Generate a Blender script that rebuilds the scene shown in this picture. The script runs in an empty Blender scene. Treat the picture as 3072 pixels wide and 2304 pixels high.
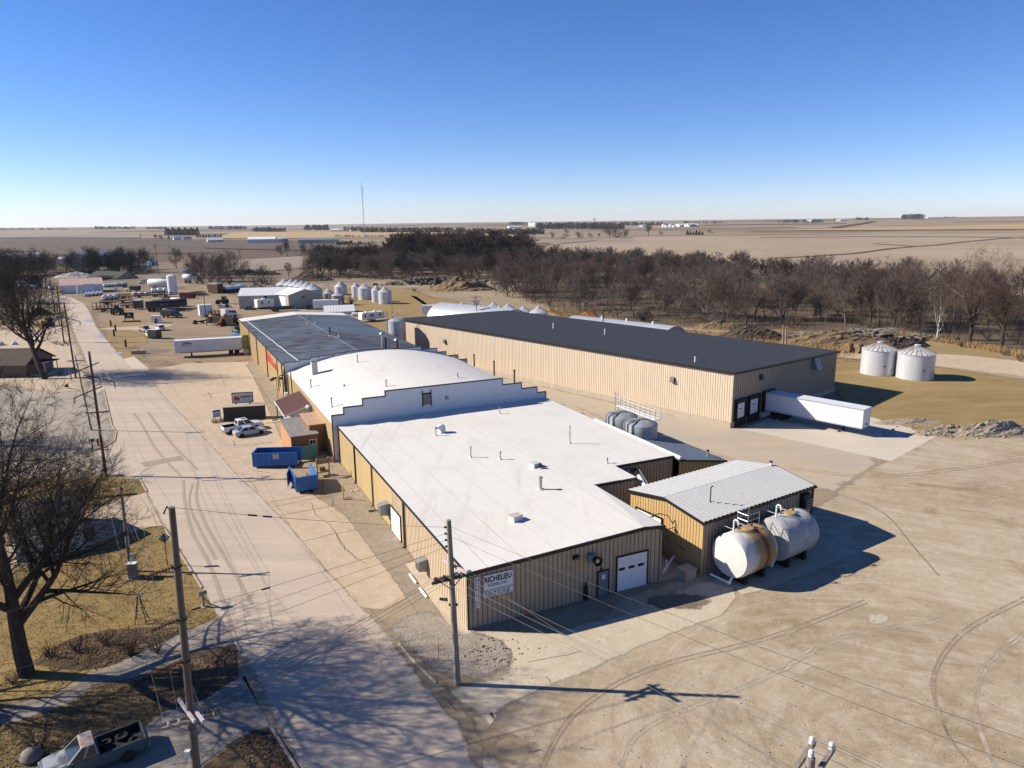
import bpy, math, random, bisect
from mathutils import Vector, Matrix
from mathutils.geometry import tessellate_polygon
from math import sin, cos, tan, atan2, radians, degrees, pi, sqrt, hypot
SC=bpy.context.scene; COL=SC.collection
RN=random.Random(11)
# ---------------------------------------------------------------- camera
H0=31.0; FPX=2185.3; PIT=radians(12.592); ROL=radians(.58)
_r0=Vector((1,0,0)); _f=Vector((0,cos(PIT),-sin(PIT))); _u0=Vector((0,sin(PIT),cos(PIT)))
_R=_r0*cos(ROL)-_u0*sin(ROL); _U=_u0*cos(ROL)+_r0*sin(ROL); EYE=Vector((0,0,H0))
cam=bpy.data.cameras.new('camera'); co=bpy.data.objects.new('camera',cam); COL.objects.link(co)
co.matrix_world=Matrix(((_R.x,_U.x,-_f.x,0),(_R.y,_U.y,-_f.y,0),(_R.z,_U.z,-_f.z,H0),(0,0,0,1)))
cam.sensor_width=36; cam.lens=FPX/3072*36; cam.clip_end=60000; cam.clip_start=.5
SC.camera=co
ZM={1:(0,600,.36166),2:(700,600,.36166),3:(1400,600,.36166),4:(2272,600,.36166),5:(0,1150,.36166),6:(700,1100,.36166),7:(1400,1100,.36166),8:(2272,1100,.36166),9:(0,1704,.36166),10:(700,1704,.36166),11:(1400,1704,.36166),12:(2272,1704,.36166),'A':(1900,1350,.36166),'a':(0,740,.14467),'b':(270,780,.14467),'s':(560,780,.14467),'c':(840,820,.14467),'e':(400,960,.16275),'p':(600,1150,.11754),'d':(780,1160,.18088),'t':(1780,1160,.18083),'q':(0,820,.18083),'w':(2160,1040,.16275),'f':(1400,1600,.27125),'g':(1880,1380,.24115),'h':(1340,1540,.2291),'v':(440,1460,.5088),'i':(0,1480,.14467),'j':(0,1000,.14467),'k':(480,620,.47244),'l':(1400,630,.55118),'n':(1240,860,.69291),'o':(2180,940,.40945),'m':(0,620,.3937)}
def Z(n,x,y):
    a,b,s=ZM[n]; return (a+x*s,b+y*s)
def ray(p): return _f+_R*((p[0]-1536)/FPX)+_U*((1152-p[1])/FPX)
def sm(t): t=max(0.,min(1.,t)); return t*t*(3-2*t)
_AZ=[-180,-90,-50,-36,-20,-4,12,25,36,60,90,180]; _HM=[4,6,9,9,1,17,18,24,29,28,15,4]
def hz(x,y):
    D=hypot(x,y)
    if D<380: return 0.
    a=degrees(atan2(x,y)); i=max(1,min(len(_AZ)-1,bisect.bisect(_AZ,a))); t=(a-_AZ[i-1])/(_AZ[i]-_AZ[i-1])
    hm=_HM[i-1]*(1-t)+_HM[i]*t
    return hm*min(1,(D-380)/6600)**.9+ 2.2*sin(x/610+1.3)*sin(y/830)*sm((D-500)/1500)
def G(p,h=0.):                       # point at height h over the ground seen at a photo position
    d=ray(p); t=(h-H0)/d.z; q=EYE+d*t; return Vector((q.x,q.y,h))
def GT(p):                           # on the far terrain
    d=ray(p); t=40.; st=8.
    while t<14000:
        q=EYE+d*t
        if q.z<=hz(q.x,q.y): break
        t+=st*(1+t/600)
    lo=t-st*(1+t/600); hi=t
    for _ in range(25):
        m=(lo+hi)/2; q=EYE+d*m
        if q.z<=hz(q.x,q.y): hi=m
        else: lo=m
    q=EYE+d*hi; return Vector((q.x,q.y,hz(q.x,q.y)))
def proj(P):
    d=Vector(P)-EYE; z=d.dot(_f); return (1536+FPX*d.dot(_R)/z,1152-FPX*d.dot(_U)/z)
def HT(b,ty):                        # height of something standing at ground point b whose top is seen at row ty
    lo,hi=0.,130.
    for _ in range(50):
        m=(lo+hi)/2
        if proj((b[0],b[1],(b[2] if len(b)>2 else 0)+m))[1]>ty: lo=m
        else: hi=m
    return lo
def hitw(p,O,a):                     # vertical plane through O with heading a -> (distance along, height)
    d=ray(p); u=Vector((cos(a),sin(a),0)); n=Vector((-sin(a),cos(a),0))
    t=(Vector((O[0],O[1],0))-EYE).dot(n)/d.dot(n); q=EYE+d*t
    return ((q-Vector((O[0],O[1],0))).dot(u), q.z)
# ---------------------------------------------------------------- mesh builder
class MB:
    def __init__(s): s.v=[]; s.f=[]; s.mi=[]; s.k=0; s.xf=None
    def add(s,vs,fs):
        b=len(s.v)
        if s.xf is not None: vs=[tuple(s.xf@Vector(p)) for p in vs]
        s.v.extend([tuple(p) for p in vs]); s.f.extend([tuple(i+b for i in f) for f in fs]); s.mi.extend([s.k]*len(fs)); return s
    def hexa(s,p): return s.add(p,[(0,3,2,1),(4,5,6,7),(0,1,5,4),(1,2,6,5),(2,3,7,6),(3,0,4,7)])
    def box(s,x0,y0,z0,x1,y1,z1): return s.hexa([(x0,y0,z0),(x1,y0,z0),(x1,y1,z0),(x0,y1,z0),(x0,y0,z1),(x1,y0,z1),(x1,y1,z1),(x0,y1,z1)])
    def cb(s,cx,cy,z0,lx,ly,lz): return s.box(cx-lx/2,cy-ly/2,z0,cx+lx/2,cy+ly/2,z0+lz)
    def bar(s,p,q,w,h=None):
        h=h or w; p=Vector(p); q=Vector(q); d=(q-p).normalized(); a=d.cross(Vector((0,0,1)))
        a=a.normalized() if a.length>1e-4 else Vector((1,0,0)); b=a.cross(d); a=a*(w/2); b=b*(h/2)
        return s.hexa([p-a-b,p+a-b,p+a+b,p-a+b,q-a-b,q+a-b,q+a+b,q-a+b])
    def tube(s,p,q,r,r2=None,n=8,cap=True):
        r2=r if r2 is None else r2; p=Vector(p); q=Vector(q); d=(q-p)
        if d.length<1e-6: return s
        d.normalize(); a=d.cross(Vector((0,0,1))); a=a.normalized() if a.length>1e-3 else Vector((1,0,0)); b=d.cross(a)
        vs=[];
        for c,rr in ((p,r),(q,r2)):
            for i in range(n): t=2*pi*i/n; vs.append(c+a*(rr*cos(t))+b*(rr*sin(t)))
        fs=[(i,(i+1)%n,n+(i+1)%n,n+i) for i in range(n)]
        if cap: fs+= [tuple(range(n-1,-1,-1)),tuple(range(n,2*n))]
        return s.add(vs,fs)
    def path(s,pts,r,n=6):
        pts=[Vector(p) for p in pts]
        rs=r if isinstance(r,(list,tuple)) else [r]*len(pts)
        vs=[];fs=[]; a=None
        for i,p in enumerate(pts):
            d=(pts[min(i+1,len(pts)-1)]-pts[max(i-1,0)]).normalized()
            if a is None:
                a=d.cross(Vector((0,0,1)));
                if a.length<1e-3: a=Vector((1,0,0))
            a=(a-d*a.dot(d)).normalized(); b=d.cross(a)
            for k in range(n): t=2*pi*k/n; vs.append(p+a*(rs[i]*cos(t))+b*(rs[i]*sin(t)))
        for i in range(len(pts)-1):
            for k in range(n): fs.append((i*n+k,i*n+(k+1)%n,(i+1)*n+(k+1)%n,(i+1)*n+k))
        fs+=[tuple(range(n-1,-1,-1)),tuple(range((len(pts)-1)*n,len(pts)*n))]
        return s.add(vs,fs)
    def lathe(s,pr,n=24,c=(0,0,0),ax='z'):
        vs=[];fs=[]
        for r,z in pr:
            for i in range(n):
                t=2*pi*i/n; x,y=r*cos(t),r*sin(t)
                q=(x,y,z) if ax=='z' else ((z,x,y) if ax=='x' else (y,z,x))
                vs.append((q[0]+c[0],q[1]+c[1],q[2]+c[2]))
        for j in range(len(pr)-1):
            for i in range(n): fs.append((j*n+i,j*n+(i+1)%n,(j+1)*n+(i+1)%n,(j+1)*n+i))
        if pr[0][0]>1e-4: fs.append(tuple(range(n-1,-1,-1)))
        if pr[-1][0]>1e-4: fs.append(tuple(range((len(pr)-1)*n,len(pr)*n)))
        return s.add(vs,fs)
    def ex(s,poly,x0,x1,ax='x'):     # extrude a 2D outline
        n=len(poly)
        m=(lambda a,b,c:(c,a,b)) if ax=='x' else ((lambda a,b,c:(a,c,b)) if ax=='y' else (lambda a,b,c:(a,b,c)))
        vs=[m(a,b,x0) for a,b in poly]+[m(a,b,x1) for a,b in poly]
        fs=[tuple(range(n-1,-1,-1)),tuple(range(n,2*n))]+[(i,(i+1)%n,n+(i+1)%n,n+i) for i in range(n)]
        return s.add(vs,fs)
    def loft(s,rings,cap=True):
        n=len(rings[0]); vs=[p for r in rings for p in r]; fs=[]
        for j in range(len(rings)-1):
            for i in range(n): fs.append((j*n+i,j*n+(i+1)%n,(j+1)*n+(i+1)%n,(j+1)*n+i))
        if cap: fs+=[tuple(range(n-1,-1,-1)),tuple(range((len(rings)-1)*n,len(rings)*n))]
        return s.add(vs,fs)
    def quad(s,a,b,c,d): return s.add([a,b,c,d],[(0,1,2,3)])
    def slab(s,a,b,c,d,t):           # quad with thickness t downwards
        dn=Vector((0,0,-t)); p=[Vector(q) for q in (a,b,c,d)]
        return s.hexa([q+dn for q in p]+p)
    def build(s,name,mat,parent=None,smooth=False,bevel=0,world=False):
        me=bpy.data.meshes.new(name); vs=s.v
        if world and parent is not None:
            o=Vector((0,0,0)); q=parent
            while q: o+=q.location; q=q.parent
            vs=[tuple(Vector(p)-o) for p in vs]
        me.from_pydata(vs,[],s.f); mats=mat if isinstance(mat,(list,tuple)) else [mat]
        for m in mats: me.materials.append(m)
        if len(mats)>1:
            for p,k in zip(me.polygons,s.mi): p.material_index=min(k,len(mats)-1)
        if smooth:
            for p in me.polygons: p.use_smooth=True
            try: me.set_sharp_from_angle(angle=radians(40))
            except Exception: pass
        me.update(); ob=bpy.data.objects.new(name,me); COL.objects.link(ob)
        if parent is not None: ob.parent=parent
        if bevel:
            b=ob.modifiers.new('bevel','BEVEL'); b.width=bevel; b.segments=2; b.limit_method='ANGLE'
        return ob
def tag(o,label=None,cat=None,group=None,kind=None):
    if label: o['label']=label
    if cat: o['category']=cat
    if group: o['group']=group
    if kind: o['kind']=kind
    return o
def thing(name,label,cat,loc=(0,0,0),rz=0.,group=None):
    o=bpy.data.objects.new(name,None); COL.objects.link(o); o.location=(loc[0],loc[1],loc[2] if len(loc)>2 else 0); o.rotation_euler=(0,0,rz); o.empty_display_size=.2
    return tag(o,label,cat,group)
def dup(o,loc=None,rz=None,label=None,group=None,par=None,sc=None):
    c=o.copy(); COL.objects.link(c)
    if par is not None: c.parent=par
    for ch in list(o.children): dup(ch,par=c)
    if loc is not None: c.location=(loc[0],loc[1],loc[2] if len(loc)>2 else 0)
    if rz is not None: c.rotation_euler=(0,0,rz)
    if sc is not None: c.scale=(sc,sc,sc) if not isinstance(sc,tuple) else sc
    if label: c['label']=label
    if group: c['group']=group
    return c
def text(body,size,mat,parent,M4,name='lettering',ex=.004,align='LEFT',sx=1.,bold=0.):
    cu=bpy.data.curves.new(name,'FONT'); cu.body=body; cu.size=size; cu.extrude=ex; cu.align_x=align; cu.offset=bold; cu.materials.append(mat)
    q=bpy.data.objects.new('txt',cu); me=bpy.data.meshes.new_from_object(q); bpy.data.objects.remove(q); me.name=name
    o=bpy.data.objects.new(name,me); COL.objects.link(o); o.parent=parent; o.matrix_local=M4@Matrix.Diagonal((sx,1,1,1)); return o
def textfit(body,w,h,mat,parent,M4,**k):    # lettering scaled to fill w x h
    o=text(body,1.,mat,parent,M4,**k); v=o.data.vertices; x0=min(p.co.x for p in v); x1=max(p.co.x for p in v); y0=min(p.co.y for p in v); y1=max(p.co.y for p in v)
    for p in v: p.co.x=(p.co.x-x0)*w/(x1-x0); p.co.y=(p.co.y-y0)*h/(y1-y0)
    return o
def wallM(o,a,z=0.,off=0.):          # text frame on a wall with heading a (x along, y up), facing the side right of the heading
    u=Vector((cos(a),sin(a),0)); n=Vector((sin(a),-cos(a),0)); q=Vector((o[0],o[1],z))+n*off
    return Matrix(((u.x,0,n.x,q.x),(u.y,0,n.y,q.y),(0,1,0,q.z),(0,0,0,1)))
# ---------------------------------------------------------------- materials
def newmat(name):
    m=bpy.data.materials.new(name); m.use_nodes=True; nt=m.node_tree; nt.nodes.clear()
    return m,nt
def nd(nt,t,ins=None,**pr):
    n=nt.nodes.new('ShaderNode'+t)
    for k,v in pr.items(): setattr(n,k,v)
    for k,v in (ins or {}).items():
        s=n.inputs[k]
        if hasattr(v,'is_linked') : nt.links.new(v,s)
        else: s.default_value=v
    return n
def c4(c,f=1.):
    f*=.88; return (min(1,c[0]*f),min(1,c[1]*f),min(1,c[2]*f),1)
def noise(nt,vec,scale,detail=4,rough=.6,dist=0.): return nd(nt,'TexNoise',{'Vector':vec,'Scale':scale,'Detail':detail,'Roughness':rough,'Distortion':dist}).outputs['Fac']
def rng(nt,v,a,b,c=0.,d=1.): return nd(nt,'MapRange',{'Value':v,'From Min':a,'From Max':b,'To Min':c,'To Max':d}).outputs[0]
def mixc(nt,f,a,b):
    n=nd(nt,'Mix',data_type='RGBA')
    for k,v in ((0,f),(6,a),(7,b)):
        if hasattr(v,'is_linked'): nt.links.new(v,n.inputs[k])
        else: n.inputs[k].default_value=v
    return n.outputs[2]
def math2(nt,op,a,b=0.): return nd(nt,'Math',{0:a,1:b},operation=op).outputs[0]
def coords(nt,stretch=None,kind='Object',rot=0.):
    t=nd(nt,'TexCoord').outputs[kind]
    if stretch or rot:
        t=nd(nt,'Mapping',{'Vector':t,'Scale':stretch or (1,1,1),'Rotation':(0,0,rot)}).outputs[0]
    return t
def fin(nt,col,rough=.8,metal=0.,bump=None,bs=.2,bd=.05,fade=False,spec=.3,ns=.8):
    b=nd(nt,'BsdfPrincipled',{'Roughness':rough,'Metallic':metal})
    b.inputs['Specular IOR Level'].default_value=spec
    if hasattr(col,'is_linked'): nt.links.new(col,b.inputs['Base Color'])
    else: b.inputs['Base Color'].default_value=col
    if bump is not None:
        bn=nd(nt,'Bump',{'Height':bump,'Strength':bs,'Distance':bd}); nt.links.new(bn.outputs[0],b.inputs['Normal'])
    out=nd(nt,'OutputMaterial'); sh=b.outputs[0]
    if fade:
        a=nd(nt,'Attribute',attribute_name='fade').outputs['Fac']
        g=noise(nt,coords(nt),ns,5,.65); k=rng(nt,math2(nt,'ADD',a,math2(nt,'MULTIPLY',math2(nt,'SUBTRACT',g,.5),1.1)),.35,.65)
        tr=nd(nt,'BsdfTransparent'); mx=nd(nt,'MixShader',{0:k,1:tr.outputs[0],2:sh}); sh=mx.outputs[0]
    nt.links.new(sh,out.inputs[0])
def pm(name,col,rough=.7,var=.12,scale=2.,col2=None,amt=.5,s2=1.2,metal=0.,bump=0.,stretch=None,spec=.3,edge=.12):
    m,nt=newmat(name); v=coords(nt,stretch)
    n1=noise(nt,v,scale,5,.65); c=mixc(nt,rng(nt,n1,.3,.7),c4(col,1-var),c4(col,1+var))
    if col2:
        n2=noise(nt,v,s2,6,.7,.6); c=mixc(nt,rng(nt,n2,amt,amt+edge),c,c4(col2))
    fin(nt,c,rough,metal,n1 if bump else None,bump,.03,spec=spec); return m
def gm(name,a,b,c,s1=.05,s2=.6,s3=6.,fade=True,streak=None,rot=0.,bs=.35,bd=.06,dark=None,dk=(.62,.72),ns=.8,rough=.95,speck=None):
    """ground: large patches a<->b, medium towards c, fine grain; optional streaks along a direction"""
    m,nt=newmat(name); v=coords(nt); vs=coords(nt,streak,rot=rot) if streak else v
    n1=noise(nt,v,s1,4,.6,.4); n2=noise(nt,vs,s2,6,.7,.3); n3=noise(nt,v,s3,4,.75)
    col=mixc(nt,rng(nt,n1,.35,.65),c4(a),c4(b)); col=mixc(nt,rng(nt,n2,.42,.72,0,.85),col,c4(c))
    if dark: 
        n4=noise(nt,vs,s2*.35,5,.7,.8); col=mixc(nt,rng(nt,n4,dk[0],dk[1],0,.8),col,c4(dark))
    if speck:
        n5=noise(nt,v,s3*1.7,2,.6); col=mixc(nt,rng(nt,n5,.62,.7,0,.8),col,c4(speck))
    g=rng(nt,n3,.25,.75,.78,1.2); col=nd(nt,'VectorMath',{0:col,'Scale':g},operation='SCALE').outputs[0]
    fin(nt,col,rough,0,n3,bs,bd,fade=fade,spec=.12,ns=ns); return m
# ---------------------------------------------------------------- light
SUNV=Vector((-18.9,1.6,12.0)).normalized(); SEL=math.asin(SUNV.z); SAZ=atan2(SUNV.x,SUNV.y)
W=bpy.data.worlds.new('World'); SC.world=W; W.use_nodes=True; wt=W.node_tree; wt.nodes.clear()
sk=wt.nodes.new('ShaderNodeTexSky'); sk.sky_type='NISHITA'; sk.sun_disc=False; sk.sun_elevation=SEL; sk.sun_rotation=SAZ; sk.altitude=300; sk.air_density=.78; sk.dust_density=.0; sk.ozone_density=3.0
bg=wt.nodes.new('ShaderNodeBackground'); bg.inputs[1].default_value=.062; wo=wt.nodes.new('ShaderNodeOutputWorld')
hs=wt.nodes.new('ShaderNodeHueSaturation'); hs.inputs['Saturation'].default_value=1.22; mm=wt.nodes.new('ShaderNodeMix'); mm.data_type='RGBA'; mm.blend_type='MULTIPLY'; mm.inputs[0].default_value=1; mm.inputs[7].default_value=(1.12,1.08,1.33,1)
wt.links.new(sk.outputs[0],hs.inputs['Color']); wt.links.new(hs.outputs[0],mm.inputs[6]); wt.links.new(mm.outputs[2],bg.inputs[0]); wt.links.new(bg.outputs[0],wo.inputs[0])
sl=bpy.data.lights.new('sun','SUN'); sl.energy=5.0; sl.angle=radians(.5); sl.color=(1,.915,.77)
so=bpy.data.objects.new('sun',sl); COL.objects.link(so); so.rotation_euler=(-SUNV).to_track_quat('-Z','Y').to_euler(); so.location=(-40,0,90)
SC.view_settings.view_transform='Standard'; SC.view_settings.look='None'; SC.view_settings.exposure=.85; SC.view_settings.gamma=1
SC.render.engine='CYCLES'
try: SC.cycles.max_bounces=6; SC.cycles.transparent_max_bounces=12; SC.cycles.use_denoising=True; SC.cycles.volume_bounces=0
except Exception: pass
# ---------------------------------------------------------------- ground
def m_ground():
    m,nt=newmat('ground_soil'); v=coords(nt)
    n1=noise(nt,v,.045,4,.6,.5); n2=noise(nt,v,.5,6,.7,.3); n3=noise(nt,v,6.,4,.75)
    near=mixc(nt,rng(nt,n1,.35,.65),c4((.33,.26,.18)),c4((.25,.185,.12)))
    near=mixc(nt,rng(nt,n2,.45,.7,0,.7),near,c4((.38,.32,.24)))
    g=noise(nt,v,.018,5,.65,.8); near=mixc(nt,rng(nt,g,.52,.6,0,.85),near,c4((.27,.195,.085)))
    # field mosaic further out
    mp=nd(nt,'Mapping',{'Vector':v,'Scale':(1,1,0),'Rotation':(0,0,.42)}).outputs[0]
    dn=nd(nt,'TexNoise',{'Vector':mp,'Scale':.0012,'Detail':2.}).outputs['Color']
    vor=nd(nt,'TexVoronoi',{'Vector':mp,'Scale':.0021,'Randomness':.8},distance='CHEBYCHEV').outputs['Color']
    sp=nd(nt,'SeparateColor',{0:vor}).outputs[0]
    cr=nd(nt,'ValToRGB'); e=cr.color_ramp; e.interpolation='CONSTANT'
    stops=[(0,(.34,.27,.19)),(.2,(.25,.19,.135)),(.38,(.38,.30,.21)),(.55,(.17,.125,.09)),(.68,(.36,.28,.195)),(.84,(.28,.215,.15))]
    for i,(p,c) in enumerate(stops):
        el=e.elements[i] if i<2 else e.elements.new(p); el.position=p; el.color=c4(c)
    nt.links.new(sp,cr.inputs[0])
    rows=nd(nt,'Mapping',{'Vector':v,'Scale':(.02,.35,1),'Rotation':(0,0,.3)}).outputs[0]
    n5=noise(nt,rows,1.,4,.7,.2); n6=noise(nt,v,.006,5,.7,1.)
    far=nd(nt,'VectorMath',{0:cr.outputs[0],'Scale':math2(nt,'MULTIPLY',rng(nt,n5,.3,.7,.7,.98),rng(nt,n6,.3,.7,.8,1.12))},operation='SCALE').outputs[0]
    L=nd(nt,'VectorMath',{0:v},operation='LENGTH').outputs['Value']
    wob=math2(nt,'ADD',L,math2(nt,'MULTIPLY',math2(nt,'SUBTRACT',n1,.5),160))
    col=mixc(nt,rng(nt,wob,370,430),near,far)
    gr=rng(nt,n3,.25,.75,.8,1.18); col=nd(nt,'VectorMath',{0:col,'Scale':gr},operation='SCALE').outputs[0]
    fin(nt,col,.95,0,n3,.35,.06,spec=.1); return m
def build_ground():
    rings=[6]; 
    while rings[-1]<14000: rings.append(rings[-1]*1.085+1)
    n=240; vs=[(0,0,0)]; fs=[]
    for r in rings:
        for i in range(n):
            t=2*pi*i/n; x,y=r*sin(t),r*cos(t); vs.append((x,y,hz(x,y)))
    for i in range(n): fs.append((0,1+(i+1)%n,1+i))
    for j in range(len(rings)-1):
        for i in range(n):
            a=1+j*n+i; b=1+j*n+(i+1)%n; fs.append((a,b,b+n,a+n))
    mb=MB(); mb.add(vs,fs); o=mb.build('ground',m_ground(),smooth=True); tag(o,'tan dirt ground and winter farmland reaching to the horizon','ground',kind='structure')
build_ground()
def inset(P,w):
    n=len(P); A=sum(P[i][0]*P[(i+1)%n][1]-P[(i+1)%n][0]*P[i][1] for i in range(n)); s=1 if A>0 else -1; out=[]
    for i in range(n):
        a,b,c=P[i-1],P[i],P[(i+1)%n]
        d1=Vector((b[0]-a[0],b[1]-a[1])); d2=Vector((c[0]-b[0],c[1]-b[1]))
        if d1.length<1e-6 or d2.length<1e-6: out.append(b); continue
        d1.normalize(); d2.normalize(); n1=Vector((-d1.y,d1.x))*s; n2=Vector((-d2.y,d2.x))*s; q=n1+n2
        k=w/max(.5,(1+n1.dot(n2))) ; out.append((b[0]+q.x*k,b[1]+q.y*k))
    return out
def dens(P,step=3.):
    out=[]
    for i in range(len(P)):
        a,b=P[i],P[(i+1)%len(P)]; k=max(1,int(hypot(b[0]-a[0],b[1]-a[1])/step))
        for j in range(k): t=j/k; out.append((a[0]+(b[0]-a[0])*t,a[1]+(b[1]-a[1])*t))
    return out
def smooth_poly(P,it=2):
    for _ in range(it):
        o=[]
        for i in range(len(P)):
            a,b=P[i],P[(i+1)%len(P)]; o+=[(a[0]*.75+b[0]*.25,a[1]*.75+b[1]*.25),(a[0]*.25+b[0]*.75,a[1]*.25+b[1]*.75)]
        P=o
    return P
def sheet(name,pts,mat,lvl,fe=0.,label=None,cat='ground',sm_=0,kind='structure',fdv=1.):
    P=[(p[0],p[1]) for p in pts]
    if sm_: P=smooth_poly(P,sm_)
    z=.004*lvl; mb=MB()
    tess=lambda Q: [tuple(t) for t in tessellate_polygon([[Vector((a,b,0)) for a,b in Q]])]
    if fe<=0: mb.add([(x,y,z) for x,y in P],tess(P)); fd=None
    else:
        O=inset(P,-fe*.5); I=inset(P,fe*.5); n=len(P)
        mb.add([(x,y,z-.003) for x,y in O]+[(x,y,z) for x,y in I],[(i,(i+1)%n,n+(i+1)%n,n+i) for i in range(n)]+[tuple(i+n for i in t) for t in tess(I)]); fd=[0.]*n+[fdv]*n
    for i,f in enumerate(mb.f):      # face up
        a,b,c=[Vector(mb.v[k][:2]) for k in f[:3]]
        if (b-a).cross(c-a)<0: mb.f[i]=tuple(reversed(f))
    o=mb.build(name,mat); at=o.data.attributes.new('fade','FLOAT','POINT')
    for i in range(len(o.data.vertices)): at.data[i].value=fd[i] if fd else 1.
    return tag(o,label or None,cat if label else None,kind=kind)
def gz(L): return [G(Z(*a)) if len(a)==3 else G(a) for a in L]
def strip(L,w,h=0.):                 # band of width w along a polyline
    L=[Vector((p[0],p[1])) for p in L]; a=[];b=[]
    for i,p in enumerate(L):
        d=(L[min(i+1,len(L)-1)]-L[max(i-1,0)]).normalized(); n=Vector((-d.y,d.x))*(w/2); a.append((p.x+n.x,p.y+n.y)); b.append((p.x-n.x,p.y-n.y))
    return a+b[::-1]
# main building frame
TH=radians(25.2); MO=Vector((-3.54,51.19,0)); MU=Vector((cos(TH),sin(TH),0)); MV=Vector((-sin(TH),cos(TH),0))
def Mw(u,v,z=0.): q=MO+MU*u+MV*v; return Vector((q.x,q.y,z))
def uv(p): d=Vector((p[0],p[1],0))-MO; return (d.dot(MU),d.dot(MV))
# -------- materials of the ground sheets
G_road=gm('chipseal_road',(.49,.40,.32),(.42,.345,.28),(.54,.445,.355),.06,.5,9,streak=(.06,1.2,1),rot=radians(-63),bs=.2,ns=.6,dark=(.34,.28,.22),dk=(.58,.8))
G_conc=gm('old_concrete',(.48,.375,.265),(.42,.325,.235),(.54,.44,.335),.08,.7,7,bs=.15,ns=.7,dark=(.30,.225,.15),dk=(.6,.78))
G_pale=gm('pale_concrete',(.53,.46,.37),(.49,.43,.35),(.57,.50,.42),.1,.8,8,bs=.12,streak=(.08,1,1),rot=radians(-42))
def m_lot():
    m,nt=newmat('dirt_lot'); v=coords(nt); c0=G((2950,2120)); sub=nd(nt,'VectorMath',{0:v,1:(c0.x,c0.y,0)},operation='SUBTRACT').outputs[0]
    wp=nd(nt,'TexNoise',{'Vector':v,'Scale':.05,'Detail':2.}).outputs['Color']; sub=nd(nt,'VectorMath',{0:sub,1:nd(nt,'VectorMath',{0:wp,'Scale':9.},operation='SCALE').outputs[0]},operation='ADD').outputs[0]
    L=nd(nt,'VectorMath',{0:sub},operation='LENGTH').outputs['Value']; s=nd(nt,'SeparateXYZ',{0:sub}); an=math2(nt,'ARCTAN2',s.outputs[1],s.outputs[0])
    pv=nd(nt,'CombineXYZ',{0:math2(nt,'MULTIPLY',L,1.3),1:math2(nt,'MULTIPLY',an,2.2)}).outputs[0]; sw=noise(nt,pv,1.,5,.7,.2)
    n1=noise(nt,v,.06,5,.65,.6); n2=noise(nt,v,.35,6,.7,.4); n3=noise(nt,v,7.,4,.75); n4=noise(nt,v,1.6,5,.7); n5=noise(nt,v,.12,6,.7,1.)
    c=mixc(nt,rng(nt,n1,.35,.65),c4((.43,.35,.25)),c4((.32,.245,.16))); c=mixc(nt,rng(nt,n2,.45,.7,0,.7),c,c4((.48,.405,.31)))
    c=mixc(nt,rng(nt,sw,.5,.68,0,.6),c,c4((.51,.435,.34))); c=mixc(nt,rng(nt,sw,.44,.32,0,.5),c,c4((.27,.20,.13)))
    c=mixc(nt,rng(nt,n5,.53,.66,0,.75),c,c4((.24,.172,.10))); c=mixc(nt,rng(nt,n5,.42,.3,0,.6),c,c4((.53,.455,.36)))
    g=math2(nt,'MULTIPLY',rng(nt,n3,.25,.75,.76,1.22),rng(nt,n4,.3,.7,.9,1.1)); c=nd(nt,'VectorMath',{0:c,'Scale':g},operation='SCALE').outputs[0]
    fin(nt,c,.95,0,math2(nt,'ADD',n3,n4),.4,.07,fade=True,spec=.1,ns=.25); return m
G_lot=m_lot()
G_yard=gm('gravel_yard',(.42,.36,.29),(.47,.37,.26),(.37,.325,.27),.07,.5,7,streak=(.1,1,1),rot=radians(-40),bs=.4,ns=.3)
G_grav=gm('pea_gravel',(.30,.24,.17),(.27,.21,.15),(.38,.33,.27),.2,1.2,9,bs=.8,bd=.08,speck=(.46,.41,.36),ns=1.2)
G_rock=gm('crushed_rock',(.35,.30,.24),(.29,.245,.195),(.41,.36,.30),.2,1.2,6,bs=.9,bd=.12,speck=(.5,.47,.44),ns=1.0)
G_lawn=gm('dormant_lawn',(.27,.18,.07),(.205,.145,.055),(.35,.245,.11),.12,1.1,5,bs=.7,bd=.12,dark=(.125,.10,.038),dk=(.5,.7),ns=1.2)
G_past=gm('dormant_pasture',(.29,.205,.09),(.235,.165,.07),(.345,.25,.125),.04,.35,5,bs=.6,bd=.12,dark=(.19,.145,.06),dk=(.56,.75),streak=(.25,1,1),rot=radians(10),ns=.3)
G_brown=gm('leaf_litter',(.10,.072,.045),(.075,.055,.033),(.145,.10,.062),.2,1.2,6,bs=.9,bd=.1,speck=(.26,.19,.13),ns=1.)
G_path=gm('old_walk',(.27,.24,.205),(.22,.197,.17),(.31,.275,.24),.15,.8,7,bs=.15,ns=1.)
G_apron=gm('weathered_apron',(.50,.42,.31),(.45,.38,.285),(.54,.47,.37),.12,.7,7,bs=.15,dark=(.33,.27,.2),dk=(.62,.8),ns=.8)
G_weed=gm('tall_weeds',(.30,.20,.09),(.22,.15,.075),(.38,.27,.13),.06,.35,2.5,bs=1.,bd=.5,dark=(.11,.085,.055),dk=(.5,.68),ns=.2)
G_wood=gm('woodland_floor',(.12,.092,.065),(.16,.12,.08),(.20,.15,.095),.03,.3,2.5,bs=1.,bd=.4,ns=.08)
G_lotb=gm('machinery_lot_soil',(.285,.21,.135),(.22,.158,.10),(.34,.265,.18),.03,.3,5,bs=.3,dark=(.2,.145,.095),dk=(.58,.74),streak=(.15,1,1),rot=radians(5),ns=.12)
G_dark=gm('damp_stain',(.19,.155,.115),(.15,.125,.095),(.22,.18,.14),.3,1.,7,bs=.2,ns=1.2)
G_pud=None
S=sheet
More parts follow.
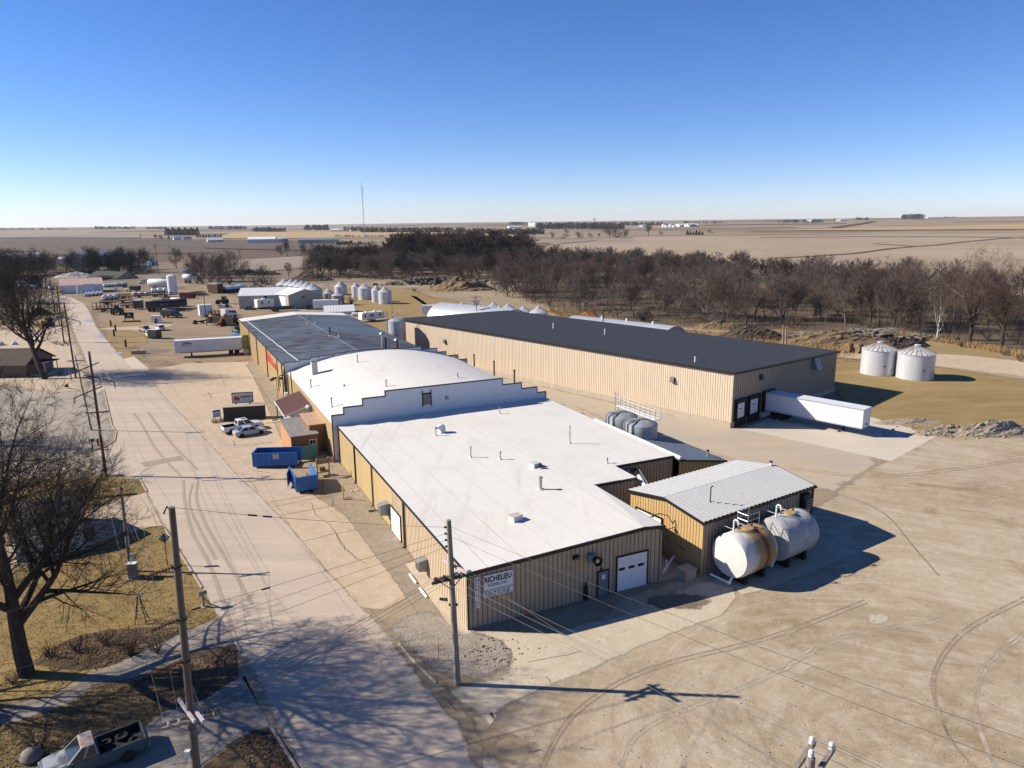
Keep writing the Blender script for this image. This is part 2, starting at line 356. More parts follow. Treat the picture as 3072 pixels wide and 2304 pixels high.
# -------- far to near
S('machinery_lot',gz([(150,860),(560,820),(760,905),(880,960),(745,1040),(740,1090),(560,1130),(330,1020),(260,930)]),G_lotb,1,14,sm_=1)
S('pasture',gz([(900,845),(1180,850),(1330,905),(1330,960),(1215,965),(1150,945),(1040,940),(990,890)]),G_past,1,10,sm_=1)
S('pasture',gz([(2480,1120),(2500,1086),(2640,1078),(2800,1100),(3200,1158),(3250,1310),(2960,1300),(2700,1292),(2560,1260)]),G_past,2,5)
S('pasture',gz([(1180,870),(1500,930),(1640,985),(1450,960),(1280,945)]),G_past,1,8,sm_=1)
S('pasture',gz([(2100,1010),(2490,1075),(2640,1080),(2820,1040),(2600,1010),(2290,980)]),G_weed,1,10,sm_=1)
S('weed_bank',gz([(1640,925),(1780,950),(1930,975),(2140,1000),(2260,1062),(2180,1060),(1930,1000),(1700,960)]),G_weed,2,8,sm_=1)
S('woodland_floor',gz([(920,840),(1500,838),(1640,925),(1920,968),(2110,985),(2300,1000),(2700,1000),(2920,1040),(3250,1090),(3250,900),(2900,880),(2500,850),(2000,800),(1600,775),(1200,770),(960,790)]),G_wood,0.5,14,sm_=1)
S('farm_lane',gz([(2485,1068),(2600,1078),(2760,1092),(3200,1145),(3220,1100),(2900,1066),(2640,1052),(2480,1052)]),G_conc,3,3)
S('gravel_yard',gz([(2222,1284),(1850,1210),(1500,1130),(1330,1080),(1190,1010),(1140,1040),(1350,1160),(1640,1205),(2010,1390),(2040,1450),(2500,1470),(2640,1400),(2560,1300)]),G_yard,1,4)
S('dirt_lot',gz([(1850,1810),(2400,1560),(2520,1470),(2620,1400),(2800,1310),(3000,1310),(3300,1330),(3500,1900),(3500,2500),(1500,2500),(1500,2200),(1560,2100)]),G_lot,2,3)
S('loading_pad',[G((2225,1288)),G((2440,1202)),G((2812,1308)),G((2674,1384))],G_pale,4,.15)
# left lot, road, walks
S('gravel_lot',gz([(-260,1000),(120,985),(240,1060),(300,1170),(332,1270),(345,1300),(300,1345),(253,1362),(0,1420),(-400,1470)]),gm('gravel_parking',(.35,.305,.25),(.29,.25,.205),(.40,.35,.29),.06,.4,6,bs=.3,ns=.3),1,4)
S('bare_yard',gz([(60,960),(160,950),(215,1000),(250,1080),(280,1170),(120,1180),(-200,1100),(-200,980)]),G_conc,2,8,sm_=1)
RL=[(108,905),(152,906),(188,920),(206,950),(219,990),(236,1030),(254,1070),(268,1115),(285,1185)]
RR=[(108,882),(163,882),(217,893),(252,910),(270,938),(288,980),(306,1003),(338,1041),(374,1081),(436,1113),(478,1172),(583,1284),(669,1374),(715,1430),(790,1498),(858,1566),(970,1700),(1087,1823),(1206,1950),(1297,2055),(1387,2138),(1441,2210),(1500,2304),(1600,2470)]
LL=[(311,1168),(336,1277),(349,1297),(344,1322),(311,1342),(253,1362),(60,1400),(-500,1470),(-500,1570),(60,1445),(232,1405),(297,1428),(330,1426),(419,1437),(441,1477),(500,1590),(578,1714),(640,1830),(705,1925),(770,2030),(815,2130),(870,2230),(960,2470)]
S('road',gz(RL+LL+RR[::-1]),G_road,5,1.1)
S('concrete_apron',gz([(436,1113),(560,1090),(745,1085),(760,1130),(850,1330),(880,1420),(930,1480),(1040,1550),(1070,1570),(1165,1690),(1230,1790),(1150,1830),(1087,1823),(970,1700),(858,1566),(790,1498),(715,1430),(669,1374),(583,1284),(478,1172)]),G_conc,6,.6)
S('gravel_strip',[Mw(-.1,44.),Mw(-.4,90),Mw(-1.2,125),Mw(-4.2,125),Mw(-4.0,92),Mw(-3.4,60),Mw(-2.8,44)],G_grav,7,.5)
S('gravel_strip',[Mw(-.1,2),Mw(-.1,44),Mw(-2.6,44),Mw(-4.2,36),Mw(-3.4,24),Mw(-3.,12),Mw(-2.8,4),Mw(-4.5,-1),Mw(-1.2,-1.5)],G_grav,7.5,.6)
S('walk_slab',[Mw(0,-.5),Mw(0,13),Mw(-1.15,13),Mw(-1.15,1.5),Mw(-.6,-.5)],G_apron,8.5,.1)
S('rock_patch',gz([(10,1250,520),(10,1560,330),(10,1900,480),(10,2210,610),(11,330,640),(11,380,760),(11,180,900),(10,2000,930),(10,1880,900),(10,1640,840),(10,1500,700)]),G_rock,8,1.6,sm_=2)
S('corner_apron',gz([(10,1960,520),(11,900,560),(11,2200,0),(11,2240,350),(11,1640,560),(11,1000,850),(11,480,1060),(11,270,1170),(11,190,1330),(10,2120,1250),(10,1780,1050),(10,1900,980),(11,300,920),(11,420,750),(11,280,600)]),G_apron,7,.8,sm_=1)
S('corner_apron',[Mw(17.5,-.2),Mw(21.5,-.6),Mw(21,9),Mw(18,11)],G_apron,7.2,.2)
S('tank_pad',gz([('A',640,960),('A',1150,820),('A',1480,690),('A',1890,850),('A',1100,1160),('A',900,1200)]),G_apron,7.6,.2)
S('weedy_edge',gz([(10,1300,590),(10,1560,760),(10,1780,1010),(10,1960,1240),(10,2080,1480),(11,120,1659),(10,2000,1620),(10,1850,1280),(10,1640,1040),(10,1430,760)]),gm('kerb_silt',(.23,.18,.125),(.28,.22,.155),(.33,.265,.19),.3,1.2,6,bs=.5,ns=1.),9,1.)
# lawns on the house side
S('lawn',gz([(5,640,790),(5,850,768),(5,1160,800),(5,1210,905),(5,900,985),(5,560,1120),(5,0,1250),(5,-400,1150),(5,-300,800)]),G_lawn,6,.25)
S('driveway',gz([(5,1210,908),(5,900,988),(5,560,1120),(5,0,1260),(5,0,1500),(5,690,1215),(5,690,1370),(5,1050,1240),(5,1240,1192),(5,1370,1184),(5,1420,1330)]),G_conc,5.5,.1)
S('lawn',gz([(5,1370,1188),(5,1240,1194),(5,690,1380),(5,100,1560),(5,-600,1640),(9,-700,1100),(9,0,1130),(9,400,1080),(9,850,780),(9,1250,640),(9,1560,520),(9,1800,400),(9,1740,280),(9,1590,30)]),G_lawn,6.4,.25)
S('leaf_bed',gz([(9,300,740),(9,640,560),(9,1060,500),(9,1500,500),(9,1560,530),(9,1180,700),(9,800,860),(9,300,820)]),G_brown,7,1.2,sm_=1)
S('front_walk',gz([(9,1830,420),(9,1560,520),(9,1180,700),(9,860,860),(9,600,1000),(9,60,1180),(9,-300,1250),(9,-300,1450),(9,60,1300),(9,560,1130),(9,800,960),(9,1100,920),(9,1300,830),(9,1600,690),(9,1960,630)]),G_path,7.4,.12)
S('leaf_bed',gz([(9,1960,640),(9,1620,700),(9,1280,850),(9,1080,930),(9,1260,1100),(9,1330,1200),(9,1700,1090),(9,1980,900)]),G_brown,7.8,.3)
S('lawn',gz([(9,-400,1350),(9,60,1290),(9,560,1130),(9,800,960),(9,1080,925),(9,1290,1120),(9,1330,1210),(9,1200,1330),(9,700,1500),(9,200,1700),(9,-600,1900)]),gm('thin_lawn',(.215,.155,.07),(.17,.125,.065),(.27,.20,.10),.12,.8,7,bs=.8,bd=.12,dark=(.10,.08,.045),dk=(.5,.7),ns=1.1),7,.3)
S('house_drive',gz([(9,2020,900),(9,1700,1090),(9,1320,1220),(9,1180,1340),(9,700,1520),(9,300,1720),(9,500,1900),(9,1100,1800),(9,1640,1659),(10,0,1440),(10,160,1350),(10,310,1320),(10,240,1180),(10,60,880)]),G_path,8.2,.12)
S('lawn',gz([(10,310,1325),(10,170,1352),(10,0,1450),(9,1700,1640),(9,1500,1850),(10,300,2000),(10,640,1900),(10,560,1659),(10,450,1500)]),G_brown,7.2,.3)
# far fields
def field(name,c,mat,off=.25,n=26):
    A,B,Cc,D=[GT(p) for p in c]; mb=MB(); vs=[]
    for i in range(n+1):
        for j in range(n+1):
            s,t=i/n,j/n; p=A*(1-s)*(1-t)+B*s*(1-t)+Cc*s*t+D*(1-s)*t
            vs.append((p.x,p.y,hz(p.x,p.y)+off+hypot(p.x,p.y)*.00035))
    fs=[(i*(n+1)+j,(i+1)*(n+1)+j,(i+1)*(n+1)+j+1,i*(n+1)+j+1) for i in range(n) for j in range(n)]
    # keep upward normals
    q=[Vector(vs[k]) for k in fs[0][:3]]
    if (q[1]-q[0]).cross(q[2]-q[0]).z<0: fs=[f[::-1] for f in fs]
    mb.add(vs,fs); o=mb.build(name,mat,smooth=True); o['kind']='structure'; return o
def fm(name,a,b,rot): return gm(name,a,tuple(x*.9 for x in b),tuple(x*1.12 for x in a),.006,.045,.35,fade=False,streak=(.12,3.,1),rot=rot,bs=.1,dark=tuple(x*.74 for x in b),dk=(.54,.7))
F_tan=fm('stubble_tan',(.36,.285,.205),(.32,.25,.175),radians(8)); F_gold=fm('stubble_gold',(.43,.31,.165),(.39,.28,.15),radians(4))
F_dark=fm('plowed_dark',(.115,.088,.072),(.145,.112,.09),radians(-6)); F_grey=fm('stubble_grey',(.30,.245,.19),(.26,.21,.165),radians(5)); F_dit=fm('ditch_grass',(.14,.10,.06),(.17,.12,.07),0)
field('field',[(1590,770),(1650,735),(3250,745),(3250,905)],F_tan)
field('field',[(1640,738),(1700,712),(3250,700),(3250,750)],F_tan,.3)
field('field',[(2120,694),(2480,688),(3250,668),(3250,688)],F_gold,.45)
field('field',[(1560,732),(1560,716),(1900,712),(1900,726)],F_grey,.4)
field('field',[(-300,772),(-300,715),(560,715),(640,760)],F_dark,.3)
field('field',[(520,742),(360,716),(880,722),(1200,760)],F_dark,.4)
field('field',[(690,826),(640,785),(930,768),(960,800)],F_grey,.2)
field('field',[(640,716),(700,698),(1500,694),(1560,715)],F_gold,.5)
field('field',[(-200,714),(-200,702),(420,700),(420,714)],F_grey,.5)
def ditch(px,w,name='ditch'):
    P=[GT(p) for p in px]; Q=[]
    for a,b in zip(P,P[1:]):
        for k in range(10): Q.append(a.lerp(b,k/10))
    Q.append(P[-1]); mb=MB(); L=[];Rr=[]
    for i,p in enumerate(Q):
        d=(Q[min(i+1,len(Q)-1)]-Q[max(i-1,0)]); d.z=0; d.normalize(); nn=Vector((-d.y,d.x,0))*(w*(1+.25*RN.uniform(-1,1)))
        for q,l in ((p+nn,L),(p-nn,Rr)): l.append((q.x,q.y,hz(q.x,q.y)+.5+hypot(q.x,q.y)*.0005))
    m=len(Q); mb.add(L+Rr,[(i,m+i,m+i+1,i+1) for i in range(m-1)]); o=mb.build(name,F_dit); o['kind']='structure'
ditch([(2320,777),(2440,771),(2560,763),(2680,747),(2800,738),(2900,727),(3000,718),(3080,714)],3.2)
ditch([(2280,715),(2600,711),(2900,713),(3080,716)],6)
ditch([(2500,684),(2560,675),(2620,665)],14)
ditch([(1610,740),(1700,732),(1790,722)],3)
ditch([(1560,714),(1700,719),(1860,712)],3)
ditch([(360,727),(560,721),(900,718),(1200,708)],4)
ditch([(0,716),(300,707),(520,700)],7)
ditch([(2620,733),(2740,741)],3)

S('grass_island',gz([(1,865,1100),(1,980,1085),(1,1090,1080),(1,1200,1130),(1,1235,1190),(1,1100,1222),(1,960,1232),(1,890,1150)]),G_past,5,1.5,sm_=1)
S('grass_island',gz([('b',250,1360),('b',600,1290),('b',1000,1290),('b',1200,1315),('b',900,1345),('b',500,1375),('b',330,1400)]),G_past,5,1.5,sm_=1)
S('pale_slab',gz([(1,1010,1322),(1,1110,1298),(1,1240,1405),(1,1160,1455)]),G_pale,9.8,.2)
S('worn_lane',gz([('b',100,1430),('b',500,1400),('b',1000,1380),('b',1280,1350),('b',1700,1330),('b',1700,1370),('b',1250,1420),('b',950,1450),('b',450,1450)]),G_conc,4,2.)
S('mud_stain',gz([(1,1110,1262),(1,1250,1240),(1,1400,1242),(1,1390,1262),(1,1200,1285)]),G_dark,5,1.2)
# ---------------------------------------------------------------- building materials
B_tan=pm('tan_steel_siding',(.43,.335,.225),.55,.1,1.2,stretch=(1,1,.08),col2=(.36,.28,.19),amt=.58,edge=.2); B_yel=pm('yellow_tan_siding',(.60,.455,.235),.55,.09,1.,stretch=(1,1,.1),col2=(.54,.41,.22),amt=.55)
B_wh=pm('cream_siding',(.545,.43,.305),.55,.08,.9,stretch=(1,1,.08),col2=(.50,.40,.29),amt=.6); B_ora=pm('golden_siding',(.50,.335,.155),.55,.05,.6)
B_trim=pm('dark_bronze_trim',(.018,.014,.014),.45,.1,2)
def m_memb():
    m,nt=newmat('white_membrane'); v=coords(nt); sv=coords(nt,(1.,.06,1),rot=-TH); n1=noise(nt,v,.16,6,.65,.8); n2=noise(nt,sv,1.1,5,.7,.3); n3=noise(nt,v,1.3,5,.7); n4=noise(nt,v,.07,3,.5)
    c=mixc(nt,rng(nt,n3,.3,.7),c4((.64,.615,.575)),c4((.68,.655,.61))); c=mixc(nt,rng(nt,n1,.5,.72,0,.6),c,c4((.57,.54,.49))); c=mixc(nt,math2(nt,'MULTIPLY',rng(nt,n2,.55,.7,0,.4),rng(nt,n4,.4,.6)),c,c4((.43,.40,.36))); c=mixc(nt,rng(nt,noise(nt,v,.5,6,.75,1.2),.67,.73,0,.35),c,c4((.42,.39,.35)))
    fin(nt,c,.6,0,n3,.1,.02,spec=.2); return m
B_memb=m_memb()
B_seam=pm('membrane_seam',(.56,.535,.49),.7,.06,2); B_white=pm('white_paint',(.66,.67,.69),.5,.04,1.2,col2=(.62,.62,.63),amt=.62,s2=.7)
B_doorw=pm('white_door_paint',(.74,.74,.74),.45,.03,2); B_doorg=pm('slate_door_paint',(.17,.175,.20),.5,.05,2); B_blk=pm('black_rubber',(.012,.012,.012),.7,.2,3)
B_galv=pm('galvanised_steel',(.42,.425,.435),.38,.1,1.5,metal=.55); B_roofw=pm('white_ribbed_roof',(.62,.62,.60),.4,.06,.8,col2=(.52,.52,.51),amt=.55); B_roofg=pm('charcoal_metal_roof',(.052,.052,.047),.7,.15,.25,spec=.06)
B_con=pm('foundation_concrete',(.40,.34,.27),.9,.12,1.,bump=.2); B_grey=pm('grey_sheet_metal',(.27,.28,.275),.45,.1,1.2,metal=.2); B_gl=pm('dark_glass',(.02,.022,.026),.08,.1,2,spec=.6)
B_cap=pm('bronze_coping',(.035,.03,.035),.5,.1,2); B_pipew=pm('white_pvc',(.75,.75,.74),.4,.03,3); B_rust=pm('rusty_pipe',(.13,.075,.045),.75,.25,5)
def m_shingle():
    m,nt=newmat('blue_grey_roll_roofing'); v=coords(nt); sv=coords(nt,(.12,1.1,1),rot=-TH)
    n1=noise(nt,v,.12,5,.65,.4); n2=noise(nt,sv,1.,5,.7,.4); c=mixc(nt,rng(nt,n1,.3,.7),c4((.062,.085,.122)),c4((.10,.125,.165)))
    c=mixc(nt,rng(nt,n2,.5,.7,0,.55),c,c4((.125,.15,.19))); n3=noise(nt,sv,1.7,4,.6,.3); a=noise(nt,v,.055,3,.5)
    k=math2(nt,'MULTIPLY',rng(nt,n3,.47,.56),rng(nt,a,.45,.54)); c=mixc(nt,k,c,c4((.035,.022,.022)))
    fin(nt,c,.75,0,n2,.3,.03,spec=.25); return m
B_shing=m_shingle()
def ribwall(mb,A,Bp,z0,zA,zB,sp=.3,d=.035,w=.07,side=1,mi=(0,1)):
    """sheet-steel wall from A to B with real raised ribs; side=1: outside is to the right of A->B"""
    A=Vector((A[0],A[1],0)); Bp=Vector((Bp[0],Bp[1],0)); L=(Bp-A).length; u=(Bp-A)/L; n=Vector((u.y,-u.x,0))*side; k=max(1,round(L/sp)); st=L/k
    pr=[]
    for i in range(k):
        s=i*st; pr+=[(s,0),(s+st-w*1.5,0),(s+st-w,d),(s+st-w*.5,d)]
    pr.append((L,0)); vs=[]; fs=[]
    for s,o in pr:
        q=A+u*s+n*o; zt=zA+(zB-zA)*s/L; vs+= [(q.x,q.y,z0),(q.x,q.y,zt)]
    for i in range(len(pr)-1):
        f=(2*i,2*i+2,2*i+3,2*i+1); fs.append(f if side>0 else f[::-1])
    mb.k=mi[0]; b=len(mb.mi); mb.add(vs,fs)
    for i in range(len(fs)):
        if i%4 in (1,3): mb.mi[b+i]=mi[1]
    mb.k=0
def ribroof(mb,a,b,c,d,sp=.3,h=.05,w=.09,mi=(0,1)):
    """a->b is the eave, d->c the ridge; ribs run from eave to ridge"""
    a,b,c,d=[Vector(q) for q in (a,b,c,d)]; L=(b-a).length; k=max(1,round(L/sp)); nn=(b-a).cross(d-a).normalized(); nn=nn if nn.z>0 else -nn
    pr=[]
    for i in range(k): t0=i/k; pr+=[(t0,0),(t0+(1-w*2/sp)/k,0),(t0+(1-w*1.5/sp)/k,h),(t0+(1-w*.5/sp)/k,h)]
    pr.append((1,0)); vs=[];fs=[]
    for t,o in pr: vs+=[a.lerp(b,t)+nn*o,d.lerp(c,t)+nn*o]
    up=((b-a).cross(d-a)).z>0
    for i in range(len(pr)-1):
        f=(2*i,2*i+2,2*i+3,2*i+1); fs.append(f if up else f[::-1])
    b0=len(mb.mi); mb.k=mi[0]; mb.add(vs,fs)
    for i in range(len(fs)):
        if i%4 in (1,3): mb.mi[b0+i]=mi[1]
    mb.k=0
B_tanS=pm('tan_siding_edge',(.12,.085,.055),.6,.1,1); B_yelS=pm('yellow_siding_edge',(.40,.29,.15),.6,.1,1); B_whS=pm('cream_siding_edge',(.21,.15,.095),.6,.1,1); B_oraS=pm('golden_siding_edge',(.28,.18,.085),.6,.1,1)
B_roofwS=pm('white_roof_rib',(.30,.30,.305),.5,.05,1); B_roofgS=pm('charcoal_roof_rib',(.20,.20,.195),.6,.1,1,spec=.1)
# ---------------------------------------------------------------- front building (white flat roof)
fb=thing('white_roofed_plant','low tan steel plant with broad white flat roof beside the dirt lot','factory',Mw(0,0))
HL,HR,HX=4.9,5.2,5.45    # eave left, right, low ridge
WV=45.8
def rz_(u,v=0.):
    hx=HX-.25*min(1,max(0,v)/11.)
    return HL+(hx-HL)*min(1,u/16.2) if u<16.2 else hx-(hx-5.2)*(u-16.2)/2 if u<18.2 else 5.2
poly=[(0,0),(16.2,0),(18.0,0),(18.0,11.1),(23.0,11.1),(23.0,15.1),(30.9,15.1),(30.9,WV)]
# walls
w=MB()
ribwall(w,Mw(0,0),Mw(16.2,0),0,HL-.05,HX-.05,.42,side=1); ribwall(w,Mw(16.2,0),Mw(18,0),0,HX-.05,HR-.05,.42)
ribwall(w,Mw(18,0),Mw(18,11.1),0,HR-.05,HR-.05,.42)
for a,b in (((18,11.1),(23,11.1)),((23,11.1),(23,15.1)),((23,15.1),(30.9,15.1)),((30.9,15.1),(30.9,WV))): ribwall(w,Mw(*a),Mw(*b),0,5.15,5.15,.42)
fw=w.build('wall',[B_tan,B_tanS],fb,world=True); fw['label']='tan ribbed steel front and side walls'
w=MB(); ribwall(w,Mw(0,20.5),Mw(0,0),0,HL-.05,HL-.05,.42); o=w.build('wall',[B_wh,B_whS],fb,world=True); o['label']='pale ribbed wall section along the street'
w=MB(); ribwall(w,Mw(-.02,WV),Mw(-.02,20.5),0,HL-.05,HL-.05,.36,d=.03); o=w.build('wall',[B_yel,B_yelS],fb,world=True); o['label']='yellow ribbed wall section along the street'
# roof
w=MB(); us=[-.12,8,16.2,18.12,23.1,31]; 
def q(u,v,dz=0): return Mw(u,v,rz_(max(0,u),v)+dz)
for va,vb in ((-.12,11),(11,WV)): w.quad(q(-.12,va),q(8,va),q(8,vb),q(-.12,vb))

for va,vb in ((-.12,11),(11,WV)):
    w.quad(q(8,va),q(16.2,va),q(16.2,vb),q(8,vb)); w.quad(q(16.2,va),q(18.12,va),q(18.12,vb),q(16.2,vb))
w.quad(q(18.12,11),q(23.12,11),q(23.12,WV),q(18.12,WV)); w.quad(q(23.12,15),q(31.02,15),q(31.02,WV),q(23.12,WV))
fr=w.build('roof',B_memb,fb,world=True)
w=MB()
for u in (1.6,4.6,7.6,10.6,13.4,15.2,16.25,17.3): 
    for va,vb in ((-.1,11),(11,WV)): w.add([q(u-.04,va,.02),q(u+.04,va,.02),q(u+.04,vb,.02),q(u-.04,vb,.02)],[(0,1,2,3)])
for u in (20,22.5,25,27.5,30): w.add([q(u-.04,15.1 if u>23 else 11.2,.012),q(u+.04,15.1 if u>23 else 11.2,.012),q(u+.04,WV,.012),q(u-.04,WV,.012)],[(0,1,2,3)])
w.build('membrane_seams',B_seam,fr,world=True)
# trim and gutters
w=MB()
for a,b in (((-.2,-.17),(16.2,-.17)),((16.2,-.17),(18.35,-.17)),((18.0,10.98),(23.2,10.98)),((23.1,14.98),(31.1,14.98))):
    w.bar(Mw(*a,rz_(max(0,a[0]))-.14),Mw(*b,rz_(b[0])-.14),.2,.26)
w.bar(Mw(-.13,0,HL-.07),Mw(-.13,WV,HL-.07),.12,.16); w.bar(Mw(18.2,0,HR-.1),Mw(18.2,11,HR-.1),.08,.14); w.bar(Mw(23.2,11.2,5.1),Mw(23.2,15,5.1),.08,.14); w.bar(Mw(31.1,15.2,5.1),Mw(31.1,WV,5.1),.08,.14)
w.build('gutter',B_trim,fb,world=True)
def wv(p): return hitw(p,Mw(0,0),TH+pi/2)      # along the street wall
def wu(p): return hitw(p,Mw(0,0),TH)           # along the front wall
for p in (Z(6,882,580),Z(6,1010,710),Z(6,1155,870),Z(6,1418,1140)):
    v=wv(p)[0]; w=MB(); w.box(-.07,-.06,0,.07,.06,HL-.1); w.box(-.25,-.05,0,-.03,.05,.1)
    o=w.build('downspout',B_trim,fb); o.location=Mw(-.14,v)-Mw(0,0); o.rotation_euler=(0,0,TH)
for xx in (-.06,18.06):
    w=MB(); w.box(-.06,-.06,0,.06,.06,4.75); o=w.build('corner_trim',B_trim if xx<0 else B_tan,fb); o.location=Mw(xx,-.05)-Mw(0,0); o.rotation_euler=(0,0,TH)
def door_panel(name,parent,o,a,w_,h_,mat,z0=0,fr=.09,fm=None,off=.06,wins=(),lab=None,rows=0):
    """leaf with a frame on a wall; o is the left foot in world xy, heading a"""
    root=o; u=Vector((cos(a),sin(a),0)); n=Vector((sin(a),-cos(a),0)); base=Vector((root[0],root[1],0))
    m=Matrix(((u.x,-n.x,0,base.x),(u.y,-n.y,0,base.y),(0,0,1,0),(0,0,0,1)))
    mb=MB(); mb.xf=m; mb.box(0,-off,z0,w_,.02,z0+h_)
    for i in range(1,rows): mb.box(.02,-off-.015,z0+h_*i/rows-.012,w_-.02,-off,z0+h_*i/rows+.012)
    d=mb.build(name,mat,parent,world=True)
    mb=MB(); mb.xf=m; mb.box(-fr,-off-.05,z0,0,.02,z0+h_+fr); mb.box(w_,-off-.05,z0,w_+fr,.02,z0+h_+fr); mb.box(0,-off-.05,z0+h_,w_,.02,z0+h_+fr); mb.build('door_frame',fm or B_trim,d,world=True)
    for (x0,z0_,x1,z1) in wins:
        mb=MB(); mb.xf=m; mb.box(x0,-off-.02,z0_,x1,-off+.01,z1); mb.build('window',B_gl,d,world=True)
    if lab: d['label']=lab
    return d
f0=lambda n,x,y: wu(Z(n,x,y))
xa=f0('f',1655,620)[0]; xb=f0('f',1980,545)[0]; ht=f0('f',1655,270)[1]
W_=xb-xa
door_panel('overhead_door',fb,Mw(xa,-.03),TH,W_,ht,B_doorw,wins=[(W_*(.05+.32*i),ht*.6,W_*(.25+.32*i),ht*.68) for i in range(3)],rows=5,fr=.12)
xa=f0('f',1443,705)[0]; xb=f0('f',1556,675)[0]; d=door_panel('door',fb,Mw(xa,-.03),TH,xb-xa,f0('f',1443,430)[1],B_doorg)
w=MB(); w.xf=wallM(Mw(xa,-.03),TH,0,.065); w.box(.35,1.5,0,.72,1.9,.01); w.build('paper_notice',B_white,d,world=True)
for k,(p,hh) in enumerate((((6,845,770),0),((6,1320,1385),0))):
    pass
# doors on the street wall
def wdoor(pn,pf,pt,nm,lab):
    vn=wv(pn)[0]; vf=wv(pf)[0]; h=wv(pt)[1]
    return door_panel(nm,fb,Mw(-.03,vf),TH-pi/2,vf-vn,h,B_doorw,fr=.1,lab=lab,rows=4)
wdoor(Z(6,1400,1470),Z(6,1322,1395),Z(6,1322,1165),'door','white street door beside the wall cooler')
wdoor(Z(6,895,860),Z(6,850,795),Z(6,850,685),'door','white street door close to the brown sheds')
# coolers hung on the wall
def wallbox(p,w_,d_,h_,lab):
    v,z=wv(p); t=thing('wall_cooler',lab,'air cooler',Mw(-.05,v,z-h_),TH,'evaporative coolers on the street wall')
    m=MB(); m.hexa([(-d_,-w_/2,.15),(0,-w_/2,0),(0,w_/2,0),(-d_,w_/2,.15),(-d_,-w_/2,h_-.12),(0,-w_/2,h_),(0,w_/2,h_),(-d_,w_/2,h_-.12)]); m.build('housing',B_grey,t,bevel=.02)
    m=MB()
    for i in range(6): m.box(-d_-.02,-w_/2+.08,.25+i*(h_-.5)/6,-d_+.005,w_/2-.08,.29+i*(h_-.5)/6)
    m.build('louvre',B_trim,t)
    
    for sy in (-1,1): m=MB(); m.bar((-.02,sy*(w_/2+.02),.0),(-.02,sy*(w_/2+.02),-.35),.05); m.build('bracket',B_galv,t)
wallbox(Z(6,1285,1120),1.05,.95,1.35,'grey cooler box on the yellow wall beside a white door'); wallbox(Z(6,1600,1580),.95,.85,1.2,'grey cooler box on the pale wall near the street corner')
# fan hood and light on the front wall
x,z=f0('f',1380,260); t=thing('exhaust_fan','dark round exhaust hood on the front wall over the grey door','exhaust fan',Mw(x,0,z),TH)
m=MB(); m.box(-.45,-.5,-.3,.15,0,.4); m.build('housing',B_grey,t,bevel=.02); m=MB(); m.lathe([(.3,-.45),(.3,-.75),(.42,-.85),(.42,-.95),(.36,-.95),(.3,-.8),(.0,-.8)],20,(.1,0,-.05),'y'); m.build('round_hood',B_trim,t,smooth=True)
m=MB(); m.lathe([(.17,-.84),(.0,-.86)],14,(.1,0,-.05),'y'); m.build('fan_hub',B_galv,t,smooth=True)
x,z=f0('f',1200,260); t=thing('wall_light','small dark box light on the front wall between sign and fan','wall light',Mw(x,0,z),TH); m=MB(); m.hexa([(-.25,-.35,-.12),(.25,-.35,-.12),(.25,0,-.22),(-.25,0,-.22),(-.25,-.35,.1),(.25,-.35,.1),(.25,0,.2),(-.25,0,.2)]); m.build('lamp_housing',B_trim,t,bevel=.02)
m=MB(); m.box(-.2,-.352,-.1,.2,-.34,.06); m.build('lens',B_gl,t)
x,z=f0('f',1485,395); t=thing('conduit_run','thin dark conduit with a box above the grey door','conduit',Mw(x,0,z),TH); m=MB(); m.box(-.08,-.12,-.1,.08,-.01,.12); m.tube((0,-.06,.1),(0,-.06,1.35),.025,n=6); m.build('pipe',B_trim,t)
# signs on the front wall
def signboard(pl,pr,pb,nm,lab,mat,th=.05):
    xl,zt=wu(pl); xr,_=wu(pr); _,zb=wu(pb); t=thing(nm,lab,'sign',Mw(xl,-.05,zb),TH); m=MB(); m.box(0,-th,0,xr-xl,0,zt-zb); m.build('board',mat,t); m=MB()
    W__,H__=xr-xl,zt-zb
    for a in ((-.02,-.02,W__+.02,0),(-.02,H__,W__+.02,H__+.02),(-.02,0,0,H__),(W__,0,W__+.02,H__)): m.box(a[0],-th-.012,a[1],a[2],0,a[3])
    m.build('edge_trim',B_galv,t); return t,W__,H__
I_blk=pm('sign_black',(.012,.012,.014),.5,.05,2); S_w=pm('sign_white',(.72,.73,.76),.4,.03,1.)
TX=lambda x,z: Matrix(((1,0,0,x),(0,0,-1,-.062),(0,1,0,z),(0,0,0,1)))
t,w_,h_=signboard(Z('f',180,470),Z('f',505,402),Z('f',180,632),'company_sign','large white company name sign with bold black lettering on the front wall',S_w)
textfit('RICHELIEU',w_*.92,h_*.38,I_blk,t,TX(w_*.03,h_*.5),bold=.03); textfit('FOODS, INC.',w_*.68,h_*.24,I_blk,t,TX(w_*.15,h_*.16),bold=.005)
t,w_,h_=signboard(Z('f',180,642),Z('f',505,572),Z('f',180,708),'shipping_sign','white SHIPPING sign with long arrow under the company sign',S_w)
textfit('S H I P P I N G',w_*.82,h_*.36,I_blk,t,TX(w_*.06,h_*.36),bold=.02)
m=MB(); m.box(w_*.05,-.066,h_*.16,w_*.82,-.05,h_*.24); m.add([(w_*.82,-.066,h_*.06),(w_*.9,-.066,h_*.2),(w_*.82,-.066,h_*.34)],[(0,1,2)]); m.box(w_*.04,-.066,h_*.82,w_*.94,-.05,h_*.87); m.build('arrow',I_blk,t)
t,w_,h_=signboard(Z('f',80,490),Z('f',138,480),Z('f',85,826),'receiving_sign','narrow upright RECEIVING sign with upward arrow at the wall corner',S_w)
for i,chx in enumerate('RECEIVING'): textfit(chx,w_*(.09 if chx=='I' else .3),h_*.062,I_blk,t,TX(w_*(.24 if chx=='I' else .13),h_*(.905-.108*i)),bold=.03)
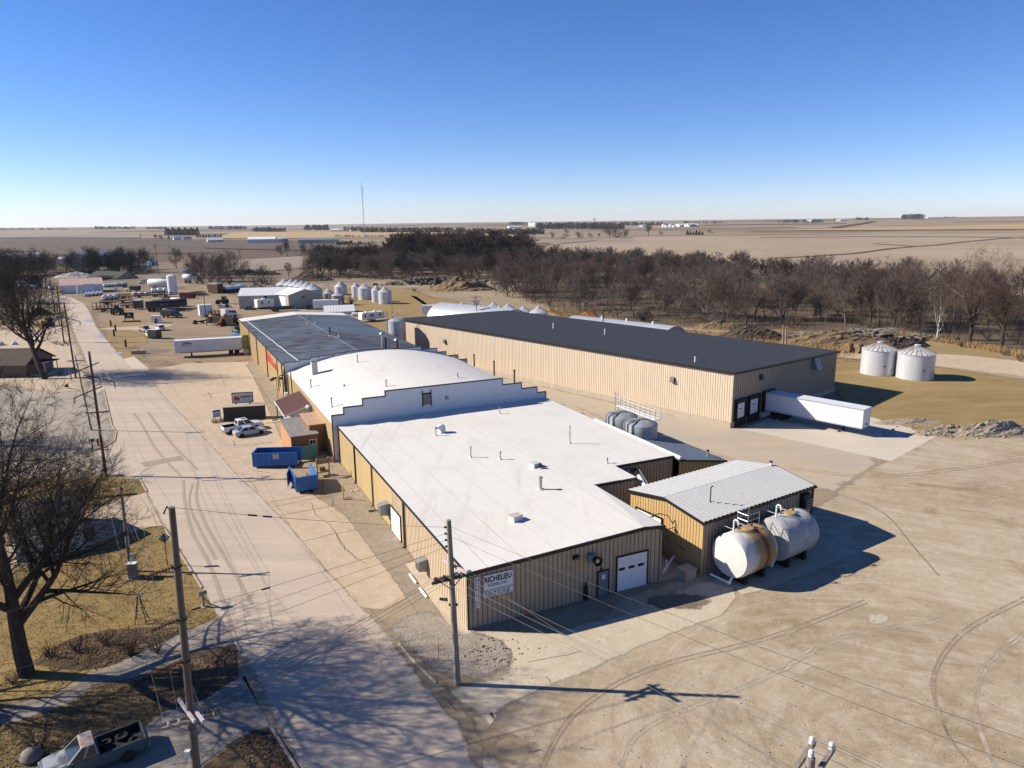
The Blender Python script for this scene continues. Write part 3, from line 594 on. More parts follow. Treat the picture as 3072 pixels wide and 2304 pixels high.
m=MB(); m.box(w_*.72,-.066,h_*.06,w_*.8,-.05,h_*.92); m.add([(w_*.6,-.066,h_*.9),(w_*.92,-.066,h_*.9),(w_*.76,-.066,h_*.98)],[(0,1,2)]); m.build('arrow',I_blk,t)
# furled black tarp leaning on the wall
x,z=f0('f',1300,725); t=thing('furled_umbrella','furled black umbrella leaning on the front wall left of the grey door','umbrella',Mw(x,-.25,0),TH); m=MB(); m.lathe([(.04,.05),(.2,.2),(.22,.6),(.14,1.2),(.05,1.75),(.02,1.9)],10); m.build('canopy',B_blk,t,smooth=True); m=MB(); m.tube((0,0,0),(0,0,2.0),.02,n=6); m.build('pole',B_trim,t)
# ---------------------------------------------------------------- barrel-roofed middle building
v0,v1=WV+.22,84.6; UL,UR=-.6,30.7
bb=thing('barrel_roofed_plant','middle plant building with white barrel roof behind a stepped white parapet','factory',Mw(0,v0))
CR=7.7; EL,ER=5.0,5.15
def br(u):
    t=(u-UL)/(UR-UL); return EL+(ER-EL)*t+(CR-5.05)*(1-abs(2*t-1)**2.1)
w=MB(); N=40; vs=[];fs=[]
for v in (v0+.3,v1-.05):
    for i in range(N+1):
        u=UL-.1+(UR-UL+.2)*i/N; vs.append(Mw(u,v,br(min(UR,max(UL,u)))))
for i in range(N): fs.append((i,i+1,N+2+i,N+1+i))
w.add(vs,fs); brf=w.build('barrel_roof',B_memb,bb,smooth=True,world=True)
w=MB()
for t in (.07,.2,.34,.48,.62,.76,.9):
    u=UL+(UR-UL)*t; w.add([Mw(u-.05,v0+.3,br(u)+.015),Mw(u+.05,v0+.3,br(u)+.015),Mw(u+.05,v1,br(u)+.015),Mw(u-.05,v1,br(u)+.015)],[(0,1,2,3)])
w.build('membrane_seams',B_seam,brf,world=True)
w=MB(); ribwall(w,Mw(UL,v1),Mw(UL,v0),0,EL-.04,EL-.04,.36,d=.03); o=w.build('wall',[B_yel,B_yelS],bb,world=True); o['label']='yellow ribbed wall along the street'
w=MB(); ribwall(w,Mw(UR,v0),Mw(UR,v1),0,ER-.04,ER-.04,.4); w.build('wall',[B_wh,B_whS],bb,world=True)
w=MB(); w.bar(Mw(UL-.08,v0,EL-.03),Mw(UL-.08,v1,EL-.03),.1,.12); w.build('eave_trim',B_yelS,bb,world=True)
def parapet(pxs,v,base,nm,par,thk=.28,uL=None,capm=B_cap):
    pts=[hitw(p,Mw(0,v),TH) for p in pxs]
    out=[];pu=None
    for i,(u,h) in enumerate(pts): out.append((u,h))
    # square the steps
    st=[]; 
    for i in range(0,len(out)-1,2): st.append((out[i][0],out[i+1][0],(out[i][1]+out[i+1][1])/2))
    if uL is not None: st[0]=(uL,)+st[0][1:]
    w=MB(); cp=MB()
    for k,(a,b,h) in enumerate(st):
        if k>0: a=st[k-1][1]
        p=[Mw(a,v),Mw(b,v),Mw(b,v+thk),Mw(a,v+thk)]
        w.hexa([x+Vector((0,0,base)) for x in p]+[x+Vector((0,0,h)) for x in p])
        cp.hexa([x+Vector((0,0,h)) for x in (Mw(a-.04,v-.05),Mw(b+.04,v-.05),Mw(b+.04,v+thk+.05),Mw(a-.04,v+thk+.05))]+[x+Vector((0,0,h+.11)) for x in (Mw(a-.04,v-.05),Mw(b+.04,v-.05),Mw(b+.04,v+thk+.05),Mw(a-.04,v+thk+.05))])
        for uu,h2 in ((a,st[k-1][2] if k else base+.1),(b,st[k+1][2] if k<len(st)-1 else base+.1)):
            if h2<h-.05: cp.hexa([x+Vector((0,0,z)) for z in (h2+.11,h) for x in (Mw(uu-.05,v-.052),Mw(uu+.05,v-.052),Mw(uu+.05,v+thk+.052),Mw(uu-.05,v+thk+.052))])
    o=w.build(nm,B_white,par,world=True); cp.build('coping',capm,o,world=True); return o,st
F6=lambda x,y:Z(6,x,y); F7=lambda x,y:Z(7,x,y); F2=lambda x,y:Z(2,x,y)
po,st=parapet([F6(830,408),F6(918,402),F6(918,345),F6(1075,325),F6(1075,270),F6(1262,250),F6(1262,200),F7(297,107),F7(297,152),F7(455,140),F7(455,186),F7(585,172),F7(585,217),F7(657,213)],WV,0,'parapet',bb,uL=-.68)
po2,st2=parapet([F2(480,1350),F2(545,1340),F2(545,1338),F2(640,1318),F2(640,1310),F2(715,1302),F2(715,1296),F2(840,1286),F2(840,1278),F2(935,1266),F2(935,1258),F2(1080,1249),F2(1080,1244),F2(1230,1238),F2(1230,1234),F2(1560,1230),F2(1560,1238),F2(1690,1236),F2(1690,1262),F2(1765,1262),F2(1765,1292),F2(1865,1290),F2(1865,1325),F2(1938,1322)],84.7,0,'parapet',bb,uL=-1.05,capm=B_cap)
# window and vent box in the stepped parapet
u,h=hitw(F6(1605,270),Mw(0,WV),TH); w=MB(); w.xf=wallM(Mw(u,WV),TH,h,0)
for x in (-.68,.55): w.box(x,-1.,0,x+.13,1.25,.09)
w.box(-.6,.75,0,.6,.9,.1); w.build('frame',B_blk,po,world=True)
w=MB(); w.xf=wallM(Mw(u,WV),TH,h,0); w.box(-.5,-.75,.0,.5,.7,.05); w.build('louvre_panel',pm('weathered_panel',(.21,.19,.16),.8,.1,2),po,world=True)
u,h=hitw(F6(1770,257),Mw(0,WV),TH); w=MB(); w.xf=wallM(Mw(u,WV),TH,h,0); w.box(-.22,-.2,0,.22,.2,.25); w.build('vent_box',B_grey,po,world=True,bevel=.02)
# ---------------------------------------------------------------- rear building with dark roof
v0c,v1c=85.05,157; cL,cR,cX=-1.0,26.2,12.9; eL,eR,eX=6.5,6.4,7.5
rb=thing('dark_roofed_plant','rear plant building with blue-grey weathered roof and yellow street wall','factory',Mw(0,v0c))
def skew(v): return -1.0*(v-v0c)/(v1c-v0c)
def Mc(u,v,z): return Mw(u+skew(v),v,z)
w=MB(); vd=150.3
w.quad(Mc(cL-.2,v0c,eL),Mc(cX,v0c,eX),Mc(cX,vd,eX),Mc(cL-.2,vd,eL)); w.quad(Mc(cX,v0c,eX),Mc(cR+.2,v0c,eR),Mc(cR+.2,vd,eR),Mc(cX,vd,eX)); rr=w.build('roof',B_shing,rb,world=True)
w=MB(); w.quad(Mc(cL-.2,vd,eL+.01),Mc(cX,vd,eX+.01),Mc(cX,v1c,eX+.01),Mc(cL-.2,v1c,eL+.01)); w.quad(Mc(cX,vd,eX+.01),Mc(cR+.2,vd,eR+.01),Mc(cR+.2,v1c,eR+.01),Mc(cX,v1c,eX+.01)); o=w.build('roof',B_memb,rb,world=True); o['label']='white membrane strip at the far end of the roof'
w=MB(); w.bar(Mc(cX,v0c,eX+.02),Mc(cX,vd,eX+.02),.22,.06); w.build('ridge_cap',pm('ridge_grey',(.16,.19,.23),.6,.1,1),rr,world=True)
w=MB(); pts=[Mc(1.6,v0c+.4,eL+.22+.08)]
for k in range(1,14): pts.append(Mc(1.6-.05*k+.12*(k%2)-1.0*k/13,v0c+(v1c-v0c)*k/13.6,eL+.25))
w.path(pts,.06,5); w.build('roof_cable',B_pipew,rr,world=True)
w=MB(); ribwall(w,Mc(cL,v1c,0),Mc(cL,v0c,0),0,eL-.04,eL-.04,.4,d=.03); o=w.build('wall',[B_yel,B_yelS],rb,world=True); o['label']='yellow ribbed wall along the street'
w=MB(); ribwall(w,Mc(cR,v0c,0),Mc(cR,v1c,0),0,eR-.04,eR-.04,.6); ribwall(w,Mc(cR,v1c,0),Mc(cX,v1c,0),0,eR,eX,.6); ribwall(w,Mc(cX,v1c,0),Mc(cL,v1c,0),0,eX,eL,.6); w.build('wall',[B_wh,B_whS],rb,world=True)
w=MB(); w.bar(Mc(cL-.25,v0c,eL-.08),Mc(cL-.25,v1c,eL-.08),.12,.2); w.bar(Mc(cR+.25,v0c,eR-.08),Mc(cR+.25,v1c,eR-.08),.12,.16); w.build('gutter',B_trim,rb,world=True)
for p in (F2(130,1060),F2(190,1120),F2(270,1190),F2(360,1275),F2(400,1320),F2(478,1385)):
    v=hitw(p,Mc(cL,v0c,0),TH+pi/2+.0139)[0]+v0c; w=MB(); w.box(-.08,-.07,0,.08,.07,eL-.1); o=w.build('downspout',B_trim,rb); o.location=Mc(cL-.12,v,0)-Mw(0,v0c); o.rotation_euler=(0,0,TH)
# red lettering on the street wall
I_red=pm('red_lettering',(.62,.035,.02),.5,.05,2)
va=hitw(F2(275,1265),Mc(cL,v0c,0),TH+pi/2+.0139); vb=hitw(F2(355,1340),Mc(cL,v0c,0),TH+pi/2+.0139)
W0_=va[0]-vb[0]; pm4=wallM(Mc(cL,v0c+va[0],0),TH-pi/2+.0139,va[1]-1.6,.06)
b4=Matrix.Translation(-Mw(0,v0c))@pm4
textfit('Richelieu',W0_*.6,2.3,I_red,rb,b4,bold=.04); textfit('FOODS',W0_*.34,1.2,I_red,rb,b4@Matrix.Translation((W0_*.66,.0,0)),bold=.04)
# ---------------------------------------------------------------- boiler house beside the plant
BO=Mw(21.9,-.9); BA=TH+radians(8.); bW,bD,bE,bRdg=15.6,9.3,5.1,.75
bh=thing('boiler_house','small golden steel building with white ribbed roof behind two horizontal tanks','building',BO,BA)
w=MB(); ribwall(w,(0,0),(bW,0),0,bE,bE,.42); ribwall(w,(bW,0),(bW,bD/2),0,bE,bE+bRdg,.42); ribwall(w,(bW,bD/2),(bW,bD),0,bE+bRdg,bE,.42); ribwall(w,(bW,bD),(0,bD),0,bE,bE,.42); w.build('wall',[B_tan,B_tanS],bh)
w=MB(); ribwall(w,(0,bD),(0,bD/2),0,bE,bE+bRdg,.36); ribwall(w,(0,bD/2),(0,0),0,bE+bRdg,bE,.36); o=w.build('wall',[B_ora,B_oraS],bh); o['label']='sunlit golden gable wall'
w=MB(); o_=.18
ribroof(w,(-o_,-o_,bE+.02),(bW+o_,-o_,bE+.02),(bW+o_,bD/2,bE+bRdg+.05),(-o_,bD/2,bE+bRdg+.05),.56,.1,.26); ribroof(w,(bW+o_,bD+o_,bE+.02),(-o_,bD+o_,bE+.02),(-o_,bD/2,bE+bRdg+.05),(bW+o_,bD/2,bE+bRdg+.05),.56,.1,.26)
br_=w.build('roof',[B_roofw,B_roofwS],bh)
w=MB(); w.bar((-o_-.2,-o_-.08,bE-.08),(bW+o_+.1,-o_-.08,bE-.08),.16,.2)
for x in (-o_-.05,bW+o_+.05): w.bar((x,-o_,bE-.06),(x,bD/2,bE+bRdg-.04),.1,.24); w.bar((x,bD/2,bE+bRdg-.04),(x,bD+o_,bE-.06),.1,.24)
w.build('eave_trim',B_trim,bh)
w=MB(); w.box(-.05,-.05,0,.05,.05,bE-.1); o=w.build('corner_trim',B_ora,bh); o.location=(-.03,-.03,0)
w=MB(); w.box(bW-.02,-.14,0,bW+.12,0,bE-.15); w.build('downspout',B_trim,bh)
w=MB(); w.box(-.1,5.0,0,.02,8.3,3.6); d=w.build('overhead_door',B_doorw,bh); w=MB(); w.box(-.13,4.85,0,.02,5.0,3.75); w.box(-.13,8.3,0,.02,8.45,3.75); w.box(-.13,5.,3.6,.02,8.3,3.75); w.build('door_frame',B_trim,d)
for i in range(3):
    w=MB(); w.box(-.125,5.3+i*1.05,1.75,-.09,5.9+i*1.05,2.05); w.build('window',B_gl,d)
# gooseneck yard light with arms on the gable wall
t=thing('gooseneck_light','gooseneck wall lamp with long brace pipes on the golden gable','wall lamp',BO+Vector((0,0,0)),BA)
m=MB(); m.path([(-.05,3.6,3.7),(-.5,3.7,4.5),(-1.2,4.1,4.75),(-1.7,4.5,4.55)],.04,6); m.build('arm',B_trim,t)
m=MB(); m.lathe([(.0,.12),(.1,.1),(.2,-.05),(.2,-.1),(.0,-.1)],10,(-1.75,4.55,4.5)); m.build('lamp_head',B_grey,t,smooth=True)
m=MB(); m.bar((-.06,3.3,3.4),(-1.9,3.3,3.5),.06); m.bar((-1.9,3.3,3.5),(-.1,1.9,1.7),.06); m.build('brace',B_trim,t)
t=thing('flue_pipe','tall thin flue pipe standing on the white ribbed roof','flue',Vector((0,0,0))); q=bh.location; 
def Bw(x,y,z=0): return Vector((BO.x+cos(BA)*x-sin(BA)*y,BO.y+sin(BA)*x+cos(BA)*y,z))
t.location=Bw(3.2,2.1,bE+.3); m=MB(); m.tube((0,0,0),(0,0,1.5),.055,n=8); m.path([(0,0,1.5),(.05,0,1.62),(.2,0,1.7)],.055,6); m.build('pipe',B_trim,t); m=MB(); m.lathe([(.16,0),(.1,.1),(.07,.12)],10); m.build('flashing',B_galv,t)
t=thing('roof_vent','small white capped vent at the far ridge end of the ribbed roof','roof vent',Bw(15.2,4.7,bE+.75)); m=MB(); m.tube((0,0,0),(0,0,.5),.12,n=10); m.build('stack',B_pipew,t); m=MB(); m.lathe([(.2,.5),(.2,.56),(0,.68)],10); m.build('cap',B_trim,t)
t=thing('wall_fan','dark louvred fan hood high on the boiler house front by the right corner','exhaust fan',Bw(14.2,0,4.0),BA); m=MB(); m.hexa([(-.55,-.75,-.7),(.55,-.75,-.7),(.55,0,-.7),(-.55,0,-.7),(-.55,-.45,.6),(.55,-.45,.6),(.55,0,.7),(-.55,0,.7)]); m.build('hood',B_trim,t)
m=MB()
for i in range(4): m.box(-.45,-.8,-.6+i*.25,.45,-.72,-.5+i*.25)
m.build('louvre',B_grey,t)
# covered tanks
def m_foam(nm,rust):
    m,nt=newmat(nm); v=coords(nt); n1=noise(nt,v,1.2,6,.65,.3); n2=noise(nt,coords(nt,(.5,2.5,1)),1.6,5,.7,.3)
    if rust: c=mixc(nt,rng(nt,n1,.3,.7),c4((.56,.55,.52)),c4((.65,.64,.61)))
    else: c=mixc(nt,rng(nt,n1,.3,.7),c4((.30,.31,.31)),c4((.46,.47,.46)))
    if rust:
        s=nd(nt,'SeparateXYZ',{0:v}); d=math2(nt,'ABSOLUTE',math2(nt,'SUBTRACT',math2(nt,'SUBTRACT',s.outputs[1],.55),math2(nt,'MULTIPLY',math2(nt,'SUBTRACT',n1,.5),1.3)))
        bnd=rng(nt,math2(nt,'ADD',d,math2(nt,'MULTIPLY',math2(nt,'SUBTRACT',n2,.5),.9)),.75,1.45,1,0); up=rng(nt,s.outputs[2],-1.2,1.6,.65,1)
        c=mixc(nt,rng(nt,math2(nt,'MULTIPLY',bnd,up),.1,.6),c,c4((.36,.115,.03)))
        d2=rng(nt,math2(nt,'ADD',d,math2(nt,'MULTIPLY',math2(nt,'SUBTRACT',n2,.5),1.6)),.9,2.0,.8,0); c=mixc(nt,d2,c,c4((.36,.26,.13)))
        core=rng(nt,math2(nt,'ABSOLUTE',math2(nt,'ADD',math2(nt,'SUBTRACT',s.outputs[1],.7),math2(nt,'MULTIPLY',math2(nt,'SUBTRACT',n1,.5),.9))),0.1,.45,.85,0); c=mixc(nt,core,c,c4((.16,.035,.015)))
    else:
        c=mixc(nt,rng(nt,n2,.55,.7,0,.5),c,c4((.17,.165,.15)))
    fin(nt,c,.75,0,n1,.5,.08,spec=.15); return m
def htank(nm,lab,loc,rz,Rr,L,zc,mat,rail):
    t=thing(nm,lab,'tank',loc,rz,'insulated horizontal tanks in front of the boiler house')
    pr=[(0,-L/2-.12),(Rr*.6,-L/2-.1),(Rr*.93,-L/2),(Rr,-L/2+.35)]
    for i in range(1,9): pr.append((Rr*(1+.012*sin(i*5.1)),-L/2+.35+(L-.7)*i/9))
    pr+=[(Rr,L/2-.35),(Rr*.93,L/2),(Rr*.6,L/2+.1),(0,L/2+.12)]
    m=MB(); m.lathe(pr,36,ax='y'); b=m.build('shell',mat,t,smooth=True); b.location=(0,0,zc)
    for y in (-L*.28,L*.28):
        m=MB(); m.box(-Rr*.62,y-.2,0,Rr*.62,y+.2,zc-Rr*.72); m.build('saddle',B_blk,t)
    m=MB(); m.lathe([(.55,0),(.55,.16),(.5,.2),(0,.22)],18,(0,.2,zc+Rr-.06)); m.build('manhole_lid',pm('lid_'+nm,(.33,.24,.12),.8,.3,3),t)
    m=MB(); m.path([(-.35,-L*.3,zc+Rr-.1),(-.35,-L*.3,zc+Rr+1.0),(-.25,-L*.3,zc+Rr+1.15),(.05,-L*.3,zc+Rr+1.15),(.12,-L*.3,zc+Rr+1.0),(.12,-L*.3,zc+Rr+.75)],.07,8); m.build('vent_pipe',B_pipew,t,smooth=True)
    m=MB(); m.tube((0,.6,zc+Rr),(-2.3,.1,zc+Rr+.25),.06,n=8); m.tube((-.2,-.9,zc+Rr),(-2.3,-1.3,zc+Rr+.2),.05,n=8); m.build('feed_pipe',B_galv,t)
    m=MB(); m.tube((-.1,.8,zc+Rr),(-.1,.8,zc+Rr+.3),.12,n=10); m.build('nozzle',B_rust,t); m=MB(); m.tube((-.5,-.4,zc+Rr-.1),(-.5,-.4,zc+Rr+.2),.1,n=10); m.build('nozzle',B_rust,t)
    if rail:
        m=MB(); X=(-1.2,-.1); Y=(.3,1.9); zb=zc+Rr-.1
        for x in X:
            for y in Y: m.tube((x,y,zb),(x,y,zb+1.25),.03,n=6)
        for z in (.7,1.25):
            m.tube((X[0],Y[0],zb+z),(X[0],Y[1],zb+z),.03,n=6); m.tube((X[1],Y[0],zb+z),(X[1],Y[1],zb+z),.03,n=6); m.tube((X[0],Y[0],zb+z),(X[1],Y[0],zb+z),.03,n=6)
        m.build('guard_rail',B_galv,t)
    m=MB(); m.tube((Rr*.25,-L/2-.05,zc-Rr+.25),(Rr*.25,-L/2-.5,.35),.09,n=8); m.tube((Rr*.25,-L/2-.5,.35),(-1.2,-L/2-.9,.6),.09,n=8); m.lathe([(.15,-.12),(.15,.12)],12,(Rr*.25,-L/2-.5,.35),'y'); m.build('drain_pipe',B_pipew,t)
    return t
TAz=BA-pi/2+radians(2)
htank('insulated_tank','white foam covered tank with rust stain down its side and guard rail on top',Bw(3.05,-2.2),TAz,1.98,4.3,2.45,m_foam('stained_white_foam',True),True)
htank('insulated_tank','weathered grey foam covered tank beside the rust stained white tank',Bw(8.9,-2.2),TAz,1.98,4.6,2.5,m_foam('grey_weathered_foam',False),False)
# clutter between the buildings
p=G(Z('A',440,1060)); t=thing('concrete_box','grey concrete utility box with lid beside the boiler house','utility box',p,BA); m=MB(); m.cb(0,0,0,1.3,1.1,.85); m.build('box',B_con,t,bevel=.02); m=MB(); m.cb(0,0,.85,1.42,1.22,.12); m.build('lid',B_con,t,bevel=.02)
p=G(Z('A',230,870)); t=thing('waste_barrel','tan plastic waste barrel with lid in the shade between buildings','barrel',p); m=MB(); m.lathe([(.32,0),(.38,.9),(.42,.95),(.42,1.0)],18); m.build('drum',pm('tan_plastic',(.35,.29,.19),.6,.1,2),t,smooth=True); m=MB(); m.lathe([(.44,1.0),(.44,1.07),(.2,1.14),(0,1.15)],18); m.build('lid',pm('tan_plastic_lid',(.38,.31,.2),.6,.1,2),t,smooth=True)
p=G(Z('A',270,1020)); t=thing('pipe_stand','white plastic pipes joined in a cross on a short post','pipe',p,BA); m=MB(); m.tube((0,0,0),(0,0,1.25),.08,n=10); m.build('post',B_pipew,t); m=MB(); m.tube((-.9,-.5,.55),(1.9,.9,.75),.1,n=10); m.build('crosspipe',B_pipew,t)
x,z=hitw(Z('t',690,1385),Mw(0,15.1),TH); t=thing('overhead_pipe','thick pipe bridging from the plant wall to the boiler house roof','pipe',Mw(x,15.0,z)); 
qe=Bw(2.2,bD,bE-.5)-t.location; m=MB(); m.tube((0,0,0),qe*.32,.26,n=12); m.build('elbow_sleeve',B_trim,t); m=MB(); m.tube(qe*.3,qe*1.03,.24,n=12); m.build('pipe',B_pipew,t,smooth=True); m=MB(); m.tube(qe*.05+Vector((.3,.3,.25)),qe+Vector((.3,.3,.25)),.05,n=6); m.build('small_pipe',B_galv,t)
x,z=hitw(Z('t',565,1395),Mw(0,15.1),TH); t=thing('round_wall_vent','round white wall vent in the shaded wall by the overhead pipe','wall vent',Mw(x,15.05,z),TH); m=MB(); m.lathe([(.36,-.14),(.36,0)],18,ax='y'); m.build('ring',B_trim,t); m=MB(); m.lathe([(0,-.15),(.28,-.15)],18,ax='y'); m.build('disc',B_pipew,t)
# side shed with lean roof
sh=thing('side_shed','shed addition with blue-grey sloping roof and olive wall on the plant back corner','shed',Mw(31.1,13.6))
A1,A2,A3,A4=Mw(30.95,14.0,5.0),Mw(30.95,32,5.0),Mw(37.6,32.0,3.9),Mw(37.6,14.0,3.9)
w=MB(); w.slab(A1,A4,A3,A2,.12); w.build('roof',pm('blue_grey_shed_roof',(.12,.15,.19),.6,.1,.5),sh,world=True)
w=MB(); ribwall(w,Mw(31.1,14.2),Mw(37.5,14.2),0,4.85,3.8,.5); ribwall(w,Mw(37.5,14.2),Mw(37.5,31.8),0,3.8,3.8,.5); ribwall(w,Mw(37.5,31.8),Mw(31.1,31.8),0,3.8,4.8,.5)
w.build('wall',[pm('olive_siding',(.33,.255,.115),.6,.06,1),pm('olive_siding_edge',(.16,.12,.05),.6,.1,1)],sh,world=True)
w=MB(); w.tube(Mw(31.15,14.0,5.12),Mw(31.15,32,5.12),.22,n=10); w.build('roof_pipe',B_pipew,sh,world=True,smooth=True)
w=MB(); w.bar(Mw(30.9,13.95,4.9),Mw(37.75,13.95,3.8),.1,.2); w.bar(Mw(37.7,13.9,3.78),Mw(37.7,32,3.78),.1,.2); w.build('eave_trim',B_trim,sh,world=True)
t=thing('roof_vent','short metal vent pipe at the low corner of the shed roof','roof vent',Mw(36.2,15.5,4.05)); m=MB(); m.tube((0,0,0),(0,0,.75),.12,n=10); m.build('stack',B_galv,t); m=MB(); m.lathe([(.2,.75),(.2,.82),(0,.95)],10); m.build('cap',B_trim,t)
# two upright steel tanks with catwalk
def m_steel(nm,c=(.34,.35,.36)):
    m,nt=newmat(nm); v=coords(nt); n1=noise(nt,coords(nt,(1,1,.15)),1.5,5,.65); n2=noise(nt,v,.9,5,.6)
    cc=mixc(nt,rng(nt,n1,.3,.7),c4(c,.8),c4(c,1.25)); cc=mixc(nt,rng(nt,n2,.55,.7,0,.5),cc,c4(c,1.5)); fin(nt,cc,.45,.35,None,spec=.4); return m
B_st=m_steel('brushed_steel_tank'); B_st2=m_steel('pale_grain_bin',(.52,.525,.53)); B_st3=m_steel('weathered_bin',(.30,.29,.28))
cat=[]
for k,(zx,zy) in enumerate(((520,760),(885,860))):
    pt=G(Z('t',zx-30,zy+(150 if k==0 else 140))); 
    # crown seen at the top
    uu=[33.4,34.6][k]
    pos=G(Z('t',(480,800)[k],(480,606)[k]),6.2); pos.z=0
    hh=6.2
    t=thing('steel_storage_tank',['upright steel tank nearer the tall ladder end of the catwalk','upright steel tank nearer the blue-grey shed roof'][k],'tank',pos,TH,'upright steel tanks beside the plant')
    m=MB(); m.lathe([(2.0,0),(2.0,hh),(1.85,hh+.12),(1.1,hh+.42),(.5,hh+.55),(0,hh+.56)],32); m.build('shell',B_st,t,smooth=True)
    for a in (2.6,3.1,3.5):
        m=MB(); m.path([(2.12*cos(a),2.12*sin(a),0),(2.12*cos(a),2.12*sin(a),hh+.1),(1.6*cos(a),1.6*sin(a),hh+.42),(.4*cos(a),.4*sin(a),hh+.62)],.1,8); m.build('outlet_pipe',B_galv,t,smooth=True)
    m=MB(); m.lathe([(.4,hh+.5),(.4,hh+.72),(0,hh+.75)],14); m.build('hatch',B_galv,t)
    cat.append(pos)
t=thing('catwalk','railed steel catwalk crossing over the two upright tanks','catwalk',cat[0],atan2(cat[1].y-cat[0].y,cat[1].x-cat[0].x)); L=(cat[1]-cat[0]).length; zc=6.95
m=MB(); m.box(-2.2,.5,zc,L+2,1.4,zc+.08); m.build('deck',B_pipew,t)
m=MB()
for y in (.5,1.4):
    for i in range(9): x=-2.2+i*(L+4.2)/8; m.tube((x,y,zc),(x,y,zc+1.15),.03,n=5)
    for z in (.4,.8,1.15): m.tube((-2.2,y,zc+z),(L+2,y,zc+z),.025,n=5)
m.build('guard_rail',B_galv,t)
m=MB()
for y in (.55,1.05): m.bar((-2.45,y,0),(-2.45,y,zc+1.9),.06)
for i in range(28): m.bar((-2.45,.55,.3+i*.3),(-2.45,1.05,.3+i*.3),.03)
for i in range(6): m.path([(-2.45,.55,zc-2+i*.7),(-3.1,.55,zc-2+i*.7),(-3.1,1.05,zc-2+i*.7),(-2.45,1.05,zc-2+i*.7)],.02,4)
m.build('ladder',B_galv,t)
# ---------------------------------------------------------------- warehouse
WA=radians(42.05); WU=Vector((cos(WA),sin(WA),0)); WVv=Vector((-sin(WA),cos(WA),0)); WO=Vector((33.12,106.55,0)); wW,wL,wN,wF=34.7,89.5,8.55,7.4
def Ww(u,v,z=0): q=WO+WU*u+WVv*v; return Vector((q.x,q.y,z))
wh=thing('warehouse','long cream ribbed steel warehouse with dark corrugated roof and dock doors','warehouse',WO)
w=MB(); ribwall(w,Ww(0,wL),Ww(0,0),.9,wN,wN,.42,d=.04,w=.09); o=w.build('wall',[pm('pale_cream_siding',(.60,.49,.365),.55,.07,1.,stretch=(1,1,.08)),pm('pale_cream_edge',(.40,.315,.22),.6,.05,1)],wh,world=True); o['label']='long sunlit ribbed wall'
w=MB(); ribwall(w,Ww(0,0),Ww(wW,0),.9,wN,wF,.6,d=.05,w=.11); ribwall(w,Ww(wW,0),Ww(wW,wL),.9,wF,wF,.9); ribwall(w,Ww(wW,wL),Ww(0,wL),.9,wF,wN,.9); o=w.build('wall',[pm('shaded_cream_siding',(.36,.295,.22),.55,.06,1),B_tanS],wh,world=True); o['label']='ribbed end wall with dock doors, its cream siding painted shade-dark'  # end wall siding is the long wall's cream, darkened to paint in its shade
w=MB()
for a,b in (((-.06,wL),(-.06,-.06)),((-.06,-.06),(wW+.06,-.06)),((wW+.06,-.06),(wW+.06,wL))): w.bar(Ww(*a,.46),Ww(*b,.46),.2,.92)
w.build('foundation',B_con,wh,world=True)
w=MB(); ribroof(w,Ww(-.3,wL+.3,wN+.02),Ww(-.3,-.3,wN+.02),Ww(wW+.3,-.3,wF+.02),Ww(wW+.3,wL+.3,wF+.02),.95,.14,.42); wr=w.build('roof',[B_roofg,B_roofgS],wh,world=True)
w=MB(); w.bar(Ww(-.32,-.3,wN-.02),Ww(-.32,wL+.3,wN-.02),.1,.28); w.bar(Ww(-.35,-.36,wN-.04),Ww(wW+.5,-.36,wF-.04),.12,.34); w.bar(Ww(wW+.36,-.3,wF-.02),Ww(wW+.36,wL,wF-.02),.1,.2); w.build('eave_trim',B_trim,wh,world=True)
w=MB(); w.cb(0,0,0,.3,.3,7.6); o=w.build('corner_trim',B_wh,wh); o.rotation_euler=(0,0,WA); o.location=(0,0,.9)
def wend(p): return hitw(p,Ww(0,0),WA)
for k,(x0,x1,zt,zb,xr) in enumerate(((265,470,985,1410,1),(500,715,915,1325,2))):
    ua,_=wend(Z('w',x0,zt)); ub,_=wend(Z('w',x1,(zt-60))); ht=wend(Z('w',x0,zt))[1]; hb=wend(Z('w',x0+20,zb))[1]
    t=thing('loading_dock',['black framed dock door nearest the warehouse corner','black framed dock door between corner dock and parked trailer'][k],'dock door',Ww(ua,-.1),WA,'dock doors on the warehouse end')
    W_=ub-ua; m=MB()
    m.box(0,-.35,.9,.45,0,ht); m.box(W_-.45,-.35,.9,W_,0,ht); m.box(0,-.4,ht-.6,W_,0,ht); m.build('dock_seal',B_blk,t,bevel=.04)
    m=MB(); m.box(.45,-.1,1.25,W_-.45,-.02,ht-.6); d=m.build('door',B_doorw,t); m=MB(); m.box(W_*.42,-.13,2.6,W_*.6,-.09,2.75); m.build('window',B_gl,d)
    m=MB(); m.box(.1,-.3,.0,W_-.1,0,1.25); m.build('bumper_pit',B_blk,t)
u0,zt=wend(Z('w',775,840)); u1,_=wend(Z('w',970,790))
t=thing('loading_dock','black dock seal with the long white trailer backed against it','dock door',Ww(u0-.1,-.1),WA,'dock doors on the warehouse end'); m=MB(); W_=3.5
m.box(0,-.4,.9,.4,0,zt+.1); m.box(W_-.4,-.4,.9,W_,0,zt+.1); m.box(0,-.45,zt-.45,W_,0,zt+.15); m.build('dock_seal',B_blk,t,bevel=.04); m=MB(); m.box(.2,-.15,0,W_-.2,0,zt-.3); m.build('door',B_doorw,t)
DOCKU=u0+W_/2-.1
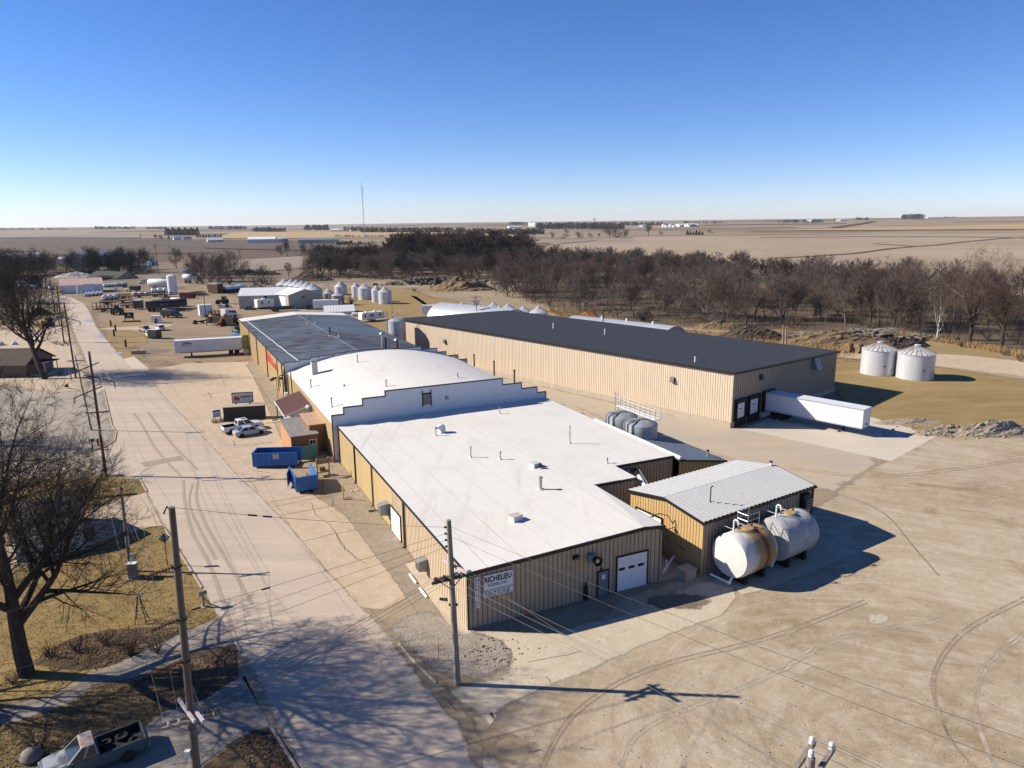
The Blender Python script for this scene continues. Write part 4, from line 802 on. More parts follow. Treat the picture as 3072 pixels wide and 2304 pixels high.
for (p,lab,fr) in ((Z('w',745,555),'dark wall light above the dock doors','e'),(Z('w',1740,310),'big dark hooded vent near the far end of the warehouse end wall','e'),(Z(7,1712,105),'hooded wall light alone on the long cream wall','s'),(Z(2,1757,1170),'hooded wall light at the far part of the long cream wall','s')):
    big='vent' in lab
    if fr=='e': a,z=wend(p); loc=Ww(a,-.06,z); rz=WA
    else: a,z=hitw(p,Ww(0,0),WA+pi/2); loc=Ww(-.06,a,z); rz=WA-pi/2
    t=thing('hooded_vent' if big else 'wall_light',lab,'wall vent' if big else 'wall light',loc,rz); s=1.0 if big else .42
    m=MB(); m.hexa([(-s,-s*1.1,-.9*s),(s,-s*1.1,-.9*s),(s,0,-.9*s),(-s,0,-.9*s),(-s*.9,-s*.35,s),(s*.9,-s*.35,s),(s*.9,0,s),(-s*.9,0,s)]); m.build('hood',B_grey if big else B_trim,t)
    m=MB(); m.box(-s*.85,-s*1.0,-.95*s,s*.85,-.1*s,-.9*s); m.build('louvre' if big else 'lens',B_blk,t)
for k,(zx,zy) in enumerate(((718,1070),(1145,1120),(1893,1365))):
    q=G(Z(3,zx,zy),8.1); t=thing('roof_vent','white vent pipe on the dark warehouse roof, '+['nearest the quonset with three vents','second from the right end','closest to the front corner'][k],'roof vent',(q.x,q.y,8.05)); m=MB(); m.tube((0,0,-.4),(0,0,1.2),.1,n=8); m.build('stack',B_pipew,t); m=MB(); m.lathe([(.15,1.2),(.15,1.3),(0,1.36)],8); m.build('cap',B_pipew,t)
for k,(n,zx,zy) in enumerate(((7,695,162),(7,1455,316),(3,1215,1652))):
    q=G(Z(n,zx,zy)); t=thing('dark_stone' if k<2 else 'utility_pedestal',['dark lump lying along the foot of the long cream wall, farther one','dark lump lying along the foot of the long cream wall, nearer one','small white pedestal at the foot of the long cream wall'][k],'rock' if k<2 else 'pedestal',q); m=MB(); 
    if k<2: m.lathe([(.5,0),(.55,.15),(.3,.34),(0,.38)],8); m.build('lump',B_trim,t)
    else: m.cb(0,0,0,.5,.4,.8); m.build('box',B_pipew,t,bevel=.03)
# lamps and boxes on the warehouse far wall

# upright tank between the dark roofed plant and the warehouse
pt=Mw(31.5,101); hh=HT(pt,Z(2,1355,985)[1]); r_=.5*145*.36166/FPX*(pt-EYE).dot(_f); t=thing('steel_storage_tank','lone pale upright tank with ladder cage between the dark roof and the warehouse','tank',pt)
p0=Z(2,1355,1000); q=G(p0,9.0); pt=Vector((q.x,q.y,0)); t.location=pt; r_=.5*145*.36166/FPX*(q-EYE).dot(_f); hh=9.0
m=MB(); m.lathe([(r_,0),(r_,hh),(r_*.9,hh+.15),(r_*.5,hh+.5),(0,hh+.7)],32); m.build('shell',m_steel('pale_stained_tank',(.42,.43,.44)),t,smooth=True); m=MB()
for y in (-.3,.3): m.bar((-r_-.15,y,0),(-r_-.15,y,hh+2.2),.07)
for i in range(6): m.path([(-r_-.15,-.3,hh-3+i),(-r_-.9,-.3,hh-3+i),(-r_-.9,.3,hh-3+i),(-r_-.15,.3,hh-3+i)],.03,4)
for i in range(7): a=.4+i*.8; m.tube((.6*r_*cos(a),.6*r_*sin(a),hh+.3),(.6*r_*cos(a),.6*r_*sin(a),hh+1.5),.04,n=4); m.tube((.6*r_*cos(a),.6*r_*sin(a),hh+1.5),(.6*r_*cos(a+.8),.6*r_*sin(a+.8),hh+1.5),.035,n=4)
m.build('ladder_rail',B_galv,t)
q=G(Z(2,1595,1215),1.6); t=thing('compressor_unit','black flat equipment box behind the rear parapet against the cream wall','equipment',(q.x,q.y,0),WA+pi/2); m=MB(); m.box(-3.6,-1.3,.2,3.6,1.3,2.6); m.build('housing',B_trim,t,bevel=.05); m=MB()
for x in (-2.4,-.1,2.2): m.lathe([(.9,2.6),(.9,2.75),(.5,2.85),(0,2.9)],16,(x,0,0))
m.build('fan_guard',B_galv,t)
# ---------------------------------------------------------------- semi trailers
V_tire=pm('tyre_rubber',(.02,.02,.021),.85,.2,8); V_rim=pm('wheel_rim',(.45,.45,.46),.4,.1,4,metal=.5); V_white=pm('trailer_white',(.66,.68,.72),.4,.05,.6,col2=(.58,.59,.61),amt=.6); V_dark=pm('chassis_black',(.025,.024,.024),.7,.2,2); V_red=pm('lamp_red',(.35,.01,.01),.3,.1,2); V_alu=pm('aluminium_rail',(.5,.5,.5),.4,.08,2,metal=.5)
def wheel(par,x,y,r=.5,wd=.3,side=1,rim=True):
    m=MB(); m.lathe([(r*.6,-wd/2),(r*.9,-wd/2),(r,-wd*.35),(r,wd*.35),(r*.9,wd/2),(r*.6,wd/2)],20,ax='y'); o=m.build('wheel',V_tire,par,smooth=True); o.location=(x,y,r)
    if rim:
        m=MB(); m.lathe([(0,side*wd*.36),(r*.25,side*wd*.4),(r*.55,side*wd*.33),(r*.62,side*wd*.45)],16,ax='y'); m.build('rim',V_rim,o,smooth=True)
    return o
def semi(nm,lab,loc,rz,L,mat=V_white,logo=None):
    """rear doors at x=0 (against the dock), nose at x=L"""
    t=thing(nm,lab,'semi trailer',loc,rz); m=MB(); m.box(0,-1.3,1.25,L,1.3,4.1); b=m.build('box_body',mat,t,bevel=.05)
    m=MB()
    for s in (-1,1):
        for i in range(1,int(L/.6)): m.box(i*.6-.02,s*1.3-.004 if s<0 else 1.296,1.45,i*.6+.02,s*1.304 if s>0 else -1.296,3.95)
    # keep the panel seams as slim raised strips
    m.build('panel_seams',V_white if mat is V_white else mat,b)
    m=MB()
    for s in (-1,1): m.box(.02,s*1.33-.03,1.2,L-.02,s*1.33+.03,1.38); m.box(.02,s*1.33-.03,3.98,L-.02,s*1.33+.03,4.12)
    m.build('side_rail',V_alu,t)
    m=MB(); m.box(.2,-.5,.95,L-1,-.36,1.25); m.box(.2,.36,.95,L-1,.5,1.25); m.build('frame',V_dark,t)
    for x in (1.5,2.8):
        for s in (-1,1):
            wheel(t,x,s*.95,.52,.6,s)
    for s in (-1,1):
        m=MB(); m.box(L-3.6,s*.75-.08,.12,L-3.4,s*.75+.08,1.25); m.box(L-3.7,s*.75-.16,.0,L-3.3,s*.75+.16,.12); m.build('landing_leg',V_dark,t)
    m=MB(); m.box(.9,-1.25,.35,1.0,1.25,1.1); m.build('mud_flap',V_dark,t)
    m=MB(); m.box(L-.35,-1.05,2.0,L+.02,1.05,3.2) if False else m.box(L,-.2,1.6,L+.05,.2,1.9); m.build('air_coupling',V_dark,t)
    return t
tr=semi('semi_trailer','long white semi trailer half in shade backed to the warehouse dock',Ww(DOCKU,-.5),WA-pi/2,15.2)
# trailer at the left plant dock
a=G(Z('e',2010,690)); # rear wheel foot, near side
nose=G(Z('e',760,780)); d=Vector((a.x-nose.x,a.y-nose.y,0)).normalized(); ang=atan2(-d.y,-d.x)
vD=hitw(Z('e',2140,640),Mc(cL,v0c,0),TH+pi/2+.0139)[0]
base=Mc(cL,v0c+vD+.6,0)-MU*1.3
tl=semi('semi_trailer','long white semi trailer backed to the yellow plant wall by the street lot',base,TH+pi+radians(-6),15.2)
m4=Matrix(((-1,0,0,12.4),(0,0,1,1.34),(0,1,0,3.0),(0,0,0,1)))
textfit('JARA',2.1,.75,I_blk,tl,Matrix(((-1,0,0,13.4),(0,0,1,1.345),(0,1,0,2.95),(0,0,0,1))),bold=.03); m=MB(); m.box(11.2,1.34,2.75,13.6,1.35,2.83); m.build('logo_underline',I_blk,tl)
# dock shelter hood and bumper on the yellow wall
t=thing('dock_shelter','olive and black dock shelter on the yellow wall behind the left trailer','dock door',Mc(cL,v0c+vD+.6,0)-MU*.02,TH-pi/2)
m=MB(); m.box(-1.9,-1.2,.9,-1.45,0,4.5); m.box(1.45,-1.2,.9,1.9,0,4.5); m.box(-1.9,-1.3,4.25,1.9,0,4.7); m.build('dock_seal',pm('olive_canvas',(.25,.24,.07),.8,.1,2),t)
m=MB(); m.box(-2.2,-.9,0,-1.95,-.05,1.25); m.box(1.95,-1.4,0,2.9,-.05,1.3); m.build('bumper_block',B_con,t)
# ---------------------------------------------------------------- roof vents on the white and dark roofs
def rvent(p,surf,h,lab,r=.1,cap=.17,mat=None,guy=False):
    z=5.; 
    for _ in range(4): q=G(p,z); u,v=uv(q); z=surf(u,v)
    t=thing('roof_vent',lab,'roof vent',(q.x,q.y,z)); m=MB(); m.tube((0,0,-.2),(0,0,h),r,n=10); m.build('stack',mat or B_galv,t,smooth=True)
    m=MB(); m.lathe([(cap*.8,h-.12),(cap,h-.05),(cap,h+.06),(cap*.5,h+.16),(0,h+.18)],12); m.build('cap',mat or B_galv,t,smooth=True)
    m=MB(); m.lathe([(r*2.6,0.01),(r*2.2,.06),(r*1.3,.12)],12); m.build('flashing',B_seam,t); return t
sA=lambda u,v: rz_(u,v); sB=lambda u,v: br(min(UR,max(UL,u))); sC=lambda u,v: eL+(eX-eL)*(u-cL)/(cX-cL) if u<cX else eX+(eR-eX)*(u-cX)/(cR-cX)
for a in ((6,1680,572,.95,'bent-shadow vent pipe beside the gooseneck hood on the flat white roof'),(6,1970,752,1.15,'slim vent pipe in the middle of the flat white roof'),(7,280,770,.8,'short stained vent pipe right of the slim middle pipe'),(7,275,390,.7,'small vent pipe just in front of the stepped parapet'),(7,612,1018,1.2,'fat vent stack with stained base on the white roof'),(7,1165,800,.5,'tiny vent pipe by the notch in the white roof')):
    rvent(Z(*a[:3]),sA,a[3],a[4],.16 if 'fat' in a[4] else .07,.24 if 'fat' in a[4] else .12)
t=rvent(Z(7,856,638),sA,2.1,'tall thin mast pipe on the right side of the flat white roof',.07,.09); m=MB(); m.bar((-.3,0,1.2),(.1,0,1.2),.05); m.build('arm',B_galv,t)
for a in ((6,645,172,1.2,'vent pipe left of the others near the street eave of the barrel roof'),(6,818,335,1.3,'vent pipe closest to the low step of the parapet'),(6,1268,163,.9,'vent pipe behind the parapet top step'),(6,1858,88,.5,'small stub vent far right on the barrel roof'),(2,1030,1345,1.2,'vent pipe high on the barrel roof crown'),(6,918,162,.2,'tiny stub on the barrel roof')):
    rvent(Z(*a[:3]),sB,a[3],a[4],.1,.16)
for a in ((7,228,72,2.4,'rust brown stack at the right eave of the barrel roof, farther one'),(7,396,132,2.0,'rust brown stack at the right eave of the barrel roof, nearer one'),(2,1998,1375,2.0,'thin brown stack beyond the barrel roof right eave')):
    q=G(Z(*a[:3]),5.1); t=thing('flue_stack',a[4],'flue',(q.x,q.y,4.6)); m=MB(); m.tube((0,0,0),(0,0,a[3]+.5),.14,n=10); m.build('pipe',B_rust,t); m=MB(); m.lathe([(.2,a[3]+.5),(.2,a[3]+.6),(0,a[3]+.7)],10); m.build('cap',B_trim,t)
for a in ((2,618,1022,1.6,'pale vent pipe on the far left of the dark roof'),(2,683,1020,1.5,'pale vent pipe beside the far left one on the dark roof'),(2,803,1128,1.8,'black vent pipe at the ridge of the dark roof'),(2,876,1130,1.7,'grey vent pipe just right of the ridge of the dark roof')):
    rvent(Z(*a[:3]),sC,a[3],a[4],.14,.2,B_trim if 'black' in a[4] else None)
# big stacks behind the rear parapet
for (p,h,lab) in ((Z(2,1240,1225),3.0,'double steel chimney with domed cap behind the rear parapet'),(Z(2,1358,1235),2.0,'single chimney with flared cap behind the rear parapet')):
    q=G(p,7.2); t=thing('chimney_stack',lab,'chimney',(q.x,q.y,6.9)); m=MB(); m.tube((0,0,-.3),(0,0,h),.28,n=12); m.build('stack',B_rust if 'single' in lab else B_galv,t,smooth=True); m=MB(); m.lathe([(.3,h-.1),(.55,h),(.5,h+.15),(.2,h+.42),(0,h+.45)],14); m.build('cap',B_galv,t,smooth=True)
    if 'double' in lab: m=MB(); m.tube((.6,.1,-.3),(.6,.1,h-.7),.18,n=10); m.build('second_flue',B_rust,t)
    else: m=MB(); m.path([(-1.4,0,0),(-1.4,0,1.5),(-.3,0,1.6)],.06,6); m.build('side_pipe',B_trim,t)
# square white chimney at the rear parapet
z=5.5
for _ in range(4): q=G(Z(6,675,60),z); z=sB(*uv(q))
t=thing('square_chimney','square pale masonry chimney with grey cap at the rear corner of the barrel roof','chimney',(q.x,q.y,z),TH); hh=HT((q.x,q.y,z),Z(2,675,1330)[1]); m=MB(); m.cb(0,0,-.5,.95,.95,hh+.25); m.build('shaft',pm('pale_block',(.55,.54,.46),.85,.08,1),t); m=MB(); m.cb(0,0,hh-.25,1.05,1.05,.3); m.build('cap',B_grey,t)
# hoods and curb boxes on the flat roof
q=G(Z(6,1735,545),5.1); t=thing('roof_hood','white gooseneck vent hood casting a small shadow on the flat roof','roof vent',(q.x,q.y,sA(*uv(q))),TH); m=MB(); m.ex([(-.35,0),(.3,0),(.3,.75),(.2,1.0),(0,1.12),(-.25,1.1),(-.75,.85),(-.75,.55),(-.35,.7)],-.35,.35,'y'); m.build('duct',B_roofw,t,bevel=.02); m=MB(); m.box(-.77,-.3,.58,-.74,.3,.84); m.build('grille',B_trim,t)
for (p,lab,col) in ((Z(7,568,830),'pale green curb box beside a small dark vent on the white roof',(.50,.55,.52)),(Z(7,405,1262),'white curb box with tan lid nearest the front edge of the roof',(.66,.66,.64))):
    q=G(p,5.2); t=thing('roof_curb',lab,'roof box',(q.x,q.y,sA(*uv(q))),TH+.25); m=MB(); m.cb(0,0,-.05,1.0,.8,.45); m.build('box',B_roofw,t,bevel=.02); m=MB(); m.cb(0,0,.4,1.08,.88,.1); m.build('lid',pm('curb_lid_'+str(int(p[0])),col if 'green' in lab else (.47,.43,.36),.6,.08,2),t,bevel=.02)
rvent(Z(7,610,845),sA,.4,'low dark mushroom vent beside the pale green curb box',.12,.2,B_trim)
for (u,v,a) in ((12.4,8.2,.2),(13.0,15,.3)):
    pass
# pipes and ladder on the rear building street corner
t=thing('wall_pipes','dark bent pipes climbing the yellow wall corner by the maroon roof','pipe',Mw(-1.0,84.5),TH); m=MB()
m.path([(0,0,0),(0,0,4.2),(-.3,.1,4.6),(-.9,.1,4.6),(-1.0,.1,4.2),(-1.0,.1,2.6)],.09,8); m.path([(-.25,-.3,0),(-.25,-.3,5.5),(-.1,-.3,5.9)],.09,8); m.build('pipe',B_trim,t,smooth=True)
m=MB(); m.box(-.7,-3.0,.0,-.2,-2.2,2.0); m.build('white_cabinet',B_white,t)
v=hitw(Z(6,655,330),Mw(UL,WV),TH+pi/2); t=thing('wall_camera','white twin flood lamp bracket at the yellow wall eave','flood light',Mw(UL-.06,WV+v[0],v[1]),TH); m=MB(); m.bar((0,0,0),(-.5,0,.15),.08); m.build('bracket',B_trim,t)
for s in (-1,1): m=MB(); m.xf=Matrix.Translation((-.55,s*.35,.05)); m.hexa([(-.3,-.2,-.15),(.1,-.2,-.15),(.1,.2,-.15),(-.3,.2,-.15),(-.2,-.2,.15),(.1,-.2,.15),(.1,.2,.15),(-.2,.2,.15)]); m.build('lamp_head',B_pipew,t)
# ---------------------------------------------------------------- brown sheds and maroon canopy along the street wall
Wd=pm('brown_wood_siding',(.235,.125,.06),.8,.2,1.,stretch=(6,6,.5),bump=.2); Wd2=pm('sunlit_brown_wood',(.42,.215,.10),.8,.15,1.,stretch=(6,6,.5),bump=.2); Rf=pm('grey_brown_roll_roof',(.225,.205,.185),.9,.18,.6,stretch=(2.5,.3,1),col2=(.33,.31,.29),amt=.6); Rf2=pm('tan_roof_sheet',(.46,.29,.19),.8,.08,.7); Mar=pm('maroon_shingles',(.075,.028,.028),.85,.2,1.2,stretch=(3,.5,1),col2=(.15,.09,.09),amt=.62,bump=.3)
# shed: roof corner points seen at height 3
hS=3.1; A_=G(Z('d',510,845),hS); B_=G(Z('d',900,780),hS); C_=G(Z('d',310,555),hS)
ua=(B_-A_); Ls=ua.length; au=atan2(ua.y,ua.x); Lv=(C_-A_).length
t=thing('brown_shed','boxy brown wooden shed with flat grey roof and small white window','shed',A_.xy,TH)
Ls_=max(3.6,(B_-A_).dot(MU)); Lv_=(C_-A_).dot(MV)
m=MB(); m.box(0,0,0,.1,Lv_,hS); o=m.build('wall',Wd2,t); o['label']='sunlit orange brown street side wall'  # brown wood lightened, putting the sun on this wall into its colour
m=MB(); m.box(.1,0,0,Ls_,.1,hS); m.box(.1,Lv_-.1,0,Ls_,Lv_,hS); m.box(Ls_-.1,.1,0,Ls_,Lv_-.1,hS); m.build('wall',Wd,t)
m=MB(); m.box(-.1,-.1,hS,Ls_+.1,Lv_+.1,hS+.12); m.build('roof',Rf,t); m=MB(); m.tube((.4,.7,hS+.1),(.4,.7,hS+.4),.06,n=8); m.tube((.3,Lv_-.5,hS+.1),(.3,Lv_-.5,hS+.45),.06,n=8); m.build('roof_pipe',B_galv,t)
m=MB()
for a in ((2.35,-.05,1.75,2.45,.1,2.5),(3.2,-.05,1.75,3.3,.1,2.5),(2.45,-.05,1.75,3.2,.1,1.84),(2.45,-.05,2.4,3.2,.1,2.5),(2.79,-.04,1.84,2.85,.1,2.4)): m.box(*a)
f=m.build('window_frame',B_white,t); m=MB(); m.box(2.45,-.02,1.84,3.2,.05,2.4); m.build('pane',B_gl,f)
A2=G(Z('d',815,650),3.9); B2=G(Z('d',1025,575),3.9); C2=G(Z('d',660,460),3.9); Lu2=-(uv(A2)[0])-.1; Lv2=(C2-A2).dot(MV)
t=thing('brown_shed','taller narrow brown shed with tan roof against the yellow wall','shed',A2.xy,TH); Lu2=max(2.,Lu2+ -.6+ .1)
m=MB(); m.box(0,0,0,Lu2,.1,3.9); m.box(0,.1,0,.1,Lv2,3.9); m.box(.1,Lv2-.1,0,Lu2,Lv2,3.9); m.build('wall',Wd,t); m=MB(); m.box(-.12,-.12,3.9,Lu2,Lv2+.1,4.02); m.build('roof',Rf2,t)
# maroon canopy
zl,zh=3.0,4.3; a=G(Z('d',430,480),zl); b=G(Z('d',245,245),zl); vA=uv(a)[1]; vB=uv(b)[1]; uO=uv(a)[0]
t=thing('maroon_canopy','entrance porch with sloping maroon shingle roof on the street wall','porch',Mw(uO,vA),TH); Lc=vB-vA; Wc=-uO-.62
m=MB(); m.slab((-.25,-.25,zl),(Wc,-.25,zh),(Wc,Lc+.25,zh),(-.25,Lc+.25,zl),.14); m.build('roof',Mar,t); m=MB(); m.bar((-.28,-.27,zl-.07),(-.28,Lc+.27,zl-.07),.06,.2); m.bar((-.28,-.27,zl-.07),(Wc,-.27,zh-.07),.06,.2); m.build('fascia',B_white,t)
m=MB(); m.box(.9,.2,0,1.0,Lc-.2,zl+.3); m.ex([(.9,0),(Wc,0),(Wc,zh-.25),(.9,zl+.2)],.2,.3,'y'); m.build('wall',B_doorw,t)
for y in (0,Lc): m=MB(); m.box(-.08,y-.08,0,.08,y+.08,zl-.1); m.build('post',B_trim,t)
m=MB(); m.box(.86,Lc*.4,0,.9,Lc*.4+1,2.1); m.build('door',B_doorg,t)
q=G(Z('d',295,200)); t=thing('flood_light_pole','short pale pole with three dark flood lamps by the maroon porch','flood light',q); m=MB(); m.tube((0,0,0),(0,0,3.6),.09,n=8); m.build('pole',pm('tan_pole',(.5,.42,.3),.7,.1,2),t)
for a in (.4,2.2,4.0): m=MB(); m.xf=Matrix.Translation((.7*cos(a),.7*sin(a),3.7))@Matrix.Rotation(a,4,'Z'); m.hexa([(-.1,-.35,-.1),(.45,-.35,-.22),(.45,.35,-.22),(-.1,.35,-.1),(-.1,-.35,.2),(.4,-.35,.12),(.4,.35,.12),(-.1,.35,.2)]); m.bar((-.65,0,-.15),(0,0,0),.06); m.build('lamp_head',B_trim,t)
# small things along the wall
q=G(Z(6,913,1105)); t=thing('bollard','tan steel bollard standing at the gravel edge','bollard',q); m=MB(); m.tube((0,0,0),(0,0,1.65),.1,n=10); m.build('post',pm('bollard_tan',(.62,.47,.22),.6,.06,2),t); m=MB(); m.lathe([(.1,1.65),(.06,1.72),(0,1.74)],10); m.build('cap',B_con,t)
q=G(Z(6,950,1095)); S('manhole_cover',[(q.x+.55*cos(i*pi/12),q.y+.55*sin(i*pi/12)) for i in range(24)],pm('cast_iron',(.16,.115,.085),.8,.2,4),10,0)
q=G(Z(6,740,905)); t=thing('wooden_frame','weathered wooden loading frame with two tall posts beside the dumpsters','wooden stand',q,TH+.1); Wo=pm('weathered_wood',(.28,.22,.15),.85,.2,2,stretch=(3,3,.4))
for x in (-.75,.75): m=MB(); m.box(x-.08,-.5,0,x+.08,-.34,2.5); m.build('post',Wo,t)
m=MB(); m.box(-.7,-.48,.55,.7,.5,.68); m.box(-.7,-.45,1.7,.7,-.38,2.3); m.build('panel',Wo,t); m=MB(); m.cb(0,.1,.68,.7,.6,.5); m.build('crate',Wd,t)
q=G(Z('d',1175,1240)); t=thing('brown_debris','heap of brown sticks and scrap beside the white street door','debris',q); m=MB()
for i in range(12): a=RN.uniform(0,6.28); m.bar((RN.uniform(-.8,.8),RN.uniform(-.6,.6),.08+.03*i),(RN.uniform(-.8,.8)+.6*cos(a),RN.uniform(-.6,.6)+.6*sin(a),.1+.03*i),.09)
m.build('scrap',Wd,t)
for k,p in enumerate(((Z(10,1490,95)),(Z(10,1575,210)))):
    q=G(p); t=thing('parking_curb',['pale concrete parking curb on the gravel, farther from the corner','pale concrete parking curb on the gravel, nearer the corner'][k],'parking curb',q,TH+pi/2); m=MB(); m.ex([(-.1,0),(.1,0),(.07,.16),(-.07,.16)],-.95,.95); m.build('block',B_pipew,t)
q=G(Z(10,1747,270)); t=thing('downspout_elbow','black drain elbow lying at the foot of the pale wall','drain pipe',q); m=MB(); m.path([(-.35,.1,.1),(0,0,.12),(.3,-.15,.2)],.13,8); m.build('pipe',B_blk,t)
for k,p in enumerate((Z(6,1005,1030),Z(6,1150,1200),Z(6,830,775))):
    q=G(p); t=thing('splash_block','dark splash block at a wall downspout, '+['second from the brown sheds','closest to the grey cooler','beside the brown sheds'][k],'splash block',q,TH); m=MB(); m.ex([(-.35,.0),(.35,0),(.35,.18),(.25,.08),(-.25,.08),(-.35,.18)],-.25,.25,'y'); m.build('block',V_dark if k else B_con,t)
q=G(Z('d',215,570)); t=thing('electrical_vault','tan concrete vault slab with dark square hatch near the brown shed','vault',q,TH); m=MB(); m.cb(0,0,0,2.6,2.,.1); m.build('slab',B_yel,t); m=MB(); m.cb(.35,.1,.1,.9,.8,.03); m.build('hatch',V_dark,t)
# blue roll-off dumpsters
Bl=pm('dumpster_blue',(.035,.15,.42),.5,.15,1.2,col2=(.075,.2,.45),amt=.6,s2=2.); BlD=pm('dumpster_inside',(.03,.055,.085),.7,.2,2); Tl=pm('teal_door',(.06,.20,.24),.5,.12,1.5)
def dumpster(lab,loc,rz,L,door_a,side='r',fill=None):
    t=thing('roll_off_dumpster',lab,'dumpster',loc,rz,'blue roll-off dumpsters by the street wall'); Wd_,H_=2.3,1.75; z0=.25
    m=MB(); m.box(0,-Wd_/2,z0,L,Wd_/2,z0+.08); m.build('floor',BlD,t)
    m=MB()
    for s in (-1,1): m.hexa([(0,s*Wd_/2-.04,z0),(L,s*Wd_/2-.04,z0),(L,s*Wd_/2+.04,z0),(0,s*Wd_/2+.04,z0),(0,s*(Wd_/2+.06)-.04,z0+H_),(L,s*(Wd_/2+.06)-.04,z0+H_),(L,s*(Wd_/2+.06)+.04,z0+H_),(0,s*(Wd_/2+.06)+.04,z0+H_)])
    m.box(0,-Wd_/2,z0,.08,Wd_/2,z0+H_); b=m.build('body',Bl,t)
    m=MB()
    n=int(L/.75)
    for s in (-1,1):
        for i in range(n+1): x=.05+i*(L-.1)/n; m.box(x-.05,s*(Wd_/2+.09)-.05,z0,x+.05,s*(Wd_/2+.09)+.05,z0+H_)
        m.box(-.03,s*(Wd_/2+.09)-.07,z0+H_-.06,L+.03,s*(Wd_/2+.09)+.07,z0+H_+.06)
    for y in (-.6,.6): m.box(-.07,y-.05,z0,.0,y+.05,z0+H_)
    m.box(-.08,-Wd_/2-.1,z0+H_-.06,.05,Wd_/2+.1,z0+H_+.06); m.build('rib',Bl,b)
    m=MB()
    for y in (-.55,.55): m.box(-.1,y-.08,.0,L+.1,y+.08,z0)
    m.build('skid_rail',V_dark,t)
    dm=MB(); dm.xf=Matrix.Translation((L,(Wd_/2 if door_a>0 else -Wd_/2),0))@Matrix.Rotation(door_a,4,'Z'); sg=-1 if door_a>0 else 1
    dm.box(-.04,0 if sg>0 else -Wd_,z0,.04,Wd_ if sg>0 else 0,z0+H_); dm.build('door',Tl if 'long' in lab else Bl,t)
    m=MB(); rr=random.Random(5)
    for i in range(16): x=rr.uniform(.6,L-.6); y=rr.uniform(-.8,.8); a=rr.uniform(0,6.3); m.bar((x,y,z0+.15+rr.random()*.5),(x+.7*cos(a),y+.5*sin(a),z0+.2+rr.random()*.8),.1,.14)
    m.build('scrap_load',pm('scrap_'+str(int(L*10)),(.16,.14,.12),.8,.5,1.5),t)
    return t,L
p0=G(Z(6,165,845)); p1=G(Z(6,535,835)); aa=atan2(p1.y-p0.y,p1.x-p0.x); L=(p1-p0).length; n_=Vector((-sin(aa),cos(aa),0))
t,L=dumpster('long blue dumpster with open teal end door and white placard',(p0+n_*1.2).xy,aa,L,radians(127))
m=MB(); m.box(L*.46,-1.32,1.25,L*.6,-1.28,1.95); m.build('placard',pm('placard_grey',(.42,.45,.44),.6,.1,2),t)
p0=G(Z(6,525,1060)); p1=G(Z(6,708,1030)); aa=atan2(p1.y-p0.y,p1.x-p0.x); 
mid=(p0+p1)/2
dumpster('short blue dumpster seen from its closed end with both sides splayed',mid.xy,aa+pi/2,4.6,radians(252))
# ---------------------------------------------------------------- signs and hedge box on the lot
q=G(Z('p',615,965)); q2=G(Z('p',1660,900)); aa=atan2(q2.y-q.y,q2.x-q.x); L=(q2-q).length
ht=HT(q,Z('p',600,630)[1])
t=thing('lot_wall','flat topped dark masonry block with tan coping behind the white pickup','wall',q,aa); m=MB(); m.box(0,0,0,L,1.5,ht); m.build('wall_body',pm('dark_block',(.05,.042,.036),.95,.2,1.5),t); m=MB(); m.box(-.08,-.05,ht,L+.08,1.55,ht+.1); m.build('coping',B_con,t)
# pylon sign above it
pc=q+Vector((cos(aa),sin(aa),0))*(L*.47)+Vector((-sin(aa),cos(aa),0))*2.2
zb=3.0
for _ in range(6):
    zb=HT(pc,Z('p',1090,480)[1])
zt=HT(pc,Z('p',1090,242)[1]); wl=hitw(Z('p',840,495),pc,aa)[0]; wr_=hitw(Z('p',1350,440),pc,aa)[0]
t=thing('pylon_sign','framed company sign with red flag emblem standing behind the dark block','sign',pc,aa)
m=MB(); m.box(wl,-.15,zb,wr_,.15,zt); m.build('sign_face',pm('sign_cream',(.62,.60,.53),.6,.05,1),t); m=MB()
for a in ((wl-.08,zb-.08,wr_+.08,zb),(wl-.08,zt,wr_+.08,zt+.08),(wl-.08,zb,wl,zt),(wr_,zb,wr_+.08,zt)): m.box(a[0],-.2,a[1],a[2],.2,a[3])
m.build('frame',B_trim,t)
for x in (wl+.5,wr_-.5): m=MB(); m.box(x-.1,-.1,0,x+.1,.1,zb); m.build('post',B_trim,t)
Ws,Hs=wr_-wl,zt-zb; I_mar=pm('emblem_red',(.45,.02,.025),.5,.05,2)
m=MB(); fx=[wl+Ws*(.08+.28*i/8) for i in range(9)]; m.add([(x,-.165,zb+Hs*(.24+.03*sin(i*.8))) for i,x in enumerate(fx)]+[(x,-.165,zb+Hs*(.66+.03*sin(i*.8))) for i,x in enumerate(fx)],[(i,i+1,i+10,i+9) for i in range(8)]); m.build('flag_emblem',I_mar,t)
T2=lambda x,z:Matrix(((1,0,0,x),(0,0,-1,-.17),(0,1,0,z),(0,0,0,1)))
textfit('RICHELIEU',Ws*.54,Hs*.22,I_blk,t,T2(wl+Ws*.42,zb+Hs*.5),bold=.04); textfit('FOODS, INC',Ws*.34,Hs*.1,I_blk,t,T2(wl+Ws*.51,zb+Hs*.3),bold=.0)
textfit('FOODS',Ws*.2,Hs*.12,pm('emblem_pink',(.6,.2,.2),.5,.05,2),t,T2(wl+Ws*.12,zb+Hs*.4)@Matrix.Translation((0,0,.004)))
q=G(Z('p',340,985)); q2=G(Z('p',540,950)); aa2=atan2(q2.y-q.y,q2.x-q.x); L=(q2-q).length
zt=HT(q,Z('p',285,695)[1]); t=thing('notice_sign','blue headed white notice board on two posts at the planter','sign',q,aa2)
